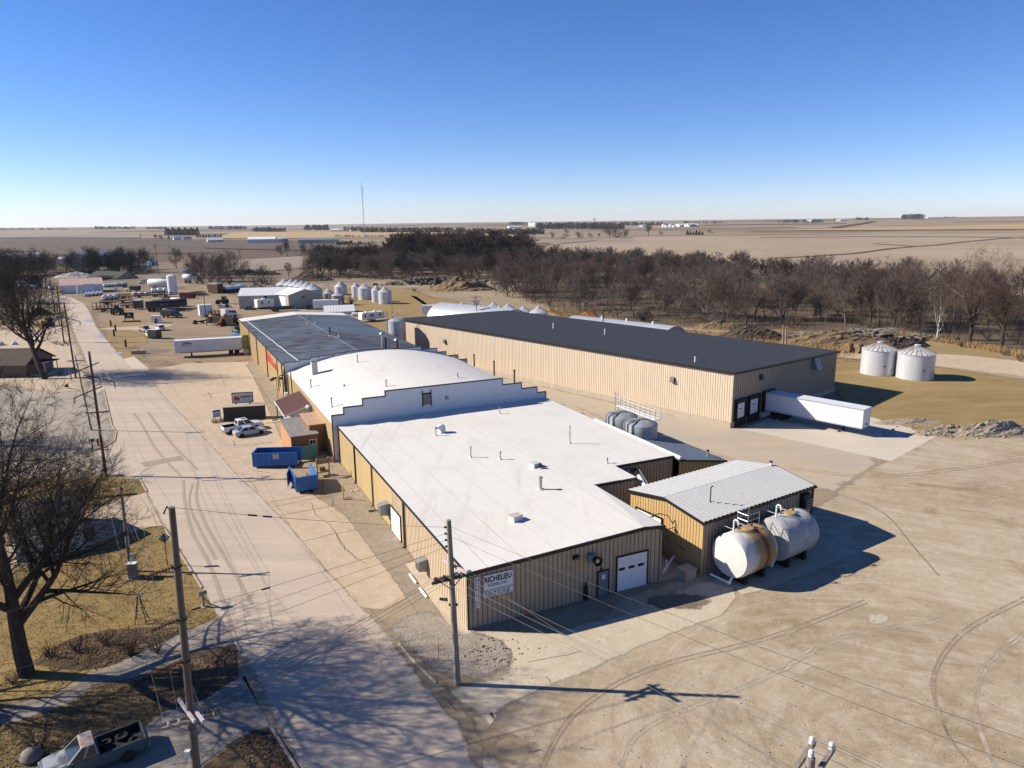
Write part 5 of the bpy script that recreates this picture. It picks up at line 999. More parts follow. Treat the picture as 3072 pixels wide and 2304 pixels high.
m=MB(); m.box(0,-.05,zt*.36,L,.05,zt); m.build('board',pm('notice_pale',(.50,.55,.66),.5,.06,1),t); m=MB(); m.box(.02,-.056,zt*.86,L-.02,-.05,zt*.98); m.build('blue_band',pm('notice_blue',(.03,.035,.13),.5,.05,1),t); m=MB(); m.ex([(.28,.5),(.42,.62),(.36,.8),(.28,.74)],-.057,-.052,'y'); o=m.build('emblem',I_blk,t); o.scale=(L/1.0*.6,1,zt*.92); 
for i,zz in enumerate((.72,.62,.5,.44)):
    m=MB(); m.box(L*(.36 if i<2 else .12),-.056,zt*zz,L*(.9-.06*i),-.05,zt*(zz+.025)); m.build('text_line',I_blk,t)
for x in (.06,L-.06): m=MB(); m.box(x-.05,-.045,0,x+.05,.045,zt*.36); m.build('post',B_trim,t)
# planter of dry brush
t=thing('dry_planter','dry reddish stems with a dark post around the notice board foot','planter',q+Vector((.9,-.3,0)),aa2); m=MB(); rr=random.Random(3)
for i in range(160): x,y=rr.uniform(-.9,1.9),rr.uniform(-.5,.6); m.tube((x,y,0),(x+rr.uniform(-.3,.3),y+rr.uniform(-.3,.3),rr.uniform(.3,.9)),.022,.008,3,False)
m.build('stems',pm('dry_stems',(.30,.19,.12),.9,.2,2),t); m=MB(); m.cb(.9,-.45,0,.18,.18,1.0); m.build('post',V_dark,t)
# ---------------------------------------------------------------- vehicles
def paint(n,c,rough=.3,spec=.5,col2=None,amt=.6): return pm(n,c,rough,.06,1.5,col2=col2,amt=amt,s2=1.1,spec=spec)
V_gl=pm('car_glass',(.015,.018,.022),.06,.1,2,spec=.7); V_hl=pm('headlamp',(.6,.6,.58),.15,.05,3); V_bump=pm('bumper_grey',(.22,.22,.22),.45,.1,3)
def body(t,st,mat,name='body'):
    m=MB(); rings=[]
    for x,w,zb,zt in st: zm=zb+(zt-zb)*.55; rings.append([(x,-w*.96,zb),(x,-w,zm),(x,-w*.93,zt-.03),(x,-w*.85,zt),(x,w*.85,zt),(x,w*.93,zt-.03),(x,w,zm),(x,w*.96,zb)])
    m.loft(rings); return m.build(name,mat,t,smooth=True)
def house(t,x0,x1,x2,x3,w0,w1,z0,z1,mat,glass=V_gl):
    """greenhouse: x0 rear bottom, x1 rear top, x2 front top, x3 front bottom"""
    m=MB(); m.hexa([(x0,-w0,z0),(x3,-w0,z0),(x3,w0,z0),(x0,w0,z0),(x1,-w1,z1),(x2,-w1,z1),(x2,w1,z1),(x1,w1,z1)]); c=m.build('cab',mat,t,bevel=.05)
    def pane(a,b,cc,d,off): 
        n=(Vector(b)-Vector(a)).cross(Vector(d)-Vector(a)).normalized()*.015; ctr=(Vector(a)+Vector(b)+Vector(cc)+Vector(d))/4
        if n.dot(ctr-Vector(((x0+x3)/2,0,(z0+z1)/2)))<0: n=-n
        P=[ctr+(Vector(q)-ctr)*off for q in (a,b,cc,d)]; m=MB(); m.add([q+n for q in P]+[q-n for q in P],[(0,1,2,3),(7,6,5,4),(0,4,5,1),(1,5,6,2),(2,6,7,3),(3,7,4,0)]); return m
    m=pane((x3,-w0,z0),(x3,w0,z0),(x2,w1,z1),(x2,-w1,z1),.86); m.build('windscreen',glass,c); m=pane((x0,-w0,z0),(x0,w0,z0),(x1,w1,z1),(x1,-w1,z1),.82); m.build('rear_window',glass,c)
    xm=(x1+x2)/2; xb=(x0+x3)/2
    for s in (-1,1):
        for a,b,cc,d in (((x0+.06,z0),(xb-.05,z0),(xm-.05,z1),(x1+.04,z1)),((xb+.03,z0),(x3-.06,z0),(x2-.04,z1),(xm+.03,z1))):
            if b[0]-a[0]<.3: continue
            P=[(q[0],s*(w0 if q[1]==z0 else w1),q[1]) for q in (a,b,cc,d)]; m=pane(*P,.82); m.build('side_window',glass,c)
    return c
def wheels(t,xs,w,r=.36,wd=.25):
    for x in xs:
        for s in (-1,1):
            o=wheel(t,x,s*(w-wd*.35),r,wd,s); m=MB(); m.lathe([(r*1.18,0),(r*1.18,.02),(0,.03)],18,ax='y'); a=m.build('wheel_arch',V_dark,o); a.location=(0,s*(-wd*.28),.03)
def pickup(lab,loc,rz,mat,crew=True,L=5.8,roof=None,hood=None,bed=V_dark,nm='pickup_truck',group=None):
    t=thing(nm,lab,'pickup truck',loc,rz,group); W=1.0; xc=2.05 if crew else 2.5; xf=xc+(2.35 if crew else 1.55); zb=.45
    body(t,[(xc-.05,W,zb,1.18),(xf-.1,W,zb,1.18),(xf+.3,W,zb,1.17),(L-.35,W*.97,zb,1.1),(L-.05,W*.9,zb+.05,1.0),(L,W*.82,zb+.12,.9)],mat)
    if hood: m=MB(); m.hexa([(xf+.05,-.84,1.165),(L-.2,-.78,1.09),(L-.2,.78,1.09),(xf+.05,.84,1.165),(xf+.05,-.82,1.2),(L-.2,-.76,1.115),(L-.2,.76,1.115),(xf+.05,.82,1.2)]); m.build('hood',hood,t)
    house(t,xc,xc+.12,xf-.75,xf+.05,.9,.74,1.17,1.86,roof or mat)
    m=MB(); 
    for s in (-1,1): m.box(0,s*W-(.1 if s>0 else 0),zb,xc,s*W+(.0 if s>0 else .1),1.16)
    m.box(0,-W+.1,zb,.1,W-.1,1.14); m.build('bed_side',mat,t,bevel=.03); m=MB(); m.box(.1,-W+.1,.62,xc-.05,W-.1,.72); m.box(xc-.1,-W+.1,.72,xc-.05,W-.1,1.14); m.box(.1,-W+.1,.72,.13,W-.1,1.13); m.box(.13,-W+.1,.72,xc-.1,-W+.13,1.15); m.box(.13,W-.13,.72,xc-.1,W-.1,1.15); m.build('bed_floor',bed,t)
    wheels(t,(1.05,L-1.05),W,.4,.28)
    m=MB(); m.box(-.18,-.9,.48,-.01,.9,.68); m.build('rear_bumper',V_bump,t); m=MB(); m.box(L-.02,-.92,.45,L+.12,.92,.66); m.build('front_bumper',V_bump,t)
    for s in (-1,1):
        m=MB(); m.box(-.02,s*.9-.09,.78,.0,s*.9+.09,1.08); m.build('tail_lamp',V_red,t); m=MB(); m.box(L-.1,s*.72-.16,.74,L+.01,s*.72+.14,.92); m.build('headlight',V_hl,t)
        m=MB(); m.box(xf-.25,s*1.02-(.0 if s>0 else .2),1.16,xf-.1,s*1.02+(.2 if s>0 else 0),1.36); m.build('mirror',V_dark,t)
    m=MB(); m.box(L-.03,-.55,.7,L+.015,.55,.94); m.build('grille',V_dark,t); return t
def sedan(lab,loc,rz,mat,nm='parked_car',L=4.75,suv=False,cat='car'):
    t=thing(nm,lab,cat,loc,rz); W=.92; zt=1.0 if suv else .9
    body(t,[(0,W*.8,.35,zt-.15),(.08,W*.92,.28,zt),(.9,W,.25,zt+.04),(L-1.5,W,.25,zt),(L-.5,W*.96,.25,zt-.14),(L-.1,W*.85,.28,zt-.25),(L,W*.7,.35,zt-.32)],mat)
    if suv: house(t,.15,.4,L-1.9,L-1.15,.86,.72,zt,zt+.72,mat)
    else: house(t,.55,1.4,L-2.15,L-1.2,.84,.64,zt,zt+.5,mat)
    wheels(t,(.95,L-.95),W,.34,.22)
    for s in (-1,1):
        m=MB(); m.box(-.01,s*.6-.22,zt-.28,.06,s*.6+.2,zt-.12); m.build('tail_lamp',V_red,t); m=MB(); m.box(L-.16,s*.58-.18,zt-.42,L-.02,s*.58+.16,zt-.3); m.build('headlight',V_hl,t)
        m=MB(); m.box(L-1.75,s*.95-(.0 if s>0 else .16),zt,L-1.62,s*.95+(.16 if s>0 else 0),zt+.14); m.build('mirror',mat,t)
    return t
def two(a,b): p,q=G(a),G(b); return p,atan2(q.y-p.y,q.x-p.x)
P_wh=paint('white_car_paint',(.68,.68,.67)); P_sil=paint('silver_car_paint',(.42,.44,.48),.28)
# white pickup and silver sedan in the lot
pr,hd=two(Z('p',1075,1382),Z('p',1590,1292)); n_=Vector((-sin(hd),cos(hd),0)); u_=Vector((cos(hd),sin(hd),0))
sedan('silver sedan with dark windows parked beside the white pickup',pr+n_*.8-u_*.95,hd,P_sil)
pr2=G(Z('p',800,1300)); pk=pickup('white crew cab pickup with dark bed between the silver sedan and dark block',pr2+n_*.9-u_*1.0,hd+radians(2),P_wh,L=5.9); m=MB(); m.box(2.9,-.3,1.85,3.5,.3,1.875); m.build('sunroof',V_gl,pk)
# old blue pickup at the bottom left
prr=G(Z(9,1075,1600)); u_=(G(Z(9,560,1805))-prr).normalized(); hd=atan2(u_.y,u_.x); n_=Vector((sin(hd),-cos(hd),0))
P_blu=paint('faded_blue_paint',(.042,.08,.10),.45,.4,(.03,.055,.07)); P_rust=paint('rusted_roof_paint',(.30,.29,.28),.6,.2,(.30,.085,.04),.52); P_faded=paint('chalky_hood_paint',(.28,.30,.34),.5,.3,(.06,.085,.11),.5)
bp=pickup('old faded blue pickup with rusty roof and loose tyres in its bed',prr-n_*.0+Vector((sin(hd),-cos(hd),0))*-.0-u_*1.05+Vector((-sin(hd),cos(hd),0))*-.92,hd,P_blu,crew=False,L=5.4,roof=P_rust,hood=P_faded)
B_l=lambda x,y,z:(bp.matrix_basis@Vector((x,y,z)))
bp_m=Matrix.Translation(bp.location)@Matrix.Rotation(hd,4,'Z')
for k,(x,y,lab) in enumerate(((.55,.38,'loose tyre in the pickup bed near the tailgate'),(1.15,-.45,'loose tyre in the pickup bed by the street side'),(1.75,.35,'loose tyre in the pickup bed behind the cab'),(2.05,-.35,'loose tyre in the pickup bed tucked against the cab'))):
    q=bp_m@Vector((x,y,.73)); t=thing('loose_tyre',lab,'tyre',q,k*.7,'loose tyres in the old pickup'); m=MB(); m.lathe([(.2,0),(.34,0),(.37,.05),(.37,.17),(.34,.22),(.2,.22),(.19,.11)],20); m.build('tyre',V_tire,t,smooth=True); m=MB(); m.lathe([(0,.1),(.1,.1),(.2,.12)],14); m.build('rim',V_dark,t,smooth=True)
p=G(Z(9,60,1330)); sedan('dark red car parked on the lawn at the left edge',p+Vector((-6.,1.2,0)),radians(170)+pi,paint('dark_red_paint',(.07,.008,.008)))
p=G(Z(9,265,1590)); t=thing('boulder','rounded grey boulder on the lawn by the old blue pickup','rock',p); m=MB(); m.lathe([(.5,0),(.62,.25),(.5,.55),(.25,.72),(0,.75)],12); o=m.build('stone',pm('granite',(.20,.18,.155),.9,.25,3,bump=.4),t,smooth=True)
# ---- machinery lot. B('zoom',x,y) are ground contacts
P_gr=paint('tractor_green',(.02,.075,.02),.4); P_blk=paint('black_truck_paint',(.022,.026,.026),.35); P_yel=paint('machine_yellow',(.50,.30,.03),.5); P_or=paint('machine_orange',(.58,.19,.03),.5); P_redm=paint('old_red_machine',(.16,.035,.025),.7); P_cream=paint('cream_tank_paint',(.62,.58,.46),.45); P_teal=paint('faded_teal_paint',(.10,.17,.18),.4); P_tank=pm('white_tank_paint',(.73,.73,.72),.4,.04,1.5)
def boxtrailer(lab,loc,rz,L,W,H,mat,nm='cargo_trailer',spare=False,cat='trailer',roofm=None):
    t=thing(nm,lab,cat,loc,rz); m=MB(); m.box(0,-W/2,.45,L,W/2,.45+H); m.build('box_body',mat,t,bevel=.05); m=MB(); m.box(-.04,-W/2-.04,.45+H,L+.04,W/2+.04,.5+H); m.build('roof',roofm or mat,t)
    for s in (-1,1): wheel(t,L*.5,s*(W/2+.02),.36,.22,s)
    m=MB(); m.bar((L,-.5,.5),(L+1.1,0,.5),.08); m.bar((L,.5,.5),(L+1.1,0,.5),.08); m.build('tow_bar',V_dark,t); m=MB(); m.box(-.03,-W/2+.12,.55,-.0,W/2-.12,.35+H); m.build('rear_door',mat,t)
    if spare: m=MB(); m.lathe([(.12,-W/2-.2),(.32,-W/2-.2),(.34,-W/2-.02),(.12,-W/2-.02)],16,(L*.6,0,1.1),'y'); m.build('spare_wheel',V_tire,t)
    return t
q,hd=two(Z('b',1290,1305),Z('b',1440,1300)); boxtrailer('small white cargo trailer with spare wheel on its side',q,hd,2.6,1.8,1.9,P_tank,spare=True)
q,hd=two(Z('b',1300,1640),Z('b',1200,1560)); pickup('white pickup coupled to the black trailer in the machinery lot',q+Vector((cos(hd),sin(hd),0))*1.6,hd,P_wh,crew=True,L=5.6)
boxtrailer('black cargo trailer with pale roof behind the white pickup',q+Vector((1.6,.6,0)),hd+pi/2*0+.6,3.2,1.9,2.1,P_blk,roofm=P_wh)
q,hd=two(Z('b',1110,1515),Z('b',1010,1490)); pickup('tan and black pickup at the edge of the dry grass island',q+Vector((1.5,.5,0)),hd,paint('tan_car_paint',(.40,.37,.27)),L=5.6)
q,hd=two(Z('b',1500,1470),Z('b',1310,1400)); sedan('white van parked behind the black cargo trailer',q,hd,P_wh,suv=True,L=5.0,nm='parked_van',cat='van')
def tractor(lab,loc,rz,mat,s=1.,dual=False):
    t=thing('tractor',lab,'tractor',loc,rz); m=MB(); m.hexa([(1.3,-.45,.9),(3.7,-.36,.9),(3.7,.36,.9),(1.3,.45,.9),(1.3,-.42,1.75),(3.6,-.33,1.6),(3.6,.33,1.6),(1.3,.42,1.75)]); m.build('hood',mat,t,bevel=.06)
    m=MB(); m.hexa([(-.3,-.75,1.2),(1.4,-.7,1.2),(1.4,.7,1.2),(-.3,.75,1.2),(-.2,-.65,2.75),(1.2,-.65,2.75),(1.2,.65,2.75),(-.2,.65,2.75)]); c=m.build('cab',V_gl,t); m=MB(); m.box(-.4,-.8,2.75,1.35,.8,2.95); m.build('cab_roof',mat,c,bevel=.05)
    m=MB(); m.box(-.6,-.4,.6,3.6,.4,1.0); m.build('chassis',V_dark,t); m=MB(); m.tube((2.6,.3,1.6),(2.6,.3,2.9),.06,n=6); m.build('exhaust',V_dark,t)
    for s_ in (-1,1):
        wheel(t,0.1,s_*1.0,.98,.55,s_); wheel(t,2.9,s_*.9,.68,.42,s_)
        m=MB(); m.box(-.7,s_*.95-.28,1.95,.8,s_*.95+.28,2.03); m.build('fender',mat,t)
        if dual: wheel(t,0.1,s_*1.65,.98,.5,s_)
    t.scale=(s,)*3; return t
q=G(Z('b',520,1140)); tractor('green tractor with dual wheels in front of the folded field implement',q+Vector((-.5,2.6,0)),radians(-65),P_gr,1.1,True)
q=G(Z('s',730,920)); tractor('green tractor parked beside the beige shop',q+Vector((1.2,1,0)),radians(180),P_gr,1.05)
def implement(lab,loc,rz,mat,L=6.,W=4.,H=2.6,seed=1,cat='farm implement',nm='field_cultivator'):
    t=thing(nm,lab,cat,loc,rz); r=random.Random(seed); m=MB()
    for y in (-W/2,-W/6,W/6,W/2): m.bar((0,y,1.0),(L,y,1.0),.16)
    for i in range(5): m.bar((L*i/4,-W/2,1.0),(L*i/4,W/2,1.0),.16)
    m.build('frame',mat,t); m=MB()
    for s in (-1,1):
        for i in range(6): x=L*i/5; m.bar((x,s*W/2,1.0),(x,s*W*.42,H+r.uniform(-.3,.4)),.13); m.bar((x,s*W*.46,1.8),(x+.5,s*W*.6,1.5),.08)
        m.bar((0,s*W*.44,H),(L,s*W*.44,H),.13); m.bar((0,s*W*.46,1.9),(L,s*W*.46,1.9),.1)
    m.build('folded_wing',mat,t); m=MB()
    for i in range(26): x=r.uniform(0,L); y=r.uniform(-W/2,W/2); m.path([(x,y,1.0),(x-.25,y,.6),(x+.05,y,.15)],.05,4)
    m.build('tine',mat,t)
    for s in (-1,1): wheel(t,L*.45,s*W*.3,.45,.3,s)
    m=MB(); m.bar((L,-.7,.9),(L+1.8,0,.7),.14); m.bar((L,.7,.9),(L+1.8,0,.7),.14); m.build('tow_bar',mat,t); return t
q=G(Z('b',230,1090)); implement('dark folded field cultivator beside the green tractor',q+Vector((-3.5,2.5,0)),radians(10),V_dark,6.5,4.6,3.4,2)
q=G(Z('b',740,1000)); implement('rusty red old implement left of the black tarped trailer',q+Vector((-2,1.,0)),radians(20),P_redm,4.5,3,2.,5)
q=G(Z('b',700,800)); implement('rusty wheel rake amid white tanks behind the cultivator',q+Vector((-3,1,0)),radians(5),P_redm,5.5,3,1.6,8)
q=G(Z('b',900,310)); implement('red tillage implement near the far white trailer',q+Vector((-5,2,0)),radians(3),P_redm,9,4,2.2,9)
q=G(Z('b',320,430)); implement('black folded planter by the dark roofed open shed',q+Vector((-5,2,0)),0,V_dark,9,4,2.6,12)
def tarptrailer(lab,loc,rz,L,letters=None):
    t=thing('grain_trailer',lab,'grain trailer',loc,rz); t.scale=(1.12,1.1,1.25); prof=[(-1.25,1.0),(1.25,1.0),(1.3,2.5),(.9,2.85),(0,3.0),(-.9,2.85),(-1.3,2.5)]
    m=MB(); m.ex(prof,0,L); m.build('hopper_body',P_blk,t,bevel=.05); m=MB(); m.ex([(-1.33,2.45),(-.9,2.9),(0,3.06),(.9,2.9),(1.33,2.45),(1.3,2.4),(0,2.98),(-1.3,2.4)],.1,L-.1); m.build('roll_tarp',pm('black_tarp',(.03,.03,.032),.5,.2,2),t)
    for x in (1.0,2.2): 
        for s in (-1,1): wheel(t,x,s*.95,.5,.5,s)
    m=MB(); m.box(L-3,-.1,.1,L-2.85,.1,1.0); m.build('landing_leg',V_dark,t); m=MB(); m.box(.1,-.5,.75,L-.2,.5,1.0); m.build('frame',V_alu,t); return t
q,hd=two(Z('b',1130,1085),Z('b',1640,1050)); tt=tarptrailer('black tarped grain trailer with pale letters, nearer of the pair',q+Vector((0,1.3,0)),hd,10.5); text('DCX',.9,pm('pale_letter',(.35,.35,.35),.6,.1,2),tt,Matrix(((1,0,0,4.2),(0,0,-1,-1.31),(0,1,0,1.6),(0,0,0,1))),sx=1.3)
tarptrailer('black tarped grain trailer standing behind the lettered one',q+Vector((.5,5.5,0)),hd+.03,10.5)
q=G(Z('b',900,1045)); boxtrailer('tall black and tan box wagon at the end of the grain trailers',q+Vector((.3,2.,0)),radians(90),3.2,2.4,2.9,P_blk,nm='box_wagon',roofm=V_alu)
q,hd=two(Z('b',1480,1200),Z('b',1780,1210)); 
def farmtruck(lab,loc,rz,mat,bodym,L=7.):
    t=thing('farm_truck',lab,'truck',loc,rz); m=MB(); m.box(0,-1.2,1.0,L-2.6,1.2,2.6); m.build('box_body',bodym,t,bevel=.05); body(t,[(L-2.5,1.0,.6,1.5),(L-1.2,1.0,.6,1.5),(L-.1,.85,.6,1.35),(L,.8,.65,1.3)],mat,'hood'); house(t,L-2.5,L-2.4,L-1.6,L-1.2,.98,.85,1.5,2.3,mat)
    m=MB(); m.box(.1,-.45,.6,L-.3,.45,1.0); m.build('frame',V_dark,t)
    for x in (1.2,L-.9):
        for s in (-1,1): wheel(t,x,s*.95,.48,.35,s)
    m=MB(); m.box(L,-1.,.5,L+.12,1.,.75); m.build('front_bumper',V_alu,t); return t
farmtruck('dark green farm truck facing right beside the small cargo trailer',q+Vector((0,1.2,0)),hd,P_blk,P_blk,7.5)
q=G(Z('b',990,660)); farmtruck('tan spreader truck with open bed among the white tanks',q+Vector((0,2,0)),radians(170),P_cream,V_dark,7)
q=G(Z('b',1100,500)); farmtruck('white tank truck cab at the left end of the largest white tank',q+Vector((4,2,0)),radians(178),P_wh,V_alu,7)
def htank2(nm,lab,loc,rz,L,Rr,mat,zc=None,legs=True,group=None,wheelz=False,dome=True,cat='tank'):
    t=thing(nm,lab,cat,loc,rz,group); zc=zc or Rr+.35; pr=[(0,-Rr*.35),(Rr*.55,-Rr*.27),(Rr*.88,-Rr*.1),(Rr,.12),(Rr,L-.12),(Rr*.88,L+Rr*.1),(Rr*.55,L+Rr*.27),(0,L+Rr*.35)]
    m=MB(); m.lathe(pr,20,(0,0,zc),'x'); m.build('shell',mat,t,smooth=True)
    if wheelz:
        for x in (L*.2,L*.8):
            for s in (-1,1): wheel(t,x,s*Rr*.8,.38,.24,s)
        m=MB(); m.box(0,-.35,.38,L,.35,.55); m.build('frame',V_dark,t)
    else:
        for x in (L*.2,L*.8): m=MB(); m.box(x-.12,-Rr*.7,0,x+.12,Rr*.7,zc-Rr*.7); m.build('saddle',V_dark if zc<2 else B_con,t)
    if dome: m=MB(); m.tube((L*.5,0,zc+Rr-.05),(L*.5,0,zc+Rr+.16),.16,n=10); m.build('valve_dome',mat,t)
    return t
# clusters of white tanks
def cluster(px0,px1,n,lab,L,Rr,grp,rz,wheelz=False,rows=1,gap=None):
    a,b=G(px0),G(px1); first=None
    for i in range(n):
        p=a.lerp(b,i/max(1,n-1)) 
        for r_ in range(rows):
            q=p+Vector((sin(-rz),cos(rz),0))*0+Vector((cos(rz),sin(rz),0))*(r_*(L+.9))
            if first is None: first=htank2('nurse_tank',lab,q,rz,L,Rr,P_tank,group=grp,wheelz=wheelz)
            else: dup(first,q,rz+RN.uniform(-.05,.05))
cluster(Z('a',1770,1040),Z('a',2090,1010),5,'white nurse tank lying in the row before the pink roofed shed',2.6,.62,'white tanks before the pink roofed shed',radians(115),rows=2)
cluster(Z('b',300,830),Z('b',520,815),3,'white nurse tank in the row behind the folded cultivator',2.9,.95,'white tanks behind the cultivator',radians(100))
cluster(Z('b',290,570),Z('b',520,555),4,'white tank wagon parked beyond the end of the pink roofed shed',3.0,.75,'tank wagons beyond the pink roofed shed',radians(65),True,2)
cluster(Z('b',1290,680),Z('b',1530,670),3,'white tank below the largest white tank',2.6,.85,'white tanks below the largest tank',radians(60))
cluster(Z('b',900,750),Z('b',1150,745),3,'pale tank in the jumble above the grain trailers',2.2,.75,'pale tanks in the machinery jumble',radians(40))
cluster(Z('a',400,860),Z('a',640,880),3,'off white tank wagon in the distant row at the far left',3,.8,'distant tank wagons at the left',radians(30),True)
cluster(Z('a',20,790),Z('a',390,775),7,'pale tank in the far row left of the dark bins',3,.7,'far pale tanks at the left',radians(60),True)
cluster(Z('a',930,880),Z('a',1030,900),2,'white tank wagon beside the near end of the pink roofed shed',2.6,.75,'tank wagons at the pink roofed shed',radians(75),True)
q,hd=two(Z('b',1210,590),Z('b',1540,590)); htank2('propane_tank','largest white horizontal tank in the machinery lot',q+Vector((0,2,0)),hd,11.5,2.05,P_tank,2.6)
q=G(Z('b',1930,485)); htank2('fuel_tank','white tank raised on pale legs near the light pole',q+Vector((0,2,0)),radians(-25),5.,1.5,P_tank,3.4)
q=G(Z('b',1690,712)); hh=HT(q,Z('b',1650,310)[1]); t=thing('upright_tank','tall white upright tank in the machinery lot','tank',q+Vector((0,1.6,0))); m=MB(); m.lathe([(2.05,0),(2.05,hh-.5),(1.6,hh-.15),(.6,hh),(0,hh)],24); m.build('shell',P_tank,t,smooth=True); m=MB(); m.tube((.5,0,hh-.1),(.5,0,hh+.5),.15,n=8); m.build('vent',P_tank,t); m=MB()
for y in (-.2,.2): m.bar((-2.1,y,0),(-2.1,y,hh),.05)
m.build('ladder',V_alu,t)
q,hd=two(Z('b',1690,960),Z('b',1950,985)); t=htank2('slurry_tanker','cream slurry tanker with round dark end at the right of the trailers',q+Vector((0,1.4,0)),hd,5.5,1.3,P_cream,2.1,wheelz=True,cat='tanker'); m=MB(); m.lathe([(0,5.97),(.9,5.95),(1.2,5.78)],18,(0,0,2.1),'x'); m.build('end_plate',V_dark,t)
q,hd=two(Z('b',1870,800),Z('b',2000,800)); t=thing('scrap_container','orange ended open container left of the light pole','container',q+Vector((0,.8,0)),hd); m=MB(); m.box(0,-1.2,.2,.2,1.2,2.6); m.build('end_panel',P_or,t); m=MB(); m.box(.2,-1.2,.2,6.,-1.1,2.4); m.box(.2,1.1,.2,6.,1.2,2.4); m.box(.2,-1.1,.2,6,1.1,.3); m.build('side_panel',P_redm,t); m=MB(); m.box(.5,-1,.3,5.8,1,1.9); m.build('load',V_dark,t)
q=G(Z('b',2060,740)); implement('black loader frame right of the orange container',q+Vector((2,1,0)),radians(-10),V_dark,5,2.4,1.6,15,cat='loader',nm='loader_frame')
q,hd=two(Z('b',750,245),Z('b',1040,240)); semi('semi_trailer','distant white semi trailer in front of the bare shelterbelt',q+Vector((0,1.3,0)),hd,13.5)
for k,(p,lab,col) in enumerate(((Z('b',2130,390),'white car at the right of the raised fuel tank',P_wh),(Z('b',2190,395),'pale car in the far row right of the fuel tank',P_sil),(Z('b',2090,330),'grey car in the far row behind the fuel tank',P_sil),(Z('b',1500,420),'blue grey car behind the tall upright tank',P_teal))): sedan(lab,G(p),radians(20+25*k),col,L=4.6)
q,hd=two(Z('b',1950,300),Z('b',2110,280)); boxtrailer('blue and white trailer far behind the raised fuel tank',q,hd,5.5,2.2,2.2,paint('pale_blue_trailer',(.35,.45,.62)))
# sign of the implement yard
q,hd=two(Z('b',700,1285),Z('b',890,1280)); t=thing('yard_sign','black yard sign board on two posts with a dark planter base','sign',q,hd); m=MB(); m.box(.4,-.06,1.1,3.3,.06,3.1); m.build('board',V_dark,t); m=MB(); m.ex([(1.2,2.1),(1.85,2.7),(2.5,2.1)],-.07,-.065,'y'); m.box(.9,-.07,1.5,2.8,-.065,1.62); m.build('emblem',V_alu,t)
for x in (.5,3.2): m=MB(); m.box(x-.09,-.09,0,x+.09,.09,1.1); m.build('post',V_dark,t)
m=MB(); m.box(-.2,-.6,0,5.,.6,.35); m.build('planter',V_dark,t)
for k,(a,lab) in enumerate(((Z('b',437,1380),'dark short post by the far grass strip'),(Z('b',535,1478),'dark short post just beside the lane'),(Z('b',505,1585),'dark short post at the grass island corner'),(Z('q',2092,1225),'dark short post on the near side of the grass island'))): 
    q=G(a); t=thing('marker_post',lab,'post',q); m=MB(); m.cb(0,0,0,.35,.35,1.9); m.build('post',V_dark,t); m=MB(); m.cb(0,0,1.9,.42,.42,.08); m.build('cap',V_dark,t)
# near the shop
q,hd=two(Z('s',470,690),Z('s',710,700)); t=thing('steel_hopper','brown steel hopper bin with yellow edge behind the tractor','hopper',q+Vector((0,1.5,0)),hd); m=MB(); m.hexa([(.3,-1.6,.3),(6.,-1.6,.3),(6.,1.6,.3),(.3,1.6,.3),(0,-1.8,4.2),(6.2,-1.8,4.2),(6.2,1.8,4.2),(0,1.8,4.2)]); m.build('bin',pm('brown_bin',(.11,.065,.03),.8,.2,1),t); m=MB(); m.box(-.2,-1.85,2.4,0,.4,4.3); m.build('yellow_edge',P_yel,t); m=MB(); m.box(.2,-1.7,4.2,6,1.7,4.7); m.build('scrap_load',V_alu,t)
q,hd=two(Z('s',740,690),Z('s',1010,660)); t=thing('tarped_stack','long stack under silver tarps behind the beige shop','tarp',q+Vector((0,1.5,0)),hd); m=MB(); m.ex([(-1.8,0),(1.8,0),(1.7,2.2),(-1.7,2.2)],0,11); m.build('stack',V_dark,t); m=MB()
for i in range(6): m.ex([(-1.9,1.6),(1.9,1.6),(1.6,2.6+.2*(i%2)),(0,3.1+.2*(i%3)),(-1.6,2.6)],i*1.85,i*1.85+1.8)
m.build('tarp',pm('silver_tarp',(.55,.58,.62),.35,.1,1),t)
q=G(Z('s',700,990)); 
for i in range(4):
    t=thing('liquid_tote','caged liquid tote in the row beside the beige shop','tote',q+Vector((i*1.35,.1*i,0)),0,'liquid totes by the shop'); m=MB(); m.cb(0,0,.15,1.1,1.1,1.1); m.build('bottle',[B_galv,P_tank,V_dark,P_wh][i],t,bevel=.05); m=MB()
    for x in (-.58,.58):
        for y in (-.58,.58): m.bar((x,y,0),(x,y,1.35),.05)
    m.build('cage',V_alu,t)
q,hd=two(Z('s',235,1190),Z('s',430,1175)); boxtrailer('tall white box trailer next to the lot light pole',q+Vector((0,1.2,0)),hd,4.2,2.5,3.6,P_tank)
q,hd=two(Z('s',740,1235),Z('s',1040,1190)); 
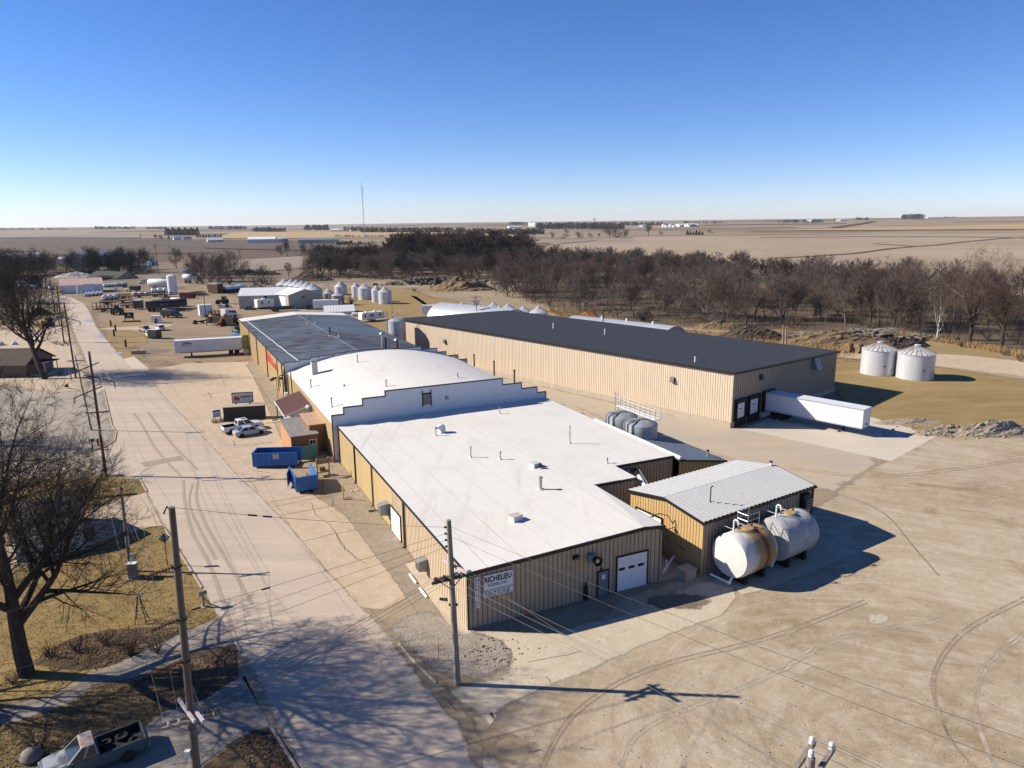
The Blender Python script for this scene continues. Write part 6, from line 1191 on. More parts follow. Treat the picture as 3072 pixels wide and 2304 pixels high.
def semicab(lab,loc,rz,mat):
    t=thing('semi_truck',lab,'truck',loc,rz); m=MB(); m.hexa([(0,-1.2,1.0),(2.6,-1.2,1.0),(2.6,1.2,1.0),(0,1.2,1.0),(.05,-1.15,3.3),(2.2,-1.1,3.1),(2.2,1.1,3.1),(.05,1.15,3.3)]); c=m.build('cab',mat,t,bevel=.08); m=MB(); m.box(1.5,-1.2,2.0,2.2,1.2,2.7); m.build('side_window',V_gl,c); m=MB(); m.hexa([(2.5,-.95,2.0),(2.62,-.95,2.0),(2.62,.95,2.0),(2.5,.95,2.0),(2.2,-.95,2.9),(2.32,-.95,2.9),(2.32,.95,2.9),(2.2,.95,2.9)]); m.build('windscreen',V_gl,c)
    body(t,[(2.5,1.0,.7,2.0),(3.8,.9,.7,1.8),(4.9,.85,.7,1.6),(5.0,.8,.75,1.5)],mat,'hood'); m=MB(); m.box(-3,-.45,.6,4.6,.45,1.0); m.build('frame',V_dark,t)
    for x in (-2.4,-1.1,4.0):
        for s in (-1,1): wheel(t,x,s*1.0,.52,.4,s)
    m=MB(); m.box(5.,-1.1,.5,5.15,1.1,.9); m.build('front_bumper',V_alu,t); return t
semicab('white semi tractor unit at the far corner of the plant',q+Vector((0,1,0)),hd,P_wh)
q,hd=two(Z('s',440,1355),Z('s',1000,1380)); t=thing('lowboy_trailer','dark flat trailer lying along the far corner of the plant','trailer',q+Vector((0,1.5,0)),hd); m=MB(); m.box(0,-1.25,.7,11,1.25,1.1); m.build('deck',V_dark,t); m=MB(); m.box(.2,-1.1,1.1,10,1.1,2.6); m.build('load',pm('dark_brown_load',(.05,.03,.02),.8,.3,1),t)
for x in (8.5,9.8):
    for s in (-1,1): wheel(t,x,s*1.0,.5,.4,s)
q,hd=two(Z('s',130,1330),Z('s',420,1300)); t=thing('grain_auger','dark auger with orange hopper mouth at the foot of the lot light','auger',q,hd); m=MB(); m.tube((0,0,.5),(6.,0,1.0),.22,n=8); m.build('tube',V_dark,t); m=MB(); m.lathe([(1.3,5.8),(1.0,6.3),(.3,6.6)],14,(0,0,1.35),'x'); m.build('hopper_mouth',P_or,t); m=MB(); m.hexa([(0,-.8,0),(1.4,-.5,0),(1.4,.5,0),(0,.8,0),(.3,-.4,1.2),(1.,-.3,1.2),(1.,.3,1.2),(.3,.4,1.2)]); m.build('boot',V_dark,t); m=MB()
for s in (-1,1): wheel(t,3,s*.8,.35,.2,s)
q,hd=two(Z('s',610,1390),Z('s',860,1340)); t=thing('orange_mixer','orange hopper machine with two round mouths beside the lowboy trailer','machine',q,hd); m=MB(); m.tube((0,0,.5),(3.4,0,1.6),.35,n=10); m.build('chute',P_or,t); 
for x,z in ((3.4,1.5),(4.6,2.4)): m=MB(); m.lathe([(1.15,-.3),(1.25,0),(.5,.7)],16,(x,0,z),'y'); m.build('drum',P_or,t)
m=MB(); m.box(1.5,-.8,.3,5,.8,.6); m.build('frame',V_dark,t)
q,hd=two(Z('s',960,1530),Z('s',830,1490)); pickup('old teal pickup with dark bed against the far end of the yellow wall',q+Vector((2.2,.2,0)),hd,P_teal,crew=False,L=5.2,hood=P_wh)
q,hd=two(Z('s',1110,1600),Z('s',1010,1620)); t=thing('blue_tarp_frame','bright blue tarp over a low frame behind the left trailer','tarp',q,hd); m=MB(); m.hexa([(0,-.8,.9),(3,-.8,.9),(3,.8,.9),(0,.8,.9),(0,-.8,1.1),(3,-.8,1.1),(3,.8,1.1),(0,.8,1.1)]); m.build('tarp',paint('bright_blue_tarp',(.06,.22,.62),.5),t); m=MB()
for x in (.2,2.8): 
    for y in (-.7,.7): m.bar((x,y,0),(x,y,.9),.08)
m.build('frame',V_alu,t)
q,hd=two(Z('s',1040,1140),Z('s',1190,1130)); sedan('dark suv with red lamps near the shop driveway',q,hd+pi,P_blk,suv=True,L=4.9)
q,hd=two(Z('s',1420,1030),Z('s',1930,980)); t=thing('motorhome','white motorhome with cab-over bunk along the beige shop wall','motorhome',q+Vector((0,1.3,0)),hd); m=MB(); m.box(0,-1.25,.6,7.2,1.25,3.6); b=m.build('coach_body',P_tank,t,bevel=.12); m=MB(); m.hexa([(7.2,-1.2,2.3),(8.5,-1.1,2.5),(8.5,1.1,2.5),(7.2,1.2,2.3),(7.2,-1.2,3.55),(8.1,-1.1,3.4),(8.1,1.1,3.4),(7.2,1.2,3.55)]); m.build('bunk',P_tank,t,bevel=.08); body(t,[(7.2,1.0,.6,1.5),(8.4,1.0,.6,1.5),(9.4,.85,.6,1.25),(9.5,.8,.65,1.15)],P_tank,'hood'); house(t,7.2,7.25,8.2,8.7,.98,.85,1.5,2.3,P_tank)
for x in (1.5,4.2): m=MB(); m.box(x,-1.27,1.9,x+.8,-1.24,2.7); m.build('window',V_gl,b)
m=MB(); m.box(2.6,-.5,3.6,3.6,.5,3.9); m.build('roof_unit',P_tank,t,bevel=.05)
for x in (2.2,8.4):
    for s in (-1,1): wheel(t,x,s*1.05,.42,.28,s)
q,hd=two(Z('s',1730,1075),Z('s',2050,1060)); t=tarptrailer('low black trailer parked before the motorhome',q+Vector((0,1,0)),hd,7.5); t.scale=(1,.85,.62); t['category']='trailer'; t.name='low_trailer'
q,hd=two(Z('s',1180,1040),Z('s',1370,1040)); sedan('dark green car with pale nose behind the suv by the shop wall',q+Vector((0,1,0)),hd,paint('dark_green_paint',(.03,.05,.045)),L=4.7)
# travel trailer and things at the far right corner of the dark roof
q,hd=two(Z('c',1780,1020),Z('c',2100,985)); t=thing('travel_trailer','white travel trailer with dark windows right of the dark roofed plant','camper',q+Vector((-2.,1.2,0)),hd); m=MB(); m.ex([(0,.7),(8.2,.7),(8.4,1.6),(8.1,2.9),(.4,3.0),(0,2.4)],-1.2,1.2,'y'); b=m.build('coach_body',P_tank,t,bevel=.1)
for x,w_ in ((.9,.6),(3.,1.4),(6.3,.8)): m=MB(); m.box(x,-1.23,1.6,x+w_,-1.19,2.3); m.build('window',V_gl,b)
for x in (2.,5.): m=MB(); m.box(x,-.4,3.0,x+.8,.4,3.25); m.build('roof_unit',P_tank,t,bevel=.05)
for x in (3.6,4.5):
    for s in (-1,1): wheel(t,x,s*1.1,.36,.22,s)
q,hd=two(Z('c',530,750),Z('c',660,745)); sedan('dark pickup style car half hidden behind the white roof strip by the shop',q,hd,P_blk,suv=True,L=4.8)
q=G(Z('c',1500,895)); htank2('boat_hull','upturned pale hull lying beside the travel trailer',q,radians(10),4.5,.6,P_tank,.75,dome=False,cat='boat')
# left of the road
q,hd=two(Z('q',640,905),Z('q',790,880)); t=thing('bulldozer','yellow bulldozer parked left of the road','bulldozer',q+Vector((0,1.2,0)),hd); m=MB(); m.box(.6,-.7,.9,3.0,.7,1.9); m.build('engine_hood',P_yel,t,bevel=.06); m=MB(); m.box(2.6,-.75,1.0,3.9,.75,2.6); m.build('cab',V_gl,t); m=MB(); m.box(2.5,-.9,2.6,4.0,.9,2.8); m.build('cab_roof',P_yel,t)
for s in (-1,1): m=MB(); m.ex([(.3,.3),(.6,0),(4.,0),(4.4,.4),(4.1,.95),(.6,.95)],s*1.0-.28,s*1.0+.28,'y'); m.build('track',V_dark,t,bevel=.05)
m=MB(); m.ex([(-.9,.1),(-.7,.1),(-.65,.7),(-.75,1.4),(-1.0,1.4),(-.85,.7)],-1.8,1.8,'y'); m.build('blade',P_yel,t); m=MB(); m.bar((-.7,-.9,.6),(1.5,-.9,.5),.16); m.bar((-.7,.9,.6),(1.5,.9,.5),.16); m.build('push_arm',P_yel,t)
for k,(a,lab,c,s) in enumerate(((Z('j',570,620),'white car showing only its roof behind the leaning tree trunk, farther one',P_wh,False),(Z('j',640,690),'white car behind the leaning tree trunk, nearer one',P_wh,True))): q=G(a); sedan(lab,q+Vector((-2.6,1.5,0)),radians(15),c,suv=s,L=4.6)
q=G(Z('j',100,255)); t=thing('tarped_woodpile','pale crumpled tarp heap under the left tree','tarp',q+Vector((-1.5,1,0))); m=MB(); rr=random.Random(4)
for i in range(14): x,y=rr.uniform(-3.5,3.5),rr.uniform(-.9,.9); m.lathe([(rr.uniform(.5,.9),0),(rr.uniform(.4,.8),.5),(.2,rr.uniform(.7,1.1)),(0,1.1)],7,(x,y,0))
m.build('heap',pm('pale_tarp',(.55,.55,.53),.6,.15,2),t,smooth=True)
q=G(Z('a',570,850)); 
for k,(a,L,lab) in enumerate(((Z('a',740,850),5.5,'black open container right of the distant tanks'),(Z('a',560,750),7,'long dark bale stack at the far left'),(Z('a',760,740),6,'dark machinery stack behind the black open container'),(Z('a',250,750),6,'low dark bale row at the far left edge'))):
    q=G(a); t=thing('dark_stack',lab,'stack',q,radians(-3)); m=MB(); m.box(-L/2,-1.2,0,L/2,1.2,2.2); m.build('stack',V_dark,t); m=MB(); rr=random.Random(k)
    for i in range(10): x=rr.uniform(-L/2,L/2); m.cb(x,rr.uniform(-.8,.8),2.2,rr.uniform(.4,1.2),rr.uniform(.4,.9),rr.uniform(.2,1.1))
    m.build('top_pieces',P_gr if k==2 else V_dark,t)

for k,(a,rz,kind,lab) in enumerate(((Z('b',1000,790),.2,0,'dark folded drill among the pale tanks, left of the row'),(Z('b',1330,770),-.1,1,'dark toolbar frame under the white tanks'),(Z('b',1540,775),.3,0,'low dark rake frame at the foot of the tall upright tank'),(Z('b',620,905),.5,1,'dark disc frame behind the green tractor'),(Z('b',330,935),.05,0,'second dark cultivator wing behind the folded one'),(Z('b',1700,1080),.2,1,'dark implement tail behind the dark green farm truck'),(Z('b',2150,760),.0,0,'dark frames right of the orange container'),(Z('a',2150,690),.1,1,'dark planter row under the open shed eave'),(Z('b',1600,870),.15,0,'dark mixed frames between trailers and cream tanker'),(Z('s',600,1200),.1,1,'dark machine frame behind the white semi tractor unit'))):
    implement(lab,G(a)+Vector((-2.5,1.5,0)),rz,V_dark if k%3 else P_redm,5.+kind,2.6+kind*.8,1.7+.5*kind,60+k)

q=G(Z(1,1150,1275)); t=thing('concrete_block','long concrete block lying in the lot left of the long trailer','block',q,radians(10)); m=MB(); m.box(-1.6,-.5,0,1.6,.5,.9); m.build('block',B_con,t,bevel=.08); m=MB(); m.cb(0,0,.9,.5,.12,.1); m.build('lifting_loop',V_dark,t)
# ---------------------------------------------------------------- grain bins
def m_binroof(nm,rust):
    m,nt=newmat(nm); v=coords(nt); n1=noise(nt,v,.8,5,.65); c=mixc(nt,rng(nt,n1,.3,.7),c4((.58,.58,.58)),c4((.72,.72,.72)))
    if rust: c=mixc(nt,rng(nt,noise(nt,coords(nt,(1.5,1.5,.4)),.7,5,.7,.3),.46,.62,0,.8),c,c4((.30,.16,.10)))
    fin(nt,c,.5,.3,None,spec=.3); return m
B_st2b=pm('bright_bin_steel',(.60,.62,.66),.33,.08,.6,metal=.3,stretch=(1,1,.2)); B_br=m_binroof('bin_roof_steel',False); B_brr=m_binroof('rusty_bin_roof',True); B_rib=pm('bin_roof_rib',(.30,.28,.27),.6,.2,2)
def grainbin(lab,loc,R_,H_,rh,mat,roof,grp,door=True,nr=22):
    t=thing('grain_bin',lab,'grain bin',loc,RN.uniform(-.2,.2)-1.2,grp); pr=[]
    k=int(H_/.16)
    for i in range(k+1): pr.append((R_+(.022 if i%2 else 0),H_*i/k))
    m=MB(); m.lathe(pr,40); m.build('wall',mat,t,smooth=True); m=MB(); m.lathe([(R_+.14,H_-.05),(R_*.16,H_+rh),(R_*.16,H_+rh+.02),(0,H_+rh+.05)],nr); r=m.build('roof',roof,t)
    m=MB()
    for i in range(nr): a=2*pi*i/nr; m.bar(((R_+.12)*cos(a),(R_+.12)*sin(a),H_),(R_*.17*cos(a),R_*.17*sin(a),H_+rh+.03),.12,.07)
    m.build('roof_ribs',B_rib if roof is B_brr else B_br,r); m=MB(); m.lathe([(R_*.16,H_+rh-.05),(R_*.16,H_+rh+.3),(R_*.2,H_+rh+.3),(0,H_+rh+.42)],14); m.build('cap',B_br,t)
    if door:
        m=MB(); m.xf=Matrix.Rotation(.25,4,'Z'); m.box(R_-.12,-.5,.2,R_+.06,.5,1.7); m.build('door',B_st2,t); m=MB(); m.xf=Matrix.Rotation(-.35,4,'Z'); m.box(R_-.1,-.16,1.9,R_+.06,.16,2.2); m.build('hatch',V_dark,t)
    return t
def bin_px(lab,bl,br,by,ty,apex,mat,roof,grp):
    """bl,br: left and right edges (image x) and foot row by at the centre front"""
    xm=(bl+br)/2; f=G((xm,by)); D=hypot(f.x,f.y); d=(f-EYE); R_=(br-bl)/2/FPX*(d.dot(_f)); c=f+Vector((f.x,f.y,0)).normalized()*R_
    h=HT(f,ty); rh=max(.6,min(R_*.75,HT(c,apex)-h)); return grainbin(lab,c,R_,h,rh,mat,roof,grp)
def bz(n,l,r,b,t,a): 
    x0,y0=Z(n,l,b); x1,_=Z(n,r,b); return x0,x1,y0,Z(n,l,t)[1],Z(n,l,a)[1]
bin_px('white grain bin with rust streaked roof, left of the pair by the dirt lane',*bz(4,858,1128,1462,1255,1185),B_st2b,B_brr,'grain bins by the dirt lane')
bin_px('white grain bin with rust streaked roof, right of the pair by the dirt lane',*bz(4,1155,1440,1500,1290,1212),B_st2b,B_brr,'grain bins by the dirt lane')
g='grain bins in the pasture'
for lab,l,r,b,t,a in (('tall grain bin standing alone left of the two close pairs',843,945,790,722,675),('grain bin at the left of the first close pair in the pasture',985,1058,820,722,690),('larger grain bin at the right of the first close pair in the pasture',1040,1148,830,735,700),('grain bin at the left of the second close pair in the pasture',1150,1232,850,750,715),('grain bin at the right of the second close pair in the pasture',1207,1312,865,765,728)): bin_px(lab,*bz(2,l,r,b,t,a),B_st2b,B_br,g)
bin_px('rusty weathered grain bin behind the bare bush by the beige shop',*bz('c',905,1125,640,420,335),B_st3,B_br,'weathered bins behind the shop'); bin_px('dark weathered grain bin right of the bare bush by the beige shop',*bz('c',1080,1340,670,465,385),B_st3,B_br,'weathered bins behind the shop')
for i,(x,y) in enumerate(((90,220),(230,225),(345,240),(455,262),(565,290),(680,320))):
    c=G(Z('c',x,y),5.2); grainbin('grain bin roof peeking over the beige shop, '+['first','second','third','fourth','fifth','last'][i]+' from the left',(c.x,c.y,0),3.6,5.0,2.0,B_st3,B_br,'grain bins behind the beige shop',door=False)
for i,(l,r,b,t,a) in enumerate(((170,275,935,885,855),(285,400,945,900,865),(415,525,960,918,880),(520,672,980,930,892))):
    xm=(l+r)/2; c=G(Z(3,xm,t),4.2); R_=(r-l)/2*.36166/FPX*(c-EYE).dot(_f); grainbin('white grain bin behind the dark warehouse roof, '+['farthest left','second','third','nearest and right'][i]+' of four',(c.x,c.y,0),R_,4.2,R_*.55,B_st2b,B_br,'grain bins behind the warehouse',door=False)
# ---------------------------------------------------------------- quonset huts
def quonset(lab,pa,pb,h,Wd,endm,z=None):
    """pa, pb: crown line ends seen in the photo at height h"""
    a,b=G(pa,h),G(pb,h); a.z=b.z=0; L=(b-a).length; hd=atan2(b.y-a.y,b.x-a.x); t=thing('quonset_hut',lab,'quonset hut',a,hd); n=22; m=MB(); rings=[]
    k=int(L/1.2)
    for j in range(2*k+1):
        x=L*j/(2*k); o=.05 if j%2 else 0; rings.append([(x,(Wd/2+o)*cos(pi*i/n),(h+o)*sin(pi*i/n)**.9 if 0<i<n else 0) for i in range(n+1)])
    m.loft(rings,cap=False); m.f=[f for f in m.f if True]; m.build('arched_shell',pm('quonset_steel_'+str(int(a.x)),(.50,.52,.54),.4,.08,.3,metal=.3),t,smooth=True)
    for x,nm in ((0.02,'end_wall'),(L-.02,'end_wall')): m=MB(); m.ex([((Wd/2-.05)*cos(pi*i/n),(h-.05)*sin(pi*i/n)**.9 if 0<i<n else 0) for i in range(n+1)],x-.05,x+.05); e=m.build(nm,endm,t)
    m=MB(); m.box(L,-1.2,0,L+.12,1.2,min(3,h*.7)); m.build('door',V_dark,e); m=MB(); m.box(L+.12,-.08,0,L+.16,.08,min(3,h*.7)); m.build('door_rail',B_galv,e)
    for q in (.3,.55,.8):
        m=MB(); m.tube((L*q,0,h-.2),(L*q,0,h+.7),.28,n=10); m.build('roof_vent',B_pipew,t); 
    return t
quonset('long white ended quonset hut behind the warehouse, by the pole transformers',Z(2,1720,850),Z(3,400,905),6.2,13,B_white)
quonset('long low quonset hut with three white vents behind the dark warehouse roof',Z(3,890,958),Z(3,1730,1048),5.0,12,B_grey)
q,hd=two(Z(2,1560,955),Z(2,1640,955)); boxtrailer('white cargo trailer at the end of the long quonset hut',q+Vector((0,3,0)),hd,4.5,2.4,2.6,P_tank)
# ---------------------------------------------------------------- gabled buildings
B_beige=pm('beige_steel',(.42,.37,.31),.6,.04,.6); B_beigeS=pm('beige_steel_edge',(.27,.235,.195),.6,.1,1); B_wroof=pm('white_metal_roof',(.74,.74,.74),.45,.03,.6); B_wrS=pm('white_metal_roof_rib',(.6,.6,.61),.5,.03,1)
B_pink=pm('pinkish_roof',(.66,.44,.37),.5,.1,.4,col2=(.7,.56,.5),amt=.5); B_whs=pm('white_siding',(.66,.66,.65),.6,.04,1.)
def gable(nm,lab,cat,loc,hd,L,Wd,eave,rise,wm,rm,doors=(),wins=(),trim=None,ov=.25,grp=None,rib=True):
    """ridge along local x; local y from 0 (near wall) to Wd"""
    t=thing(nm,lab,cat,loc,hd,grp); m=MB(); a,b=(wm if isinstance(wm,tuple) else (wm,wm))
    m.ex([(0,0),(Wd,0),(Wd,eave),(Wd/2,eave+rise),(0,eave)],0,L); m.build('wall',a,t)
    m=MB(); tk=.14
    for s in (0,1):
        y0,y1=(-ov,Wd/2) if s==0 else (Wd+ov,Wd/2); z0=eave-rise*ov/(Wd/2)+.03; z1=eave+rise+.03
        m.slab((-ov,y0,z0+tk),(L+ov,y0,z0+tk),(L+ov,y1,z1+tk),(-ov,y1,z1+tk),tk)
    r=m.build('roof',rm,t)
    if rib:
        m=MB()
        for i in range(int(L/1.0)+1):
            x=min(L,i*1.0)
            m.bar((x,-ov,eave-rise*ov/(Wd/2)+.19),(x,Wd/2,eave+rise+.19),.09,.06)
        m.build('roof_ribs',B_wrS if rm is B_wroof else rm,r)
    for side,p0,p1,h in doors:
        m=MB()
        if side=='l': m.box(-.08,p0,.05,.02,p1,h)
        elif side=='r': m.box(L-.02,p0,.05,L+.08,p1,h)
        else: m.box(p0,-.08,.05,p1,.02,h)
        m.build('door',B_doorw,t)
    for side,p0,z0,p1,z1 in wins:
        m=MB()
        if side=='n': m.box(p0,-.06,z0,p1,.02,z1)
        elif side=='l': m.box(-.06,p0,z0,.02,p1,z1)
        else: m.box(L-.02,p0,z0,L+.06,p1,z1)
        m.build('window',B_gl,t)
    return t
def gpx(nm,lab,cat,a,b,eave_y,rise,Wd,wm,rm,far=False,**k):
    """a,b: foot of the near long wall, left and right; eave row at a"""
    A,Bq=(GT(a),GT(b)) if far else (G(a),G(b)); hd=atan2(Bq.y-A.y,Bq.x-A.x); L=(Bq-A).to_2d().length; e=HT(A,eave_y); return gable(nm,lab,cat,A,hd,L,Wd,e,rise,wm,rm,**k)
t=gpx('shop_building','long wing of the beige steel shop with white roof and overhead door','shop',Z('s',1095,1015),Z('s',2080,985),Z('s',1080,750)[1],2.2,15,B_beige,B_wroof,doors=(('l',2,9.5,4.6),),wins=(('n',9,3.4,10.2,4.6),('n',20,3.4,21.2,4.6)))
A_=G(Z('c',190,745)); Bq=G(Z('c',850,680)); hd=atan2(Bq.y-A_.y,Bq.x-A_.x); L=(Bq-A_).length
e=HT(A_,Z('c',175,460)[1]); t=thing('shop_building','gabled front block of the beige steel shop with single dark window','shop',A_,hd)
pk_=HT(G(Z('c',520,712)),Z('c',520,330)[1]); m=MB(); m.ex([(0,0),(L,0),(L,e*1.02),(L/2,pk_),(0,e)],0,14,'y'); m.build('wall',B_beige,t); m=MB(); m.slab((-.3,-.3,e+.1),(L/2,-.3,pk_+.15),(L/2,14,pk_+.15),(-.3,14,e+.1),.14); m.slab((L/2,-.3,pk_+.15),(L+.3,-.3,e+.1),(L+.3,14,e+.1),(L/2,14,pk_+.15),.14); m.build('roof',B_wroof,t)
m=MB(); m.box(L*.41,-.07,e*.72,L*.5,.02,e*.9); m.build('window',B_gl,t); m=MB(); m.box(-.09,2,.05,.02,8,4.4); m.build('door',B_doorw,t); m=MB(); m.cb(1.2,-1,0,.25,.25,1.6); m.build('utility_meter',V_dark,t)
gpx('steel_shed','white roofed shed just beyond the far end of the dark roofed plant','shed',Z('c',930,860),Z('c',1545,835),Z('c',920,810)[1],1.7,9,B_whs,B_wroof)
q,hd=two(Z('c',670,760),Z('c',1010,750)); boxtrailer('white container van between the beige shop and the white roofed shed',q+Vector((0,2,0)),hd,9,2.6,2.9,P_tank,nm='container_van')
t=gpx('steel_shed','white shed with pinkish ribbed roof beside the road bend','shed',Z('a',1275,985),Z('a',2150,940),Z('a',1260,815)[1],2.6,13,B_whs,B_pink,doors=(('n',9,13.5,4.2),('n',22,23.2,2.4)),wins=(('n',25.5,1.6,27.5,2.6),),rib=True)
q=G(Z('a',1620,1030)); hh=HT(q,Z('a',1590,810)[1]); t=thing('standpipe','slim white standpipe in front of the pink roofed shed','pipe',q); m=MB(); m.tube((0,0,0),(0,0,hh),.3,n=10); m.build('pipe',P_tank,t); m=MB(); m.bar((-1.3,0,hh),(1.6,0,hh),.12); m.build('top_arm',P_tank,t); m=MB(); m.tube((1.9,0,0),(1.4,0,3),.25,n=8); m.build('brace',P_tank,t)
gpx('open_shed','open shed with dark roof and pinkish gable behind the pink roofed shed','shed',Z('a',1800,665),Z('b',560,410),Z('a',1790,640)[1],3.4,14,pm('pink_gable',(.4,.3,.25),.7,.1,1),V_dark,rib=False)
t=thing('pale_tarp_shed','long blue tarped stack beyond the gravel pile','stack',G(Z('a',1440,585)),0); m=MB(); m.ex([(0,0),(5,0),(4.6,2.6),(.4,2.6)],0,20); m.build('tarp',pm('blue_tarp_cover',(.10,.15,.24),.6,.1,1),t)
gpx('garage','white garage with grey roof half hidden by the bare tree at the left','garage',Z('i',360,1440),Z('i',1765,1158),Z('i',430,1010)[1],2.2,9,B_whs,pm('grey_brown_shingles',(.17,.15,.135),.9,.2,1.5),rib=False,wins=(('n',5.6,1.2,6.6,2.2),))
A_=G(Z('j',650,905)); t=gable('house','brown roofed house with porch under the leaning tree','house',A_+Vector((-15,-.5,0)),radians(2),14,10,2.7,2.5,pm('dark_brick',(.17,.13,.10),.9,.2,2),pm('brown_shingles',(.075,.052,.042),.9,.3,1.2),rib=False,ov=.6); m=MB(); m.box(14,1,0,17.5,6,.35); m.build('porch_floor',B_con,t); m=MB(); m.box(14,.7,2.6,17.8,6.3,2.75); m.build('porch_roof',Mar,t)
for y in (1.2,5.8): m=MB(); m.cb(17.3,y,.35,.16,.16,2.3); m.build('porch_post',B_whs,t)
gable('house','low house at the left edge behind the first tree','house',G(Z(1,-60,1330))+Vector((-16,-6,0)),radians(4),13,9,2.8,2.6,pm('tan_house_siding',(.4,.36,.3),.8,.1,2),pm('grey_shingles',(.10,.095,.09),.9,.25,1.5),rib=False,ov=.5)
# distant farm buildings
FL=lambda n,*c:Z(n,*c)
for lab,a,b,ey,rise,Wd,rm in (('long pale roofed livestock barn behind the left shelterbelt',Z('m',-30,432),Z('m',275,428),Z('m',0,405)[1],5,22,B_wroof),('white barn half hidden in the middle of the shelterbelt',Z('a',1850,420),Z(1,1080,520),Z('a',1850,240)[1],4,16,B_wroof),('small white shed glimpsed in the shelterbelt gap',Z('m',430,425),Z('m',485,425),Z('m',430,400)[1],1.5,8,B_wroof),('pale round roofed bin shed at the right end of the shelterbelt',Z('b',1290,120),Z('b',1420,110),Z('b',1290,70)[1],3,9,B_wroof)): gpx('barn',lab,'barn',a,b,ey,rise,Wd,B_whs,rm,far=True,rib=False)
for lab,a,b,ey,rise,Wd,rm,nm in (('small white house at the left of the far farmstead',(88,214),(138,213),200,4,9,B_wroof,'farmhouse'),('low grey house next to the small white house',(150,211),(205,209),200,2.5,8,B_galv,'farmhouse'),('white hip roofed house standing alone on the far field edge',(305,228),(402,226),213,4.5,14,B_wroof,'farmhouse'),('large white steel building across the far field',(556,234),(732,230),208,3.5,24,B_wroof,'steel_building'),('blue white annex right of the large far steel building',(735,226),(812,217),207,2.,12,B_wroof,'steel_building'),('long low tan building with solar roof across the far field',(878,238),(1138,232),212,2.5,18,pm('solar_roof',(.2,.23,.28),.4,.2,.2),'steel_building'),('white shed left of the far dark grove',(590,150),(608,149),145,2,10,B_wroof,'farm_shed'),('white house in the far grove before the tower',(995,147),(1020,146),141,2.5,10,B_wroof,'farmhouse'),('pale barn right of the far tower',(1085,156),(1140,155),148,4,14,B_wroof,'barn'),('pale barn at the right edge of the far grove',(1145,153),(1195,152),146,3,14,B_wroof,'barn'),('tan far house with red roof at the dark grove',(1215,155),(1250,154),149,3,12,Mar,'farmhouse')):
    gpx(nm,lab,'building',Z('k',*a),Z('k',*b),Z('k',a[0],ey)[1],rise,Wd,B_whs if 'tan' not in lab else B_beige,rm,far=True,rib=False)
for lab,a,b,ey,rise,Wd,nm in (('white farm hall at the far right town edge, left one',(1160,91),(1208,90),83,5,30,'barn'),('white farm hall at the far right town edge, right one',(1212,91),(1265,90),82,5,30,'barn'),('pale flat plant at the left of the distant town',(232,97),(308,96),91,2,30,'factory'),('white house among far cedars right of the town',(960,92),(985,91),86,4,18,'farmhouse'),('pale shed just below the far water tower',(568,97),(584,96),91,3,12,'farm_shed')):
    gpx(nm,lab,'building',Z('l',*a),Z('l',*b),Z('l',a[0],ey)[1],rise,Wd,B_whs,B_wroof,far=True,rib=False)
for i,(lab,a,b,ey) in enumerate((('long white hog barn on the right horizon',(1415,152),(1570,148),145),('white house in the right horizon farmstead, left one',(405,175),(425,175),168),('white house in the right horizon farmstead, middle one',(455,180),(480,179),165),('pale barn in the right horizon farmstead, right one',(690,175),(740,172),165))): gpx('barn',lab,'building',Z(4,*a),Z(4,*b),Z(4,a[0],ey)[1],3,22,B_whs,B_wroof,far=True,rib=False)
for i,(x,y) in enumerate(((352,84),(364,84),(378,84))):
    q=GT(Z('l',x,y+6)); t=thing('grain_elevator','white concrete elevator silo in the distant town, '+['left','middle','right'][i]+' of three','silo',q,0,'elevator silos in the distant town'); h=HT(q,Z('l',x,66+(i%2)*4)[1]); m=MB(); m.lathe([(13,0),(13,h*.9),(6,h),(0,h)],14); m.build('shaft',B_whs,t); m=MB(); m.cb(0,0,h*.9,14,10,h*.22); m.build('head_house',B_whs,t)
for i,(x,) in enumerate(((1072,),(1088,),(1110,),(1130,))):
    q=GT(Z('l',x,94)); t=thing('farm_silo','distant white farm silo, '+['first','second','third','last'][i]+' from the left of four by the farm halls','silo',q,0,'farm silos by the far halls'); h=HT(q,Z('l',x,76 if i%2==0 else 82)[1]); m=MB(); m.lathe([(6.5,0),(6.5,h*.85),(3.5,h),(0,h)],12); m.build('shaft',P_tank,t); m=MB(); m.lathe([(6.7,h*.83),(6.7,h*.87)],12); m.build('band',B_galv,t)
q=GT(Z('l',695,74)); t=thing('water_tower','tiny dark water tower rising over the distant town','water tower',q); h=HT(q,Z('l',695,47)[1]); m=MB(); m.tube((0,0,0),(0,0,h*.8),2.4,n=8); m.build('shaft',V_alu,t); m=MB(); m.lathe([(2,h*.7),(9,h*.82),(9,h*.9),(4,h),(0,h)],14); m.build('tank',P_teal,t,smooth=True)
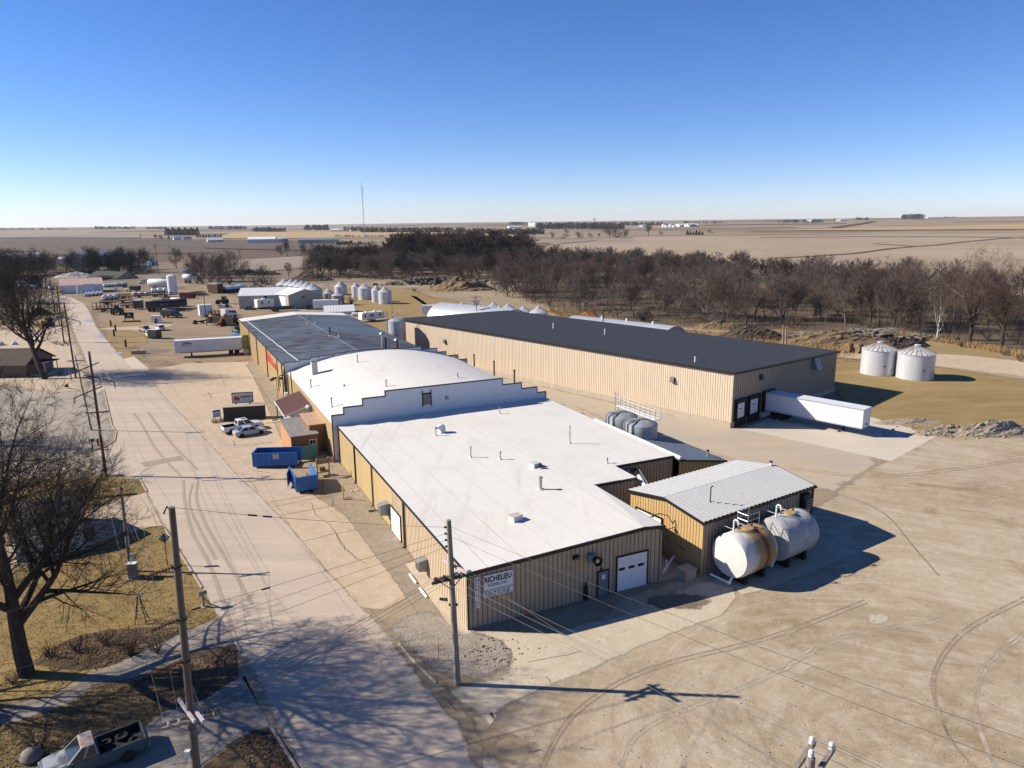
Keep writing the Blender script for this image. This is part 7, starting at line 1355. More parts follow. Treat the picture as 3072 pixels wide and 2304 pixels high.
# radio mast and wind turbines
q=GT(Z(2,1090,345)); h=HT(q,556); t=thing('radio_mast','very tall thin lattice radio mast with guy wires on the far field','radio mast',q); m=MB(); w_=.75
for a in (0,2.094,4.189): m.tube((w_*cos(a),w_*sin(a),0),(w_*cos(a),w_*sin(a),h),.16,n=4)
for i in range(60):
    z=h*i/60
    for k in range(3): a,b=2.094*k,2.094*(k+1); m.tube((w_*cos(a),w_*sin(a),z),(w_*cos(b),w_*sin(b),z+h/60),.08,n=3)
m.build('lattice',pm('mast_grey',(.33,.33,.34),.6,.1,1),t); m=MB()
for z in (h*.93,h*.86): m.bar((-1.6,0,z),(1.6,0,z),.2); m.bar((1.5,0,z),(1.5,0,z+3),.25)
m.tube((0,0,h),(0,0,h+5),.12,n=4); m.build('antenna',V_dark,t)
for k,(x,y,ty) in enumerate(((205,238,195),(462,240,190))):
    q=GT(Z(1,x,y)); h=HT(q,Z(1,x,ty)[1])*.8; t=thing('wind_turbine',['faint wind turbine at the far left of the horizon','faint wind turbine right of the first on the left horizon'][k],'wind turbine',q); m=MB(); m.tube((0,0,0),(0,0,h),h*.022,h*.012,n=8); m.build('tower',P_tank,t); m=MB(); m.cb(0,-h*.03,h-h*.015,h*.03,h*.1,h*.035); m.build('nacelle',P_tank,t)
    for i in range(3): a=[.5,2.6,4.7][i]+k*.9; m=MB(); m.hexa([(-.01*h,-h*.09,0),(.01*h,-h*.09,0),(.01*h,-h*.08,0),(-.01*h,-h*.08,0),(-.004*h,-h*.09,h*.5),(.004*h,-h*.09,h*.5),(.004*h,-h*.085,h*.5),(-.004*h,-h*.085,h*.5)]); b=m.build('blade',P_tank,t); b.location=(0,0,h); b.rotation_euler=(0,a,0)
# ---------------------------------------------------------------- poles and wires
Wp=pm('creosote_pole',(.085,.062,.042),.9,.3,2.,stretch=(4,4,.3),bump=.3); Wp2=pm('weathered_pole',(.24,.215,.18),.9,.25,2.,stretch=(4,4,.3),bump=.3); Wp3=pm('pale_arm',(.55,.46,.47),.7,.1,2); Gl=pm('brown_porcelain',(.10,.03,.025),.25,.1,3); Wi=pm('wire_grey',(.03,.03,.03),.5,.1,1); Wi2=pm('bright_wire',(.17,.165,.16),.4,.1,1); Glw=pm('white_porcelain',(.62,.62,.62),.25,.05,3)
def insul(m,p,d,n=5,r=.11):
    p=Vector(p); d=Vector(d).normalized()*.15
    for i in range(n): q=p+d*i; m.tube(q,q+d*.35,r,r*.9,8); m.tube(q+d*.35,q+d,.035,n=5)
    return p+d*n
def pole(lab,base,top,mat=Wp,r=.17,cat='utility pole',nm='utility_pole',h=None,grp=None,hb=None):
    """base: ground pixel, top: pixel; the lean follows the photo"""
    b=G(base) if not isinstance(base,Vector) else base; H_=h or HT(b,top[1])
    f=G(top,H_); lean=Vector((f.x-b.x,f.y-b.y,0)); f_=_f; 
    d=ray(top); n=Vector((b.x,b.y,0)).normalized(); t_=(Vector((b.x,b.y,0))-EYE).dot(n)/d.dot(n); q=EYE+d*t_; H_=q.z; lean=Vector((q.x-b.x,q.y-b.y,0))
    t=thing(nm,lab,cat,b,0,grp); m=MB(); m.tube((0,0,-.3),(lean.x,lean.y,H_),r,r*.68,12); m.build('shaft',mat,t,smooth=True)
    return t,b,lean,H_
def at(b,lean,H_,z): return Vector((lean.x*z/H_,lean.y*z/H_,z))
def arm(t,c,hd,L,mat,w=.13,nm='crossarm',brace=.9,bd=None):
    u=Vector((cos(hd),sin(hd),0)); m=MB(); m.bar(c-u*(L/2),c+u*(L/2),w,w*1.2); m.build(nm,mat,t)
    if brace:
        for s in (-1,1): m=MB(); m.bar(c+u*(s*L*.3),c-Vector((0,0,brace)),.05); m.build('brace',bd or mat,t)
    return c-u*(L/2),c+u*(L/2)
ENDS={}
RDH=radians(118)
# transmission row along the street
rowd=[('a',(318,1428),(267,1054),'tall pole with sloping crossarms nearest the side street corner'),('b',(228,1135),(192,907),'tall leaning pole with sloping crossarms by the road beyond the leaning tree'),('c',(192,1027),(170,857),'tall pole with crossarms and transformers below it, left of the road'),('d',(164.6,936),(147.6,828),'tall pole with sloping crossarms beside the pink roofed shed'),('e',(141,882),(133,830),'far dark pole left of the pink roofed shed')]
for k,bs,tp,lab in rowd:
    t,b,l,H_=pole(lab,bs,tp,Wp,.19,grp='transmission poles along the street'); 
    pts=[]
    if k!='e':
        for z,s in ((H_-2.2,-1),(H_-3.6,1),(H_-5.2,-1)):
            c=at(b,l,H_,z); u=Vector((cos(radians(20)),sin(radians(20)),0)); tip=c+u*(s*2.3)+Vector((0,0,-.45*1)); m=MB(); m.bar(c+Vector((0,0,.75))-u*(s*.9),tip,.13); m.build('crossarm',Wp,t); m=MB(); m.bar(c-Vector((0,0,.9)),c+u*(s*1.3)+Vector((0,0,-.02)),.07); m.build('brace',Wp,t)
            m=MB(); e=insul(m,tip,(0,0,-1),5); m.build('insulator',Gl,t); pts.append(b+e)
        pts.append(b+at(b,l,H_,H_))
    else: 
        for z in (H_-1,H_-2): a1,a2=arm(t,at(b,l,H_,z),radians(20),3,Wp,brace=0); pts+=[b+a1,b+a2]
    if k in 'ac':
        c=at(b,l,H_,H_*.52); a1,a2=arm(t,c,radians(18),2.6,Wp); 
        m=MB(); 
        for q in (a1,a2): m.tube(q,q+Vector((0,0,.25)),.06,n=6)
        m.build('pin_insulators',Glw,t)
    if k=='c':
        for s in (-1,0,1): m=MB(); m.lathe([(.3,0),(.33,.1),(.33,.85),(.28,.95),(0,1.0)],12,tuple(at(b,l,H_,H_*.42)+Vector((s*.75,-.45,0)))); m.build('transformer',B_galv,t,smooth=True)
    ENDS[k]=pts
# secondary poles beside the row
for k,bs,tp,lab in (('f',(275,1291),(226,1068),'shorter distribution pole crowded beside the nearest tall pole'),('f2',(179,980),(169,903),'short distribution pole behind the transformer pole'),('f3',(104,820),(96,775),'far slim pole at the left by the shelterbelt')):
    t,b,l,H_=pole(lab,bs,tp,Wp2 if k=='f' else Wp,.14,grp='distribution poles along the street'); a1,a2=arm(t,at(b,l,H_,H_-.7),radians(18),2.4,Wp2); ENDS[k]=[b+a1,b+a2,b+at(b,l,H_,H_)]
t,b,l,H_=pole('grey pole with small crossarm rising beside the metal meter cabinet',(391,1714),(363.5,1470),Wp2,.16); a1,a2=arm(t,at(b,l,H_,H_-.5),radians(18),2.5,Wp); ENDS['g']=[b+a1,b+a2,b+at(b,l,H_,H_)]; m=MB(); m.lathe([(.08,0),(.13,.1),(.05,.3),(0,.32)],8,tuple(at(b,l,H_,H_))); m.build('insulator',Gl,t)
m=MB(); m.tube(at(b,l,H_,0.2)+Vector((.2,-.1,0)),at(b,l,H_,H_*.55)+Vector((.2,-.1,0)),.06,n=6); m.build('conduit',B_galv,t); m=MB(); m.box(-.2,-.35,3.6,.25,-.15,4.0); m.build('fuse_box',V_dark,t)
q=G(Z(5,1110,1620)); t=thing('meter_cabinet','grey steel meter cabinet with white lid at the foot of the grey pole','cabinet',q,.15); m=MB(); m.cb(0,0,.12,.75,.55,1.35); m.build('cabinet_body',B_grey,t,bevel=.02); m=MB(); m.cb(0,0,1.47,.82,.62,.08); m.build('lid',B_pipew,t); m=MB(); m.cb(0,0,0,.95,.75,.12); m.build('plinth',B_con,t); m=MB(); m.cb(-.05,.5,.0,.5,.3,2.2); m.build('meter_box',B_galv,t,bevel=.02)
# pole at bottom left
t,b,l,H_=pole('thick dark pole with insulator strings in the left foreground',(592,2345),(515,1522),pm('brown_pole',(.13,.10,.072),.9,.3,2.,stretch=(4,4,.3),bump=.4),.24); p1=t; P1=[];Q1=[]
lc=Vector((-.78,-.62,0)).normalized()
for z in (H_*.80,H_*.615,H_*.465):
    c=at(b,l,H_,z); m=MB(); e=insul(m,c+lc*.25+Vector((0,0,0)),(lc.x,lc.y,-.1),9,.13); m.build('insulator_string',Gl,t); P1.append(b+e)
    up=Vector((-.35,.93,0)); m=MB(); e=insul(m,c+up*.2+Vector((0,0,.55)),(up.x,up.y,.0),3,.15); m.build('insulator',Gl,t); Q1.append(b+e); m=MB(); m.tube(c-Vector((0,0,.05)),c+Vector((0,0,.05)),.25,n=12); m.build('band',V_dark,t)
Q1.append(b+at(b,l,H_,H_)); m=MB(); m.path([at(b,l,H_,H_-.3),at(b,l,H_,H_+.0)+Vector((-.25,0,.05)),at(b,l,H_,H_-.35)+Vector((-.45,0,0))],.05,5); m.build('guy_clamp',V_dark,t)
za=H_*.245; c=at(b,l,H_,za); RT=radians(24)
a1,a2=arm(t,c+Vector((.1,-.22,0)),RT,3.0,Wp2,.13,brace=.7); arm(t,c+Vector((-.05,.22,0)),RT,3.0,Wp2,.13,brace=0)
w1,w2=arm(t,c+Vector((.25,.0,.55)),RT+radians(108),2.6,Wp3,.15,brace=0); arm(t,c+Vector((-.22,.0,.55)),RT+radians(108),2.6,Wp3,.15,brace=0)
for s in (.12,.3,.7,.9):
    q=a1.lerp(a2,s); m=MB(); m.lathe([(.05,0),(.05,.08),(.1,.1),(.08,.18),(.05,.22),(0,.24)],8,tuple(q+Vector((0,0,.08)))); m.build('pin_insulator',Glw,t)
for i in range(3): q=a1.lerp(a2,.82+.07*i); m=MB(); m.path([q+Vector((0,0,.1)),q+Vector((0,-.1,.5)),q+Vector((.15,-.15,.45)),q+Vector((.15,-.1,.1))],.03,5); m.build('jumper_loop',Wi,t)
m=MB(); m.tube(at(b,l,H_,0)+Vector((.22,-.1,0)),at(b,l,H_,H_*.97)+Vector((.16,-.08,0)),.035,n=5); m.build('ground_wire',Wi2,t)
m=MB(); m.cb(c.x-.3,c.y-.3,c.z-2.2,.3,.25,.4); m.build('cutout_box',Glw,t); L1=[b+a1.lerp(a2,s)+Vector((0,0,.3)) for s in (.05,.3,.7,.95)]+[b+w1,b+w2]
# pole at the front corner of the plant
t,b,l,H_=pole('weathered grey pole with paired crossarms at the plant front corner',(1373,2054),(1346,1560),Wp2,.23); p2b=b; zc=H_*.665
for o in (-.24,.24): a1,a2=arm(t,at(b,l,H_,zc)+Vector((.1*o,o,0)),radians(27),2.7,Wp2 if o>0 else Wp,.14,brace=.75 if o<0 else 0,bd=Wp)
w1,w2=arm(t,at(b,l,H_,zc+.75)+Vector((.25,.05,0)),radians(27+105),2.5,Wp3,.14,brace=.6)
for s in (.08,.3,.62,.76,.92): q=a1.lerp(a2,s); m=MB(); m.lathe([(.05,0),(.06,.1),(.13,.12),(.09,.24),(.06,.28),(0,.3)],8,tuple(q+Vector((0,-.4,.08)))); m.build('pin_insulator',Glw if s>.5 else Gl,t)
q=a1.lerp(a2,.9); m=MB(); m.path([q+Vector((0,-.4,-.1)),q+Vector((.05,-.5,-.5)),q+Vector((.15,-.5,-.65)),q+Vector((.2,-.45,-.4)),q+Vector((.1,-.4,-.15))],.04,5); m.build('jumper_loop',Wi,t)
P2=[];
for i in range(4): c=at(b,l,H_,H_-.5-.45*i)+Vector((-.2,0,0)); m=MB(); m.tube(c+Vector((.1,0,0)),c+Vector((-.12,0,0)),.08,n=8); m.build('spool_insulator',V_dark,t); P2.append(b+c)
A2=[b+a1.lerp(a2,s)+Vector((0,-.4,.35)) for s in (.08,.3,.62,.92)]; T2_=[b+at(b,l,H_,H_-.4),b+at(b,l,H_,H_-1.1),b+w1,b+w2]
m=MB(); c=at(b,l,H_,zc-2.0); m.tube(c+Vector((-.3,0,0)),c+Vector((.3,0,0)),.1,n=8); m.build('cable_bracket',V_dark,t)
# pole cut by the bottom edge
h3=11.; tp=G((2433,2272),h3); t=thing('utility_pole','weathered pole top with twin crossarms cut by the bottom frame edge','utility pole',(tp.x,tp.y,0)); m=MB(); m.tube((0,0,-.2),(0,0,h3),.22,.16,12); m.build('shaft',Wp2,t,smooth=True); E3=[]
m=MB(); m.lathe([(.05,0),(.12,.05),(.11,.25),(.06,.33),(0,.34)],10,(0,0,h3)); m.build('pin_insulator',Glw,t); E3.append(Vector((tp.x,tp.y,h3+.3)))
for o in (-.2,.2):
    a1,a2=arm(t,Vector((o*1.6,-o*.8,h3-.35)),radians(48),2.9,Wp2,.16,brace=.7 if o>0 else 0,bd=Wp3)
    for s in (.9,): q=a1.lerp(a2,s); m=MB(); m.lathe([(.05,0),(.12,.05),(.11,.25),(.06,.33),(0,.34)],10,tuple(q+Vector((0,0,.1)))); m.build('pin_insulator',Glw,t); E3.append(Vector((tp.x,tp.y,0))+q+Vector((0,0,.35)))
q=a1.lerp(a2,.1); E3.append(Vector((tp.x,tp.y,0))+q+Vector((0,0,.35)))
# other far poles
def simple(lab,bs,tp,mat=Wp,arms=1,r=.15,h=None,tr=False):
    t,b,l,H_=pole(lab,bs,tp,mat,r,h=h)
    for i in range(arms): arm(t,at(b,l,H_,H_-.6-1.2*i),radians(10+20*i),3.2,mat,brace=.9)
    if tr:
        for s in (-1,1): m=MB(); m.lathe([(.35,0),(.35,1.1),(0,1.2)],10,tuple(at(b,l,H_,H_-3)+Vector((s*.6,-.3,0)))); m.build('transformer',B_galv,t)
    return b+at(b,l,H_,H_)
F1=simple('tall double armed pole at the right end of the shelterbelt',Z(1,1318,618),Z(1,1283,370),arms=2,r=.2); F2_=simple('far pole on the field road right of the shelterbelt',Z(1,2004,600),Z(1,1985,405),arms=2); F3=simple('far slim pole at the edge of the grey field',Z(2,586,540),Z(2,578,395),arms=0)
simple('pale metal pole with crossarm by the weathered bins',(989,932),(985.7,850),B_galv,1,.13); simple('grey pole at the far corner of the warehouse roof',(1177,962),(1173.5,869),Wp2,0,.13); simple('pole with two transformers behind the dark warehouse roof',(1432,985),(1427,885),Wp2,2,.16,tr=True); simple('bare pole behind the middle of the dark warehouse roof',(1808,1040),(1810,927),Wp,0,.16)
simple('left of the twin tall posts behind the warehouse corner',(2349,1050),(2350,975),Wp2,0,.22); simple('right of the twin tall posts behind the warehouse corner',(2357,1052),(2359,978),Wp2,0,.22); simple('slim mast between the two weathered sheds near the far pole row',Z('b',2040,490),Z('b',2005,250),Wp,0,.12)
t,b,l,H_=pole('dark lot light pole beside the tall white box trailer',(620.5,976),(611,884),V_dark,.13,'lamp post','lot_light'); m=MB(); c=at(b,l,H_,H_); m.box(c.x-2.6,c.y-.35,c.z-.1,c.x+1.5,c.y+.35,c.z+.12); m.build('lamp_head',V_dark,t)
# wires
def span(lab,pairs,mat,r=.018,sag=.02,cat='power line',ties=()):
    a0=pairs[0][0]; t=thing('overhead_wires',lab,cat,a0)
    for a,b in pairs:
        L=(b-a).length; pts=[]
        for i in range(17): s=i/16; q=a.lerp(b,s); q.z-=sag*L*4*s*(1-s)*.5; pts.append(q-a0)
        m=MB(); m.path(pts,r,4); m.build('wire',mat,t)
    for s in ties: 
        a,b=pairs[0]; q=a.lerp(b,s); q.z-=sag*L*4*s*(1-s)*.5; m=MB(); d=(b-a).normalized(); m.tube(q-a0-d*.25,q-a0+d*.25,.05,n=6); m.build('splice',V_dark,t)
    return t
span('bright wires from the foreground pole to the nearest sloping arm pole',list(zip(Q1,[ENDS['a'][0],ENDS['a'][1],ENDS['a'][2],ENDS['a'][3]])),Wi2,.011)
for a,b,lab in (('a','b','wires between the first two tall street poles'),('b','c','wires between the second and third tall street poles'),('c','d','wires between the third and fourth tall street poles')): span(lab,list(zip(ENDS[a],ENDS[b])),Wi2,.011)
span('wires from the fourth tall street pole to the far dark pole',list(zip(ENDS['d'],ENDS['e'])),Wi,.02)
span('wires from the grey cabinet pole to the crowded distribution pole',list(zip(ENDS['g'],ENDS['f'])),Wi2,.011); span('wires from the crowded distribution pole to the short far one',list(zip(ENDS['f'],ENDS['f2'])),Wi,.011)
span('wires from the foreground pole crossarms to the grey cabinet pole',list(zip(L1[:3],ENDS['g'])),Wi2,.011)
lo=Vector((-26,-22,-1)); span('three wires leaving the foreground pole to the lower left',[(p,p+Vector((-30,-18,.4))) for p in P1],Wi2,.011)
span('wires crossing the street from the foreground crossarms to the corner pole',list(zip(L1[:4],A2)),Wi,.011,.03); span('single wire from the foreground pole top to the corner pole top',[(Q1[3],P2[0])],Wi,.011,.02,ties=(.25,.3))
span('three service wires from the corner pole to the street side over the road',[(P2[1],P2[1]+Vector((-34,-17,-2.4))),(P2[2],P2[2]+Vector((-34,-20,-2.6))),(P2[3],P2[3]+Vector((-34,-23,-2.8)))],Wi,.011,.02,ties=(.3,.4))
span('wires from the corner pole to the pole cut by the frame bottom',list(zip(A2,E3)),Wi,.011,.03); span('two twisted wires from the corner pole top toward the right foreground',[(T2_[0],T2_[0]+Vector((34,-26,-1))),(T2_[1],T2_[1]+Vector((34,-27,-1.2)))],Wi,.012,.03)
span('wires leaving the pole cut by the frame bottom to the right',[(p,p+Vector((28,-24,0))) for p in E3[:3]],Wi,.011); span('far wires along the field between the double armed poles',[(F1,F2_)],Wi,.03)
# street furniture on the house side
q=G(Z(5,1390,1510)); t=thing('road_sign','diamond road sign seen from behind at the kerb','traffic sign',q,radians(28)); hh=HT(q,Z(5,1385,1245)[1]); m=MB(); m.box(-.04,-.04,0,.04,.04,hh); m.build('post',V_dark,t); m=MB(); m.ex([(0,hh-1.0),(.52,hh-.48),(0,hh+.04),(-.52,hh-.48)],.045,.065,'y'); m.build('sign_plate',pm('sign_back',(.24,.21,.17),.6,.1,2),t)
q=G(Z(9,1690,325)); t=thing('mailbox','leaning grey mailbox on a braced post at the driveway mouth','mailbox',q,radians(40)); m=MB(); m.cb(0,0,0,.16,.16,1.15); m.bar((.6,0,0),(.05,0,.9),.09); m.build('post',Wo,t); m=MB(); m.ex([(-.14,1.15),(.14,1.15),(.14,1.32),(.08,1.42),(-.08,1.42),(-.14,1.32)],-.3,.35); m.build('box',B_grey,t,bevel=.01); m=MB(); m.lathe([(.35,0),(.3,.1),(0,.12)],10); m.build('stone_base',B_con,t)
q=G(Z(5,770,550)); t=thing('mailbox','black mailbox on a post beside the red hydrant','mailbox',q,radians(30)); m=MB(); m.cb(0,0,0,.14,.14,1.2); m.build('post',V_dark,t); m=MB(); m.ex([(-.17,1.2),(.17,1.2),(.17,1.42),(.1,1.54),(-.1,1.54),(-.17,1.42)],-.35,.35); m.build('box',V_dark,t)
q=G(Z(5,815,515)); t=thing('fire_hydrant','red fire hydrant at the side street corner','hydrant',q); m=MB(); m.lathe([(.2,0),(.2,.08),(.14,.1),(.14,.75),(.19,.78),(.17,.9),(.07,1.02),(0,1.04)],14); m.build('barrel',pm('hydrant_red',(.42,.02,.015),.45,.08,3),t,smooth=True)
for s in (-1,1): m=MB(); m.tube((s*.1,0,.62),(s*.26,0,.62),.07,n=10); m.build('outlet_cap',V_dark,t)
q=G(Z(9,1175,445)); t=thing('garden_windmill','small ornamental windmill tower on the lawn','windmill',q,.3); H_=2.3; m=MB()
for sx in (-1,1):
    for sy in (-1,1): m.bar((sx*.42,sy*.42,0),(sx*.06,sy*.06,H_),.05)
for z in (.5,1.1,1.6):
    w_=.42-(.36*z/H_)
    for a,b in (((-1,-1),(1,-1)),((1,-1),(1,1)),((1,1),(-1,1)),((-1,1),(-1,-1))): m.bar((a[0]*w_,a[1]*w_,z),(b[0]*w_,b[1]*w_,z),.03)
m.build('tower',V_dark,t); m=MB()
for i in range(12): a=2*pi*i/12; m.hexa([(.08*cos(a),-.16,H_+.1+.08*sin(a)),(.38*cos(a-.1),-.2,H_+.1+.38*sin(a-.1)),(.38*cos(a+.1),-.14,H_+.1+.38*sin(a+.1)),(.09*cos(a),-.15,H_+.1+.09*sin(a)),(.08*cos(a),-.14,H_+.1+.08*sin(a)),(.38*cos(a-.1),-.18,H_+.1+.38*sin(a-.1)),(.38*cos(a+.1),-.12,H_+.1+.38*sin(a+.1)),(.09*cos(a),-.13,H_+.1+.09*sin(a))])
m.build('fan_wheel',B_grey,t)
q=G(Z(10,1703,770)); t=thing('marker_rod','thin red marker rod stuck in the crushed rock','marker',q); m=MB(); m.tube((0,0,0),(.05,0,1.75),.022,n=6); m.build('rod',paint('marker_red',(.6,.06,.02),.5),t); m=MB(); m.tube((.05,0,1.75),(.05,0,1.82),.035,n=6); m.build('tip',V_dark,t)
for k,(zx,zy,a) in enumerate(((430,380,1.0),(480,400,.7))):
    q=G(Z(11,zx,zy)); t=thing('orange_cone_rail','leaning orange marker frame by the shaded wall foot, '+['left','right'][k]+' one','marker',q,.4); m=MB(); m.bar((0,0,0),(.3,.1,1.0*a),.05); m.bar((.5,0,0),(.3,.1,1.0*a),.05); m.bar((.12,.04,.4*a),(.42,.05,.4*a),.05); m.build('frame',paint('marker_orange'+str(k),(.75,.12,.05),.5),t)
# kerbs
def kerb(px,nm='kerb',w=.16,h=.13):
    L=gz(px); m=MB()
    for a,b in zip(L,L[1:]): d=(b-a).normalized()*.02; m.bar((a.x-d.x,a.y-d.y,h/2-.01),(b.x+d.x,b.y+d.y,h/2-.01),w,h)
    o=m.build(nm,B_con); o['kind']='structure'
kerb([(253,1364),(311,1344),(344,1324),(349,1298),(336,1278),(311,1168)]); kerb([(297,1427),(330,1424),(419,1436),(440,1476)]); kerb([(496,1590),(520,1630),(575,1716),(605,1765)]); kerb([(704,1925),(722,1956)]); kerb([(10,310,1325),(10,420,1500),(10,560,1720)]); kerb([(10,1370,630),(10,1480,760),(10,1680,960)])
# puddles and small patches on the road
Pud=pm('puddle_water',(.34,.35,.36),.25,.05,2,spec=.4)
for L in ([(1,690,1000),(1,740,985),(1,775,995),(1,770,1015),(1,720,1010)],[(1,812,1115),(1,850,1112),(1,862,1135),(1,840,1150),(1,815,1135)],[(1,940,1265),(1,1000,1262),(1,1030,1270),(1,980,1282)]): S('puddle',gz(L),Pud,12,0,sm_=2)
G_tar=gm('tar_patch',(.31,.26,.205),(.28,.235,.19),(.35,.29,.23),.2,.8,8,bs=.1,ns=2)
S('road_patch',gz([(5,1165,660),(5,1490,605),(5,1525,635),(5,1390,655),(5,1250,690),(5,1200,690)]),G_tar,9,.3)
G_trk=gm('tyre_track',(.36,.295,.23),(.335,.275,.215),(.38,.31,.245),.2,.8,8,bs=.05,ns=2.5)
def track(px,w,lv=8.6,mat=None,fe=.25,fdv=1.):
    L=gz(px); Q=[]
    for i in range(len(L)-1):
        p0,p1,p2,p3=L[max(0,i-1)],L[i],L[i+1],L[min(len(L)-1,i+2)]
        for k in range(6): s=k/6; Q.append(.5*((2*p1)+(p2-p0)*s+(2*p0-5*p1+4*p2-p3)*s*s+(3*p1-p0-3*p2+p3)*s**3))
    Q.append(L[-1]); return S('tyre_track',strip(Q,w),mat or G_trk,lv,fe,fdv=fdv)
track([(5,1110,250),(5,1170,330),(5,1225,430),(5,1290,540),(5,1390,660),(5,1500,770)],.3); track([(5,1230,240),(5,1280,310),(5,1370,430),(5,1480,560),(5,1640,720)],.3,8.7)
track([(5,1520,800),(5,1535,1000),(5,1600,1250),(5,1740,1510),(9,1960,600)],.3,8.6); track([(5,1640,810),(5,1630,960),(5,1710,1180),(5,1850,1420),(9,2090,300)],.3,8.7); track([(5,1600,830),(5,1570,1000),(5,1660,1220),(5,1790,1460)],.25,8.8)
G_crk=pm('crack_filler',(.10,.085,.07),.9,.2,2)
def crack(px,w=.05,lv=9.3):
    L=gz(px); Q=[]
    for a,b in zip(L,L[1:]):
        n=max(2,int((b-a).length/.8)); d=(b-a).normalized(); nn=Vector((-d.y,d.x,0))
        for k in range(n): Q.append(a.lerp(b,k/n)+nn*RN.uniform(-.09,.09))
    Q.append(L[-1]); S('crack',strip(Q,w),G_crk,lv,0)
for c in ([(6,330,1165),(6,600,1110),(6,880,1060)],[(6,390,1235),(6,640,1190),(6,870,1150)],[(6,640,1120),(6,680,1230),(6,800,1310),(6,900,1480),(6,1020,1600)],[(6,860,1390),(6,930,1520),(6,1110,1640)],[(6,590,1450),(6,820,1390),(6,1070,1350)],[(6,300,1125),(6,560,1080),(6,800,1030)],[(6,0,665),(6,160,640),(6,350,625)],[(6,200,870),(6,480,905)],[(6,60,890),(6,150,960),(6,210,1040)],[(6,760,1000),(6,830,1100),(6,815,1160)],[(11,500,780),(11,720,745),(11,950,690)],[(11,660,900),(11,700,960)],[(11,100,1220),(11,260,1210)],[('e',1380,1330),('e',1450,1470)],[('e',1600,990),('e',1700,1250)],[('e',1920,1010),('e',1970,1130)],[('p',230,210),('p',290,390)],[('p',840,1460),('p',900,1620)]): crack(c)
for c in ([('e',1200,1030),('e',1530,950),('e',2100,850)],[('e',1300,1210),('e',1700,1130),('e',2180,1050)],[('e',1250,1400),('e',1900,1270)],[('p',100,60),('p',700,20)],[('p',700,1560),('p',1300,1590),('p',1880,1500)],[('e',2100,830),('e',2212,1010)],[('p',1500,10),('p',1760,380)]): crack(c,.07,9.6)

# worn arcs, patches and tread prints on the dirt lot
G_a1=gm('worn_arc_pale',(.47,.40,.31),(.44,.365,.275),(.50,.43,.335),.2,.8,8,bs=.15,ns=.7); G_a2=gm('worn_arc_dark',(.27,.20,.13),(.31,.24,.165),(.34,.265,.185),.2,.8,8,bs=.15,ns=.7)
rt=random.Random(5)
def arc(n,pts,w,mat,lv): track([(n,a,b) for a,b in pts],w,lv,mat,.5)
def blob(n,x,y,rx,ry,mat,lv,fe): S('ground_patch',gz([(n,x+rx*cos(2*pi*i/14),y+ry*sin(2*pi*i/14)) for i in range(14)]),mat,lv,fe)
G_pp=gm('pale_patch',(.46,.39,.30),(.43,.36,.28),(.49,.42,.33),.3,1,8,bs=.1,ns=1.5)
blob(12,1005,420,95,45,G_pp,4.1,1.2);  blob(11,1750,280,260,60,G_dark,8,1.6); blob(11,360,1500,200,110,G_a2,8,2.)
td=MB()
def tread(n,x0,y0,x1,y1,k):
    a,b=G(Z(n,x0,y0)),G(Z(n,x1,y1)); d=(b-a); L=d.length; d.normalize(); nn=Vector((-d.y,d.x,0))
    for i in range(int(L/.22)):
        q=a+d*(i*.22)+nn*rt.uniform(-.05,.05)+Vector((0,0,.02)); td.bar(q-nn*.3-d*.12,q+nn*.3+d*.12,.09,.1)
for c in ((12,310,730,520,800),(12,260,850,420,840),(12,520,910,590,905),(12,430,985,640,1015),(12,560,1085,830,1160),(12,860,1200,925,1240),(12,500,1200,610,1205),(12,690,1240,800,1290),(11,1960,1150,2090,1130),(11,2110,1030,2212,1010),(12,320,940,360,930)): tread(*c,0)
o=td.build('tread_prints',G_a2); o['kind']='structure'

G_r1=gm('rut_dark',(.375,.30,.215),(.35,.275,.195),(.40,.325,.235),.2,.8,8,bs=.3,ns=.55); G_r2=gm('rut_pale',(.49,.41,.31),(.46,.38,.285),(.51,.43,.33),.2,.8,8,bs=.2,ns=.55)
for j,(P,m_) in enumerate(((((11,600,1659),(11,900,1180),(11,1500,830),(12,100,560),(12,900,260)),G_r1),(((11,1250,1659),(11,1500,1300),(12,50,900),(12,700,560),(12,1500,420)),G_r2),(((12,2212,240),(12,1700,520),(12,1450,900),(12,1560,1350),(12,1800,1659)),G_r1),(((12,2212,520),(12,1900,780),(12,1800,1150),(12,1960,1659)),G_r2),(((8,250,830),(8,900,900),(8,1500,860),(8,2212,760)),G_r1),(((8,500,1000),(8,1000,1180),(8,1300,1500),(12,1500,60)),G_r1),(((7,900,330),(7,1500,560),(7,2000,700),(8,250,900)),G_r1))):
    for o in (0,26 if j<4 else 18): track([(n,x+o*.9,y+o) for n,x,y in P],.34,4.3+.02*j+.01*(o>0),m_,.5,.52)
st=MB(); rs_=random.Random(17)
for x,y in [(q.x,q.y) for q in (G((rs_.uniform(1500,3072),rs_.uniform(1480,2304))) for _ in range(420))]:
    s_=rs_.uniform(.015,.045); st.hexa([(x+a*s_*rs_.uniform(.6,1.2),y+b*s_*rs_.uniform(.6,1.2),c*s_*.8+.02) for c in (0,1) for a,b in ((-1,-1),(1,-1),(1,1),(-1,1))])
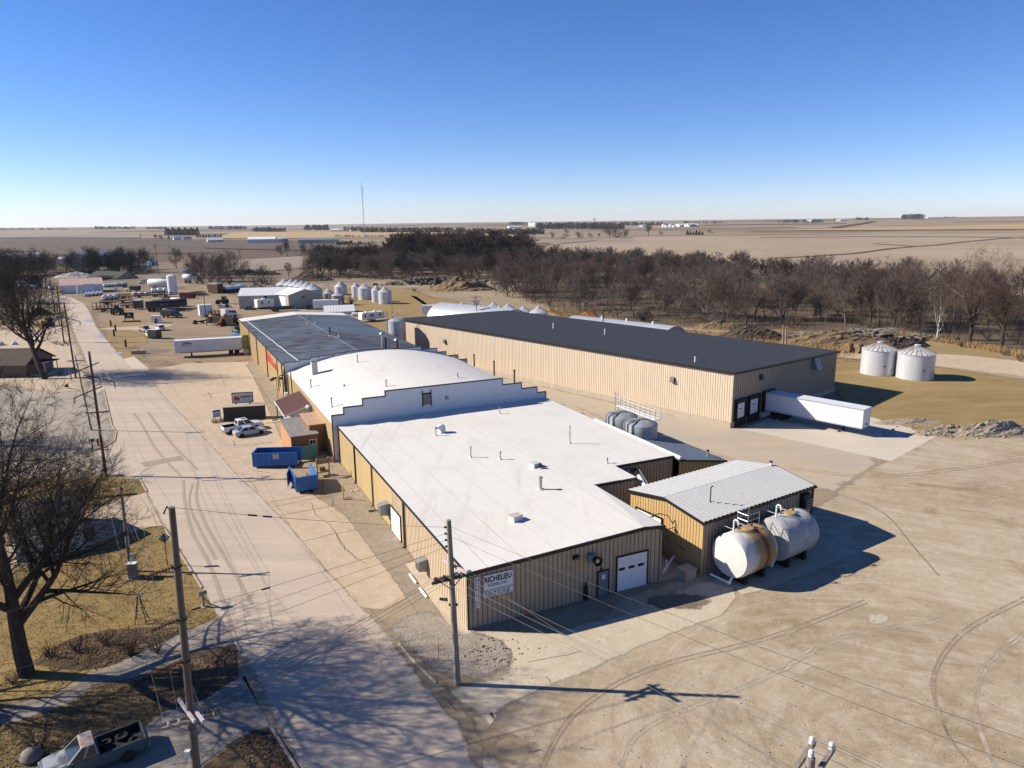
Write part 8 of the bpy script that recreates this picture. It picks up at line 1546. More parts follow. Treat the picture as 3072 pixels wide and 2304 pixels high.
# ---------------------------------------------------------------- trees
def twig_mat(n,a,b,rough=.9):
    m,nt=newmat(n); v=coords(nt); o=nd(nt,'ObjectInfo').outputs['Random']; n1=noise(nt,v,.35,3,.6); c=mixc(nt,rng(nt,n1,.35,.65),c4(a),c4(b)); c=nd(nt,'VectorMath',{0:c,'Scale':rng(nt,o,0,1,.72,1.35)},operation='SCALE').outputs[0]; fin(nt,c,rough,spec=.1); return m
T_bark=pm('grey_brown_bark',(.115,.09,.07),.95,.3,3,stretch=(3,3,.5),bump=.4); T_barkd=pm('dark_bark',(.055,.042,.034),.95,.35,3,stretch=(3,3,.5),bump=.5); T_white=pm('bleached_bark',(.45,.42,.38),.9,.2,2)
T_tw=twig_mat('bare_twigs',(.098,.075,.064),(.148,.115,.099)); T_twr=twig_mat('reddish_twigs',(.098,.066,.055),(.14,.099,.084)); T_twd=twig_mat('dark_twigs',(.04,.034,.03),(.07,.057,.048)); T_twx=twig_mat('dense_dark_twigs',(.06,.043,.035),(.095,.068,.056)); T_con=twig_mat('cedar_foliage',(.028,.034,.022),(.055,.058,.038))
def rdir(r,d,ang):
    d=d.normalized(); a=d.cross(Vector((r.gauss(0,1),r.gauss(0,1),r.gauss(0,1)))).normalized(); return (d*cos(ang)+a*sin(ang)).normalized()
def gen_tree(seed,H=14.,lv=3,kids=(8,6,5,5),tw=8,twl=.9,tww=.03,spread=1.,fork=.28,lean=(0,0),rad=None,up=.12,tilt=(.55,1.05),ch=(.5,.72)):
    r=random.Random(seed); tr=MB(); cr=MB(); rad=rad or H*.022
    def ribbon(p,d,L,w):
        a=d.cross(Vector((r.gauss(0,1),r.gauss(0,1),r.gauss(0,1)))).normalized()*w*.5; q=p+d*L*.5+Vector((0,0,-.02*L))+rdir(r,d,.5)*L*.06; e=p+d*L
        cr.add([p-a,p+a,q+a*.8,q-a*.8,e],[(0,1,2,3),(3,2,4)])
    def br(p,d,L,rd,lev):
        n=6 if lev==0 else (5 if lev==1 else 3); pts=[p]; rs=[rd]; dd=d
        for i in range(n):
            dd=rdir(r,dd,r.uniform(.05,.2 if lev else .09)); dd=(dd+Vector((0,0,up if lev else .05))).normalized()
            pts.append(pts[-1]+dd*(L/n)); rs.append(rd*(1-.68*(i+1)/n))
        (tr if lev<=1 else cr).path(pts,rs,[8,6,4,3,3][lev])
        if lev==lv:
            for _ in range(tw):
                k=r.uniform(.15,1); i=min(n-1,int(k*n)); q=pts[i].lerp(pts[i+1],k*n-i); ribbon(q,rdir(r,dd,r.uniform(.2,.9)),twl*r.uniform(.5,1.2),tww)
            return
        K=kids[lev]
        for j in range(K):
            k=(fork+(1-fork)*(j+r.random())/K) if lev==0 else .22+.78*(j+r.random()*.9)/K
            k=min(.999,k); i=min(n-1,int(k*n)); q=pts[i].lerp(pts[i+1],k*n-i); rr=rs[i]+(rs[i+1]-rs[i])*(k*n-i)
            a=r.uniform(*tilt)*(1.15-.5*k if lev==0 else 1)*spread
            br(q,rdir(r,dd if lev else Vector((lean[0]*.3,lean[1]*.3,1)),a),L*(r.uniform(.52,.72) if lev else r.uniform(.48,.66)*(1.15-.35*k)),rr*r.uniform(*(ch if lev<2 else (.45,.62))),lev+1)
        if lev: br(pts[-1],dd,L*.45,rs[-1],lev+1)
    br(Vector((0,0,-.2)),Vector((lean[0],lean[1],1)).normalized(),H*.72,rad,0); return tr,cr
def tree_thing(lab,gen,bark,twigs,loc,grp=None,nm='bare_tree',cat='tree',rz=0):
    t=thing(nm,lab,cat,loc,rz,grp); gen[0].build('trunk',bark,t,smooth=True); gen[1].build('crown',twigs,t); return t
def inpoly(x,y,P):
    c=False; j=len(P)-1
    for i in range(len(P)):
        if (P[i][1]>y)!=(P[j][1]>y) and x<(P[j][0]-P[i][0])*(y-P[i][1])/(P[j][1]-P[i][1])+P[i][0]: c=not c
        j=i
    return c
def scatter(px,n,md,seed):
    r=random.Random(seed); P=[G(p) for p in px]; P=[(p.x,p.y) for p in P]; x0,x1=min(p[0] for p in P),max(p[0] for p in P); y0,y1=min(p[1] for p in P),max(p[1] for p in P); out=[]; k=0
    while len(out)<n and k<n*120:
        k+=1; x,y=r.uniform(x0,x1),r.uniform(y0,y1)
        if inpoly(x,y,P) and (md<=.3 or all((x-a)**2+(y-b)**2>md*md for a,b in out)): out.append((x,y))
    return out
GEN=[gen_tree(1,13.,3,(10,6,5),13,1.15,.034,fork=.12,spread=1.1),gen_tree(2,13.,3,(8,7,5),10,1.2,.034,fork=.22,spread=.85,up=.2),gen_tree(3,13.,3,(11,6,5),13,1.15,.034,fork=.06,spread=1.3,lean=(.22,.1)),gen_tree(4,13.,3,(10,6,5),11,1.1,.036,spread=1.35,fork=.05,lean=(-.2,.15)),gen_tree(5,13.,3,(12,6,5),12,1.,.034,spread=1.1,fork=.03,lean=(.1,-.25)),gen_tree(6,13.,3,(7,6,6),8,1.3,.032,spread=1.0,fork=.3,lean=(.05,.05))]
GEND=[gen_tree(s,13.,3,(11,7,5),11,1.1,.05,fork=.12) for s in (6,7)]
def forest(pts,protos,smin,smax,seed,zfun=None):
    r=random.Random(seed)
    for x,y in pts:
        p=r.choice(protos); s=smin+(smax-smin)*r.random()**1.25; w_=r.uniform(.85,1.3); dup(p,(x,y,0),r.uniform(0,6.28),sc=(s*w_,s*w_,s))
def protos(gens,lab,grp,pts,mats,bark=T_bark):
    """first members of a group; the rest are copies"""
    out=[]
    for i,g in enumerate(gens): out.append(tree_thing(lab,g,bark,mats[i%len(mats)],pts[i],grp,rz=i*1.3))
    return out
def wood(px,n,md,seed,gens,lab,grp,mats,smin,smax,bark=T_bark):
    pts=scatter(px,n,md,seed); k=len(gens); pr=protos(gens,lab,grp,pts,mats,bark); forest(pts[k:],pr,smin,smax,seed)
wood([(1501,886),(1635,918),(1762,936),(1906,962),(2087,976),(2290,987),(2681,992),(2912,1027),(3160,1064),(3160,945),(2800,905),(2400,880),(2000,850),(1700,825),(1500,842)],212,4.6,21,GEN,'bare grey brown tree in the creek wood behind the warehouse','bare trees of the creek wood',[T_tw,T_twr,T_tw],.42,1.12)
wood([(924,833),(1100,838),(1300,842),(1500,842),(1540,826),(1300,822),(1050,822),(940,820)],48,5.5,22,GEN[:3],'bare tree in the front rows of the middle wood','bare trees of the middle wood',[T_tw,T_twd],.75,1.1)
def massed(nm,lab,px,n,md,seed,gens,mat,smin,smax):
    r=random.Random(seed); mb=MB()
    for x,y in scatter(px,n,md,seed):
        for g in r.choice(gens):
            s=r.uniform(smin,smax); mb.xf=Matrix.Translation((x,y,0))@Matrix.Rotation(r.uniform(0,6.28),4,'Z')@Matrix.Diagonal((s*1.15,s*1.15,s,1)); mb.add(g.v,g.f)
    mb.xf=None; o=mb.build(nm,mat); tag(o,lab,'woodland',kind='stuff')
GL=[gen_tree(s,13.,2,(12,7),15,1.7,.1,fork=.12,spread=1.15) for s in (8,9,10)]; GLX=[gen_tree(s,13.,2,(13,8),26,1.5,.13,fork=.08,spread=1.1) for s in (11,12)]
massed('wood_mass','dense bare woodland behind the front rows of the middle wood',[(950,818),(1100,822),(1300,822),(1560,826),(1600,800),(1420,782),(1050,786),(960,800)],130,6,51,GL,T_twd,.75,1.15)
massed('thicket','rounded dark brown thicket rising behind the middle wood',[(1170,800),(1350,804),(1575,802),(1595,775),(1400,764),(1200,770)],120,6,52,GLX,T_twx,1.2,1.65)
massed('wood_mass','scattered bare woodland linking the creek wood and the middle wood',[(1500,830),(1700,815),(2000,835),(2400,862),(2800,893),(3160,935),(3160,920),(2400,850),(1900,810),(1560,800)],130,6,53,GL,T_tw,.65,1.05)
wood([(-60,838),(120,832),(300,827),(470,819),(470,808),(300,814),(120,819),(-60,825)],46,4.5,24,GEN[2:5],'bare tree in the shelterbelt beyond the machinery lot','bare trees of the shelterbelt',[T_twd],.85,1.2,T_barkd)
wood([(580,856),(700,860),(735,846),(720,832),(600,832)],10,6,25,GEN[3:5],'spreading bare tree on the bank behind the machinery lot','bank trees behind the machinery lot',[T_twx,T_tw],.75,1.05)
def single(lab,p,ty,g,bark=T_bark,tw=T_tw,nm='bare_tree',cat='tree',sw=1.,rz=1.,far=False):
    q=GT(p) if far else G(p); h=HT(q,ty); s=h/13.2; t=tree_thing(lab,g,bark,tw,q,None,nm,cat,rz); t.scale=(s*sw,s*sw,s); return t
dupT={}
def single2(lab,p,ty,k,sw=1.,rz=1.,far=False,tw=None,nm='bare_tree',cat='tree'):
    g,mt=k; key=(g,mt.name)
    q=GT(p) if far else G(p); s=HT(q,ty)/13.2
    if key in dupT: t=dup(dupT[key],q,rz,label=lab,sc=(s*sw,s*sw,s)); t['category']=cat; t.name=nm; return t
    t=tree_thing(lab,GEN[g],T_barkd,mt,q,None,nm,cat,rz); t.scale=(s*sw,s*sw,s); dupT[key]=t; return t
for a in (('lone upright bare tree right of the shelterbelt pole',Z(1,1465,570),Z(1,1465,410)[1],(0,T_twd),.9),('rounded dark shrub tree in front of the grey field',Z(2,295,722),Z(2,295,550)[1],(3,T_twd),1.5),('small bare tree beside the rounded dark shrub tree',Z(2,460,642),Z(2,460,535)[1],(1,T_tw),1.2),('bare tree on the far field edge left of the middle wood, first',Z(2,395,468),Z(2,395,380)[1],(0,T_twd),1.2),('bare tree on the far field edge left of the middle wood, second',Z(2,450,470),Z(2,450,345)[1],(1,T_twd),1.1),('bare tree on the far field edge left of the middle wood, third',Z(2,560,465),Z(2,560,370)[1],(2,T_twd),1.3),('low spreading tree near the middle wood left end',Z(2,650,470),Z(2,650,360)[1],(3,T_twd),1.3),('wide arching bare tree at the left end of the middle wood',Z(2,740,640),Z(2,700,450)[1],(4,T_twd),1.4),('bare tree by the far field pole, left',Z(1,1590,540),Z(1,1590,450)[1],(0,T_twx),1.2),('bare tree by the far field pole, right',Z(1,1900,530),Z(1,1900,420)[1],(3,T_twx),1.2),('sapling behind the left field house',Z(1,1290,335),Z(1,1290,290)[1],(1,T_twd),1.2),('second sapling behind the left field house',Z(1,1335,335),Z(1,1335,292)[1],(0,T_twd),1.2),('third sapling nearest the left field house',Z(1,1410,335),Z(1,1410,298)[1],(2,T_twd),1.1)):
    single2(a[0],a[1],a[2],a[3],a[4],RN.uniform(0,6),cat='tree')
for a in (('tall pale tree on the field island below the water tower',Z('l',780,152),Z('l',785,75)[1],(0,T_tw),1.3),('dark bushy tree right of the field island tree',Z('l',820,154),Z('l',820,103)[1],(3,T_twd),2.),('dark bush at the right end of the field island',Z('l',855,150),Z('l',855,112)[1],(4,T_twd),1.8),('fan shaped lone tree on the far field',Z('l',990,140),Z('l',990,84)[1],(1,T_tw),1.4),('small lone tree on the field at the left of the field island',Z('l',462,158),Z('l',462,122)[1],(0,T_tw),1.2),('bare shrub group on the field, first',Z('l',530,160),Z('l',530,130)[1],(3,T_tw),1.8),('bare shrub group on the field, second',Z('l',610,158),Z('l',610,122)[1],(4,T_tw),1.7),('bare shrub group on the field, third',Z('l',675,154),Z('l',675,125)[1],(3,T_tw),1.4),('bare shrub group on the field, last',Z('l',720,153),Z('l',720,128)[1],(1,T_tw),1.3),('small tree in front of the distant town wood',Z('l',545,130),Z('l',545,105)[1],(2,T_tw),1.4),('reddish bush right of the dark cedar row',Z(3,2025,280),Z(3,2025,245)[1],(3,T_twr),1.8),('bush beside the fan shaped lone tree',Z('l',1060,138),Z('l',1060,117)[1],(4,T_tw),1.6)):
    single2(a[0],a[1],a[2],a[3],a[4],RN.uniform(0,6),far=True)
# front trees of the creek wood at the right
single('pale trunked tree with bleached limbs at the right edge of the wood',Z(4,1490,1165),Z(4,1500,740)[1],gen_tree(31,13,3,(8,6,5),9,1.0,.035,spread=.8,fork=.2,lean=(.25,.0),rad=.3),T_white,T_tw,sw=.8)
single('tallest dark tree right of the pale trunked tree',Z(4,1760,1190),Z(4,1760,555)[1],gen_tree(32,13,4,(8,6,4,4),5,.8,.025,fork=.2,rad=.36),T_barkd,T_twr,sw=.95)
single('broad dark tree leaning out at the right frame edge',Z(4,2020,1225),Z(4,2000,640)[1],gen_tree(33,13,4,(8,6,4,4),5,.8,.025,fork=.15,rad=.34,lean=(-.2,0)),T_barkd,T_twr,sw=1.1)
single('dark branching tree left of the log pile',Z(4,830,1020),Z(4,850,650)[1],gen_tree(34,13,3,(9,6,5),9,1.,.032,rad=.3),T_barkd,T_tw); single('slim tree standing right above the log pile',Z(4,1130,1080),Z(4,1150,650)[1],gen_tree(35,13,3,(9,6,5),9,1.,.032,rad=.28),T_barkd,T_twr); single('crooked tree left of the pale trunked tree',Z(4,1345,1095),Z(4,1330,720)[1],gen_tree(36,13,3,(8,6,5),9,1.,.032,rad=.28,lean=(-.1,0)),T_barkd,T_tw)
# big trees by the houses
b=G(Z(9,225,885)); h=HT(b,1262); g=gen_tree(41,h,4,(11,7,6,5),14,.85,.015,spread=1.12,fork=.24,rad=.58,up=.07,tilt=(.6,1.2),ch=(.56,.78)); tree_thing('large dark bare tree in the left foreground lawn',g,T_barkd,T_twd,b,rz=.4)
b=G(Z(1,375,1485)); h=HT(b,850); g=gen_tree(42,h*1.05,4,(11,7,5,5),10,.9,.026,spread=1.05,fork=.3,lean=(-.42,.1),rad=.62,up=.1,ch=(.56,.8)); tree_thing('leaning bare tree with thick dark trunk by the brown house',g,T_barkd,T_twd,b)
for k,(p,hh) in enumerate((((-230,1330),14),((-420,1210),15),((-360,2090),15))): b=G(p); g_=gen_tree(43,hh,4,(8,6,5,4),5,.8,.02,rad=.4) if k==0 else None; t_=tree_thing('bare street tree just outside the left frame edge',g_,T_barkd,T_twd,b) if k==0 else dup(t_,b,2.+k,label=['','second bare street tree beyond the left frame edge','bare tree beyond the lower left frame corner'][k])
b=G(Z('q',200,500)); g_=gen_tree(45,13,4,(9,6,5,4),9,.9,.03,fork=.1,spread=1.2,rad=.4,ch=(.55,.8)); tree_thing('tangled bare tree beyond the leaning tree at the left edge',g_,T_barkd,T_twd,b)
def shrub(lab,p,h,seed,mat,w=1.,n=26,nm='bare_shrub'):
    r=random.Random(seed); st=MB(); tw=MB()
    for i in range(n):
        a=r.uniform(0,6.28); d=Vector((cos(a)*r.uniform(.1,.8)*w,sin(a)*r.uniform(.1,.8)*w,1)).normalized(); L=h*r.uniform(.6,1.05); q=Vector((cos(a)*.1,sin(a)*.1,0)); e=q+d*L; m_=q.lerp(e,.5)+Vector((r.uniform(-.1,.1)*h,r.uniform(-.1,.1)*h,0)); st.path([q,m_,e],[.02*h**.5,.014*h**.5,.005],4)
        for j in range(9):
            k=r.uniform(.3,1); c=(q.lerp(m_,k*2) if k<.5 else m_.lerp(e,k*2-1)); d2=rdir(r,d,r.uniform(.3,1.)); x=d2.cross(Vector((r.gauss(0,1),r.gauss(0,1),r.gauss(0,1)))).normalized()*.012*h**.5; L2=h*r.uniform(.15,.4); tw.add([c-x,c+x,c+d2*L2],[(0,1,2)])
    t=thing(nm,lab,'shrub',p); st.build('stems',T_bark if mat is not T_twd else T_barkd,t); tw.build('twigs',mat,t); return t
shrub('pale tangled bush in front of the weathered grain bins',G(Z('c',1020,640)),5.5,1,twig_mat('pale_twigs',(.36,.32,.28),(.45,.41,.36)),1.2,40); shrub('low bare bush right of the weathered grain bins',G(Z('c',1480,650)),4.0,2,T_twx,1.4,40)
for k,(p,h,lab) in enumerate(((Z(9,1085,720),1.9,'thin bare sapling beside the front walk'),(Z(9,420,740),1.2,'dark low shrub in the leaf bed near the big tree'),(Z(9,640,690),1.1,'dark low shrub in the middle of the leaf bed'),(Z(9,870,640),1.2,'dark low shrub in the leaf bed toward the garden windmill'),(Z(9,1300,700),1.2,'dark low shrub at the walk bend'),(Z(9,330,1500),1.6,'bare upright shrub by the boulder'),(Z(9,120,960),1.0,'tangle of dry stalks at the foot of the big tree'))): shrub(lab,G(p),h,k+10,T_twd if k!=6 else T_tw,1.2,22)
for k,(x,y) in enumerate(((1120,1180),(930,1180),(1040,1200))): shrub('dry brush clump beneath the street poles, '+['right','left','middle'][k],G(Z('q',x,y)),1.5,30+k,T_tw,2.,24)
rr=random.Random(9)
for k,(p,h) in enumerate(((Z(3,560,850),3),(Z(3,690,880),2.5),(Z(3,1490,960),2.8),(Z(3,1960,1010),3.),(Z(4,280,1060),4.),(Z(4,330,1040),3),(Z(4,1690,1220),2.),(Z(4,1900,1160),2.4),(Z(2,1650,740),2.),(Z(2,1500,760),2.5),(Z(2,2180,760),5),(Z(3,1180,940),2.6),(Z(4,2050,1290),1.6),(Z(4,2180,1340),1.8))): shrub('brushy clump along the wood edge, '+['by the four bins','right of the four bins','by the old machine','near the low quonset end','behind the twin posts','right of the twin posts','below the tallest dark tree','under the broad right tree','by the debris pile','on the pasture bank','tall one left of the long quonset','above the low quonset','at the right dirt lane','farthest right by the lane'][k],G(p),h,50+k,T_twx,1.3,26)
for k,(x,y,h) in enumerate(((1600,640,6),(1680,700,5),(1750,690,6),(1830,705,5),(1900,700,4),(1640,690,5),(1560,560,5),(2120,720,6),(2180,700,5))): shrub('dense brush on the bank behind the machinery lot, '+['first from the left','second from the left','middle tall one','by the silver tarps','right of the silver tarps','low inner one','highest on the slope','by the shop roof','right by the shop roof'][k],G(Z(1,x,y)),h,80+k,T_twx,1.5,34)
# evergreens and distant woods
def conifer(seed,H=10.,R_=2.4,n=900,col=T_con):
    r=random.Random(seed); tr=MB(); cr=MB(); tr.tube((0,0,-.1),(0,0,H*.9),.16,.05,6)
    for i in range(n):
        z=H*(.06+.94*r.random()**1.3); rad=R_*(1-z/H)**.75*(.55+.5*r.random()); a=r.uniform(0,6.28); c=Vector((rad*cos(a),rad*sin(a),z)); d=Vector((cos(a),sin(a),r.uniform(-.3,.5))).normalized(); x=d.cross(Vector((r.gauss(0,1),r.gauss(0,1),r.gauss(0,1)))).normalized()*.22; cr.add([c-d*.3-x,c-d*.3+x,c+d*.5+x*.4,c+d*.5-x*.4],[(0,1,2,3)])
    return tr,cr
CG=conifer(1); cproto=None
def cedar(lab,p,ty,sw=1.,grp=None):
    global cproto
    q=GT(p); s=HT(q,ty)/10.
    if cproto is None: cproto=tree_thing(lab,CG,T_barkd,T_con,q,grp,'cedar_tree'); cproto.scale=(s*sw,s*sw,s); return
    dup(cproto,q,RN.uniform(0,6),label=lab,sc=(s*sw,s*sw,s))
for i in range(16): x=1385+i*17; cedar('dark evergreen in the grove beside the far farm houses',Z(1,x,292),Z(1,x,226+8*(i%3))[1],1.3,'evergreens of the far grove')
for i in range(9): x=1640+i*24; cedar('low dark evergreen in the hedge behind the far hip roofed house',Z(1,x,312),Z(1,x,284+(i%2)*6)[1],1.8)
for i in range(6): x=1830+i*25; cedar('dark cedar in the short row on the right field',Z(3,x,290),Z(3,x,250+(i%3)*5)[1],1.5)
for i,(x,y,t_) in enumerate(((315,188,160),(330,188,168),(640,172,150))): cedar('tiny dark evergreen at the right horizon farmstead, '+['first','second','third'][i],Z(4,x,y),Z(4,x,t_)[1],1.2)
dw=MB(); rr=random.Random(77)
def mass(x0,x1,y,hp,dens=1.,depth=1.):
    n=int((x1-x0)*.8*dens)+3
    for i in range(n):
        x=rr.uniform(x0,x1); q=GT((x,y+rr.uniform(-.6,.4)*depth)); D=hypot(q.x,q.y); k=D/FPX; h=hp*k*rr.uniform(.45,1.05); w=h*rr.uniform(.35,.6)
        for j in range(34):
            a=rr.uniform(0,6.28); zz=h*rr.random()**.8; rad=w*sqrt(max(0,1-((zz/h-.45)/.58)**2))*rr.random()**.4; c=Vector((q.x+rad*cos(a),q.y+rad*sin(a),q.z+zz)); u=Vector((rr.gauss(0,1),rr.gauss(0,1),rr.gauss(0,1))).normalized(); v=u.cross(Vector((rr.gauss(0,1),rr.gauss(0,1),rr.gauss(0,1)))).normalized(); s=w*.3
            dw.add([c-u*s,c+u*s,c+v*s*1.3],[(0,1,2)])
for a in ((0,200,689,4,.6),(285,405,687,7,.8),(440,500,687,6,1),(626,742,688,9,.8),(760,855,695,12,1),(915,985,690,14,1),(1030,1085,692,11,1),(1085,1400,698,15,.8),(1400,1632,702,15,1.4,4),(1608,1870,686,16,1.5,5),(1870,1990,676,10,.8),(1985,2090,680,8,.8),(2330,2470,668,8,.6),(2565,2605,660,7,1),(2708,2770,657,12,1.2),(2830,2870,654,4,.6),(1530,1580,674,8,1),(2050,2180,670,6,.6),(1160,1330,709,8,.5),(1000,1160,712,7,.4)): mass(*a)
o=dw.build('distant_wood',twig_mat('hazy_wood',(.06,.055,.055),(.10,.088,.08))); tag(o,'far off dark woods and hedges along the horizon and around the distant town','woodland',kind='stuff')
# ---------------------------------------------------------------- mounds and heaps
def mound(nm,lab,cat,c,L,W_,H_,mat,seed=1,rot=0.,n=26,rough=.3):
    r=random.Random(seed); ph=[(r.uniform(.5,4),r.uniform(.5,4),r.uniform(0,6),r.uniform(0,6),1/(i+1.5)) for i in range(10)]; vs=[];fs=[]
    for i in range(n+1):
        for j in range(n+1):
            x,y=2*i/n-1,2*j/n-1; d=sqrt(x*x+y*y); f=max(0,1-d**1.6); q=1+rough*sum(k*sin(a*x*3+p)*cos(b_*y*3+p2) for a,b_,p,p2,k in ph)
            vs.append((x*L/2+r.uniform(-.02,.02)*L,y*W_/2+r.uniform(-.02,.02)*W_,H_*f*q*(1+r.uniform(-.12,.12))-.05))
    for i in range(n):
        for j in range(n): fs.append((i*(n+1)+j,(i+1)*(n+1)+j,(i+1)*(n+1)+j+1,i*(n+1)+j+1))
    m=MB(); m.add(vs,fs); o=m.build(nm,mat,smooth=False); o.location=(c[0],c[1],0); o.rotation_euler=(0,0,rot); return tag(o,lab,cat)
D_soil=pm('dark_soil',(.085,.06,.042),.95,.3,.8); D_brn=pm('brown_soil',(.20,.13,.075),.95,.3,.6,col2=(.28,.19,.10),amt=.55); D_grv=pm('grey_gravel_heap',(.36,.335,.30),.95,.2,1.2,col2=(.22,.2,.18),amt=.56); D_grv2=pm('tan_gravel_heap',(.31,.255,.19),.95,.25,2.,col2=(.22,.175,.13),amt=.55,bump=.5); D_strw=pm('weedy_soil',(.21,.145,.075),.95,.3,.7,col2=(.12,.09,.055),amt=.5)
mound('dirt_pile','dark soil mound with grassy flank before the middle wood','dirt pile',G(Z(2,640,668)),28,13,3.8,D_soil,1); mound('dirt_pile','brown eroded soil mound by the debris pile','dirt pile',G(Z(2,1890,745)),32,17,4.8,D_brn,2)
mound('gravel_pile','grey gravel pile beyond the pink roofed shed','gravel pile',G(Z('a',1580,640)),30,14,3.2,D_grv,3); mound('dirt_pile','dark mound left of the road near the bulldozer','dirt pile',G(Z('q',690,690)),9,5,2.2,D_soil,4)
mound('gravel_pile','pale broken gravel heap at the pasture edge, larger right one','gravel pile',G(Z(8,1950,545)),15,5,1.5,D_grv2,5,.2,30,.35); mound('gravel_pile','pale low gravel heap left of the larger one','gravel pile',G(Z(8,1600,540)),13,4,.8,D_grv2,6,.2,30,.4); mound('gravel_pile','thin grey spoil heap behind the parked trailer nose','gravel pile',G(Z(8,1250,460)),12,4,.5,D_grv2,16,.1,26,.4)
mound('dirt_pile','dark dug soil bank behind the grain bins by the lane','dirt pile',G(Z(4,1200,1215)),16,7,2.4,D_soil,7,.3); mound('dirt_pile','weedy bank at the foot of the rubble heap','dirt pile',G(Z(4,640,1190)),34,12,2.6,D_strw,8,.1); mound('dirt_pile','dark mound left of the twin posts','dirt pile',G(Z('o',190,185)),20,9,3.2,D_soil,9); mound('dirt_pile','weedy hump right of the dark quonset end','dirt pile',G(Z(3,2090,1060)),16,7,1.8,D_strw,10)
def rubble(lab,c,L,W_,n,smin,smax,mat,seed,nm='rubble_heap',cat='rubble',hz_=1.5):
    r=random.Random(seed); m=MB()
    for i in range(n):
        x,y=r.gauss(0,L/4),r.gauss(0,W_/4); s=r.uniform(smin,smax); z=max(0,hz_*(1-(2*x/L)**2-(2*y/W_)**2))*r.random(); rt=Matrix.Rotation(r.uniform(0,6),3,'Z')@Matrix.Rotation(r.uniform(-.6,.6),3,'X'); P=[Vector((x,y,z+s*.3))+rt@Vector((a*s*r.uniform(.7,1.2),b_*s*r.uniform(.5,1),c_*s*r.uniform(.3,.6))) for c_ in (-.5,.5) for a,b_ in ((-.5,-.5),(.5,-.5),(.5,.5),(-.5,.5))]; m.hexa(P)
    o=m.build(nm,mat); o.location=(c[0],c[1],0); tag(o,lab,cat); o['kind']='stuff'; return o
D_con=pm('broken_concrete',(.15,.13,.105),.95,.4,.5,col2=(.075,.062,.05),amt=.5); o=st.build('loose_stones',D_grv2); tag(o,'small loose stones strewn over the dirt lot','gravel',kind='stuff')
D_log=pm('bleached_logs',(.42,.37,.31),.9,.25,1)
rubble('broken concrete rubble heap on the weedy bank behind the warehouse corner',G(Z(4,740,1150)),34,9,260,.7,1.9,D_con,1); rubble('dark stone debris along the middle wood edge',G(Z(2,1700,700)),60,10,160,.8,2.4,D_con,2,hz_=3); rubble('stacked scrap and stone on the bank behind the silver tarps',G(Z('s',1300,310)),40,10,200,.8,2.,pm('dark_scrap',(.06,.055,.05),.9,.5,.4),3,hz_=3); rubble('scrap wood and litter at the bank foot behind the shop',G(Z('s',1300,560)),30,6,110,.5,1.4,D_log,4,hz_=1.2); rubble('pale broken slabs left of the pale trunked tree',G(Z(4,1320,1160)),16,5,70,.5,1.3,D_con,5,hz_=1.); rubble('dark rock scatter at the left wall of the middle wood mounds',G(Z(2,980,380)),60,20,40,3,7,D_con,6,hz_=6)
rubble('loose stones scattered on the crushed rock patch',G(Z(11,170,680)),7,5,110,.06,.16,D_grv2,8,hz_=.06); rubble('coarse stones on the gravel heaps',G(Z(8,1780,540)),26,6,240,.1,.4,D_grv2,9,hz_=1.)
t=thing('log_pile','pile of bleached logs beside the rubble heap','log pile',G(Z(4,1010,1105))); r=random.Random(6); m=MB()
for i in range(26): x,y=r.uniform(-5,5),r.uniform(-1.5,1.5); a=r.uniform(-.4,.4); L=r.uniform(2,5); m.tube((x-L*cos(a),y-L*sin(a),.2+r.random()*.9),(x+L*cos(a),y+L*sin(a),.3+r.random()*1.3),r.uniform(.08,.2),.06,6)
m.build('logs',D_log,t)
for k,(x,y) in enumerate(((755,1262),(835,1268))): q=G(Z(4,x,y)); t=thing('round_bale',['weathered round hay bale left of the grain bins, left one','weathered round hay bale left of the grain bins, right one'][k],'hay bale',q,.5); m=MB(); m.lathe([(0,-.9),(1.,-.9),(1.12,-.75),(1.12,.75),(1.,.9),(0,.9)],18,(0,0,1.05),'x'); m.build('bale',D_strw,t,smooth=True); m=MB(); m.lathe([(.5,.91),(.55,.93),(.0,.94)],14,(0,0,1.05),'x'); m.build('core',D_soil,t)
q=G(Z(3,1420,1005)); implement('dark rusted old machine frame behind the low quonset hut',q,radians(20),V_dark,5,2.5,2.4,44,'machine','old_machine'); q=G(Z(4,1130,1340)); htank2('propane_tank','small white gas tank standing between the two grain bins',q,1.2,1.6,.5,P_tank,.8)
q=G(Z(3,1020,960)); mound('dirt_pile','small orange tinted brush pile above the low quonset','brush pile',q,6,3,1.6,pm('orange_brush',(.42,.16,.05),.9,.3,1),12)

ug=MB(); r=random.Random(91)
def under(px,n,h0,h1,w,seed):
    for x,y in scatter(px,n,.2,seed):
        for _ in range(5):
            b=Vector((x+r.uniform(-.8,.8),y+r.uniform(-.8,.8),0)); e=b+Vector((r.uniform(-.7,.7),r.uniform(-.7,.7),r.uniform(h0,h1))); q=Vector((r.gauss(0,1),r.gauss(0,1),0)).normalized()*w; ug.add([b-q,b+q,e],[(0,1,2)])
under([(1501,890),(1635,922),(1762,940),(1906,966),(2087,980),(2290,991),(2681,996),(2912,1031),(3160,1068),(3160,945),(2800,905),(2400,880),(2000,850),(1700,825),(1500,842)],2600,.8,3.6,.05,61); under([(-60,842),(120,836),(300,831),(470,823),(470,806),(300,812),(120,817),(-60,823)],420,.8,3.4,.07,66); under([(924,836),(1100,841),(1300,845),(1500,845),(1540,826),(1300,822),(1050,822),(940,820)],500,.8,3.2,.07,62)
o=ug.build('undergrowth',twig_mat('undergrowth_twigs',(.085,.067,.052),(.13,.10,.075))); tag(o,'brown leafless undergrowth beneath the creek wood and middle wood','undergrowth',kind='stuff')
wd=MB()
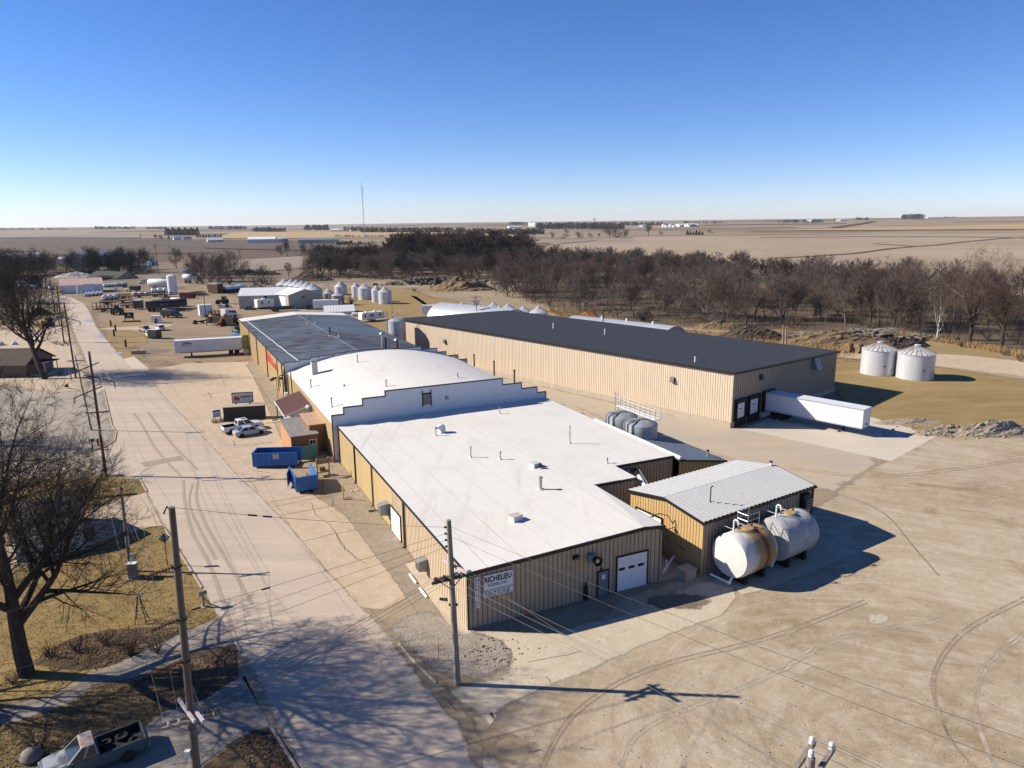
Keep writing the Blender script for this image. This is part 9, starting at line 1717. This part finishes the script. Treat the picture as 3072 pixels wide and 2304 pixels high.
for px,n,sd in (([(2300,1062),(2480,1075),(2560,1068),(2660,1030),(2500,1005),(2290,1000),(2140,1010)],900,63),([(1640,925),(1780,950),(1930,975),(2140,1000),(2200,1030),(2180,1050),(1930,998),(1700,955)],700,64),([(2700,1010),(2900,1040),(3150,1090),(3150,1070),(2912,1033),(2700,1000)],400,65)):
    for x,y in scatter(px,n,.2,sd):
        for _ in range(7):
            b=Vector((x+r.uniform(-.7,.7),y+r.uniform(-.7,.7),0)); e=b+Vector((r.uniform(-.4,.4),r.uniform(-.4,.4),r.uniform(.4,1.4))); q=Vector((r.gauss(0,1),r.gauss(0,1),0)).normalized()*.07; wd.add([b-q,b+q,e],[(0,1,2)])
o=wd.build('dry_grass',twig_mat('dry_weed_straw',(.30,.19,.075),(.44,.30,.14))); tag(o,'tall straw coloured dead grass along the wood edge','grass',kind='stuff')

# grass tufts and fallen leaves on the near lawns
gt=MB(); lf=MB(); r=random.Random(123)
LAWN=[Z(9,-500,1100),Z(9,0,1130),Z(9,400,1080),Z(9,850,780),Z(9,1250,640),Z(9,1560,520),Z(9,1800,400),Z(9,1740,280),Z(9,1590,30),Z(5,1370,1195),Z(5,1240,1200),Z(5,690,1390),Z(5,100,1570),Z(5,-400,1640)]
LAWN2=[Z(5,640,795),Z(5,850,772),Z(5,1160,804),Z(5,1205,903),Z(5,900,982),Z(5,560,1117),Z(5,0,1240)]
LOW=[Z(9,-300,1330),Z(9,60,1300),Z(9,560,1140),Z(9,800,970),Z(9,1080,930),Z(9,1290,1120),Z(9,1330,1205),Z(9,1180,1340),Z(9,700,1500),Z(9,200,1690),Z(9,-300,1760)]
BEDS=[([Z(9,1960,650),Z(9,1620,710),Z(9,1290,860),Z(9,1090,935),Z(9,1260,1090),Z(9,1330,1190),Z(9,1690,1085),Z(9,1975,895)],900),([Z(9,300,740),Z(9,640,570),Z(9,1060,510),Z(9,1500,510),Z(9,1180,690),Z(9,800,850)],1100),(LOW,1200),([Z(10,310,1340),Z(10,170,1365),Z(10,0,1460),Z(10,100,1659),Z(10,520,1659)],500)]
for px,n in ((LAWN,3200),(LAWN2,1200),(LOW,1500)):
    for x,y in scatter(px,n,0.,n):
        for _ in range(3):
            b=Vector((x+r.gauss(0,.12),y+r.gauss(0,.12),.02)); e=b+Vector((r.gauss(0,.09),r.gauss(0,.09),r.uniform(.04,.12))); q=Vector((r.gauss(0,1),r.gauss(0,1),0)).normalized()*r.uniform(.02,.045); gt.add([b-q,b+q,e],[(0,1,2)])
o=gt.build('grass_tufts',twig_mat('dead_grass_blades',(.25,.175,.065),(.31,.215,.085))); tag(o,'short dead golden grass tufts on the near house lawns','grass',kind='stuff')
for px,n in BEDS:
    for x,y in scatter(px,n,0.,n+1):
        a=r.uniform(0,6.28); s_=r.uniform(.05,.13); z=.04+r.random()*.03; u=Vector((cos(a)*s_,sin(a)*s_,r.uniform(-.03,.05))); v=Vector((-sin(a)*s_*.7,cos(a)*s_*.7,r.uniform(-.03,.05))); c=Vector((x,y,z)); lf.add([c-u,c-v,c+u,c+v],[(0,1,2,3)])
o=lf.build('fallen_leaves',twig_mat('dry_leaves',(.13,.082,.048),(.24,.15,.09))); tag(o,'fallen brown leaves scattered on the garden beds and lower lawn','leaves',kind='stuff')
# ---------------------------------------------------------------- air
def haze(dens):
    m,nt=newmat('air_haze'); v=nd(nt,'VolumePrincipled',{'Color':(.78,.86,1,1),'Density':dens,'Anisotropy':.2}); out=nd(nt,'OutputMaterial'); nt.links.new(v.outputs[0],out.inputs[1])
    mb=MB(); mb.box(-15500,-15500,-12,15500,15500,150); o=mb.build('haze',m); tag(o,'pale air haze over the whole plain','haze',kind='stuff')
haze(.00003)
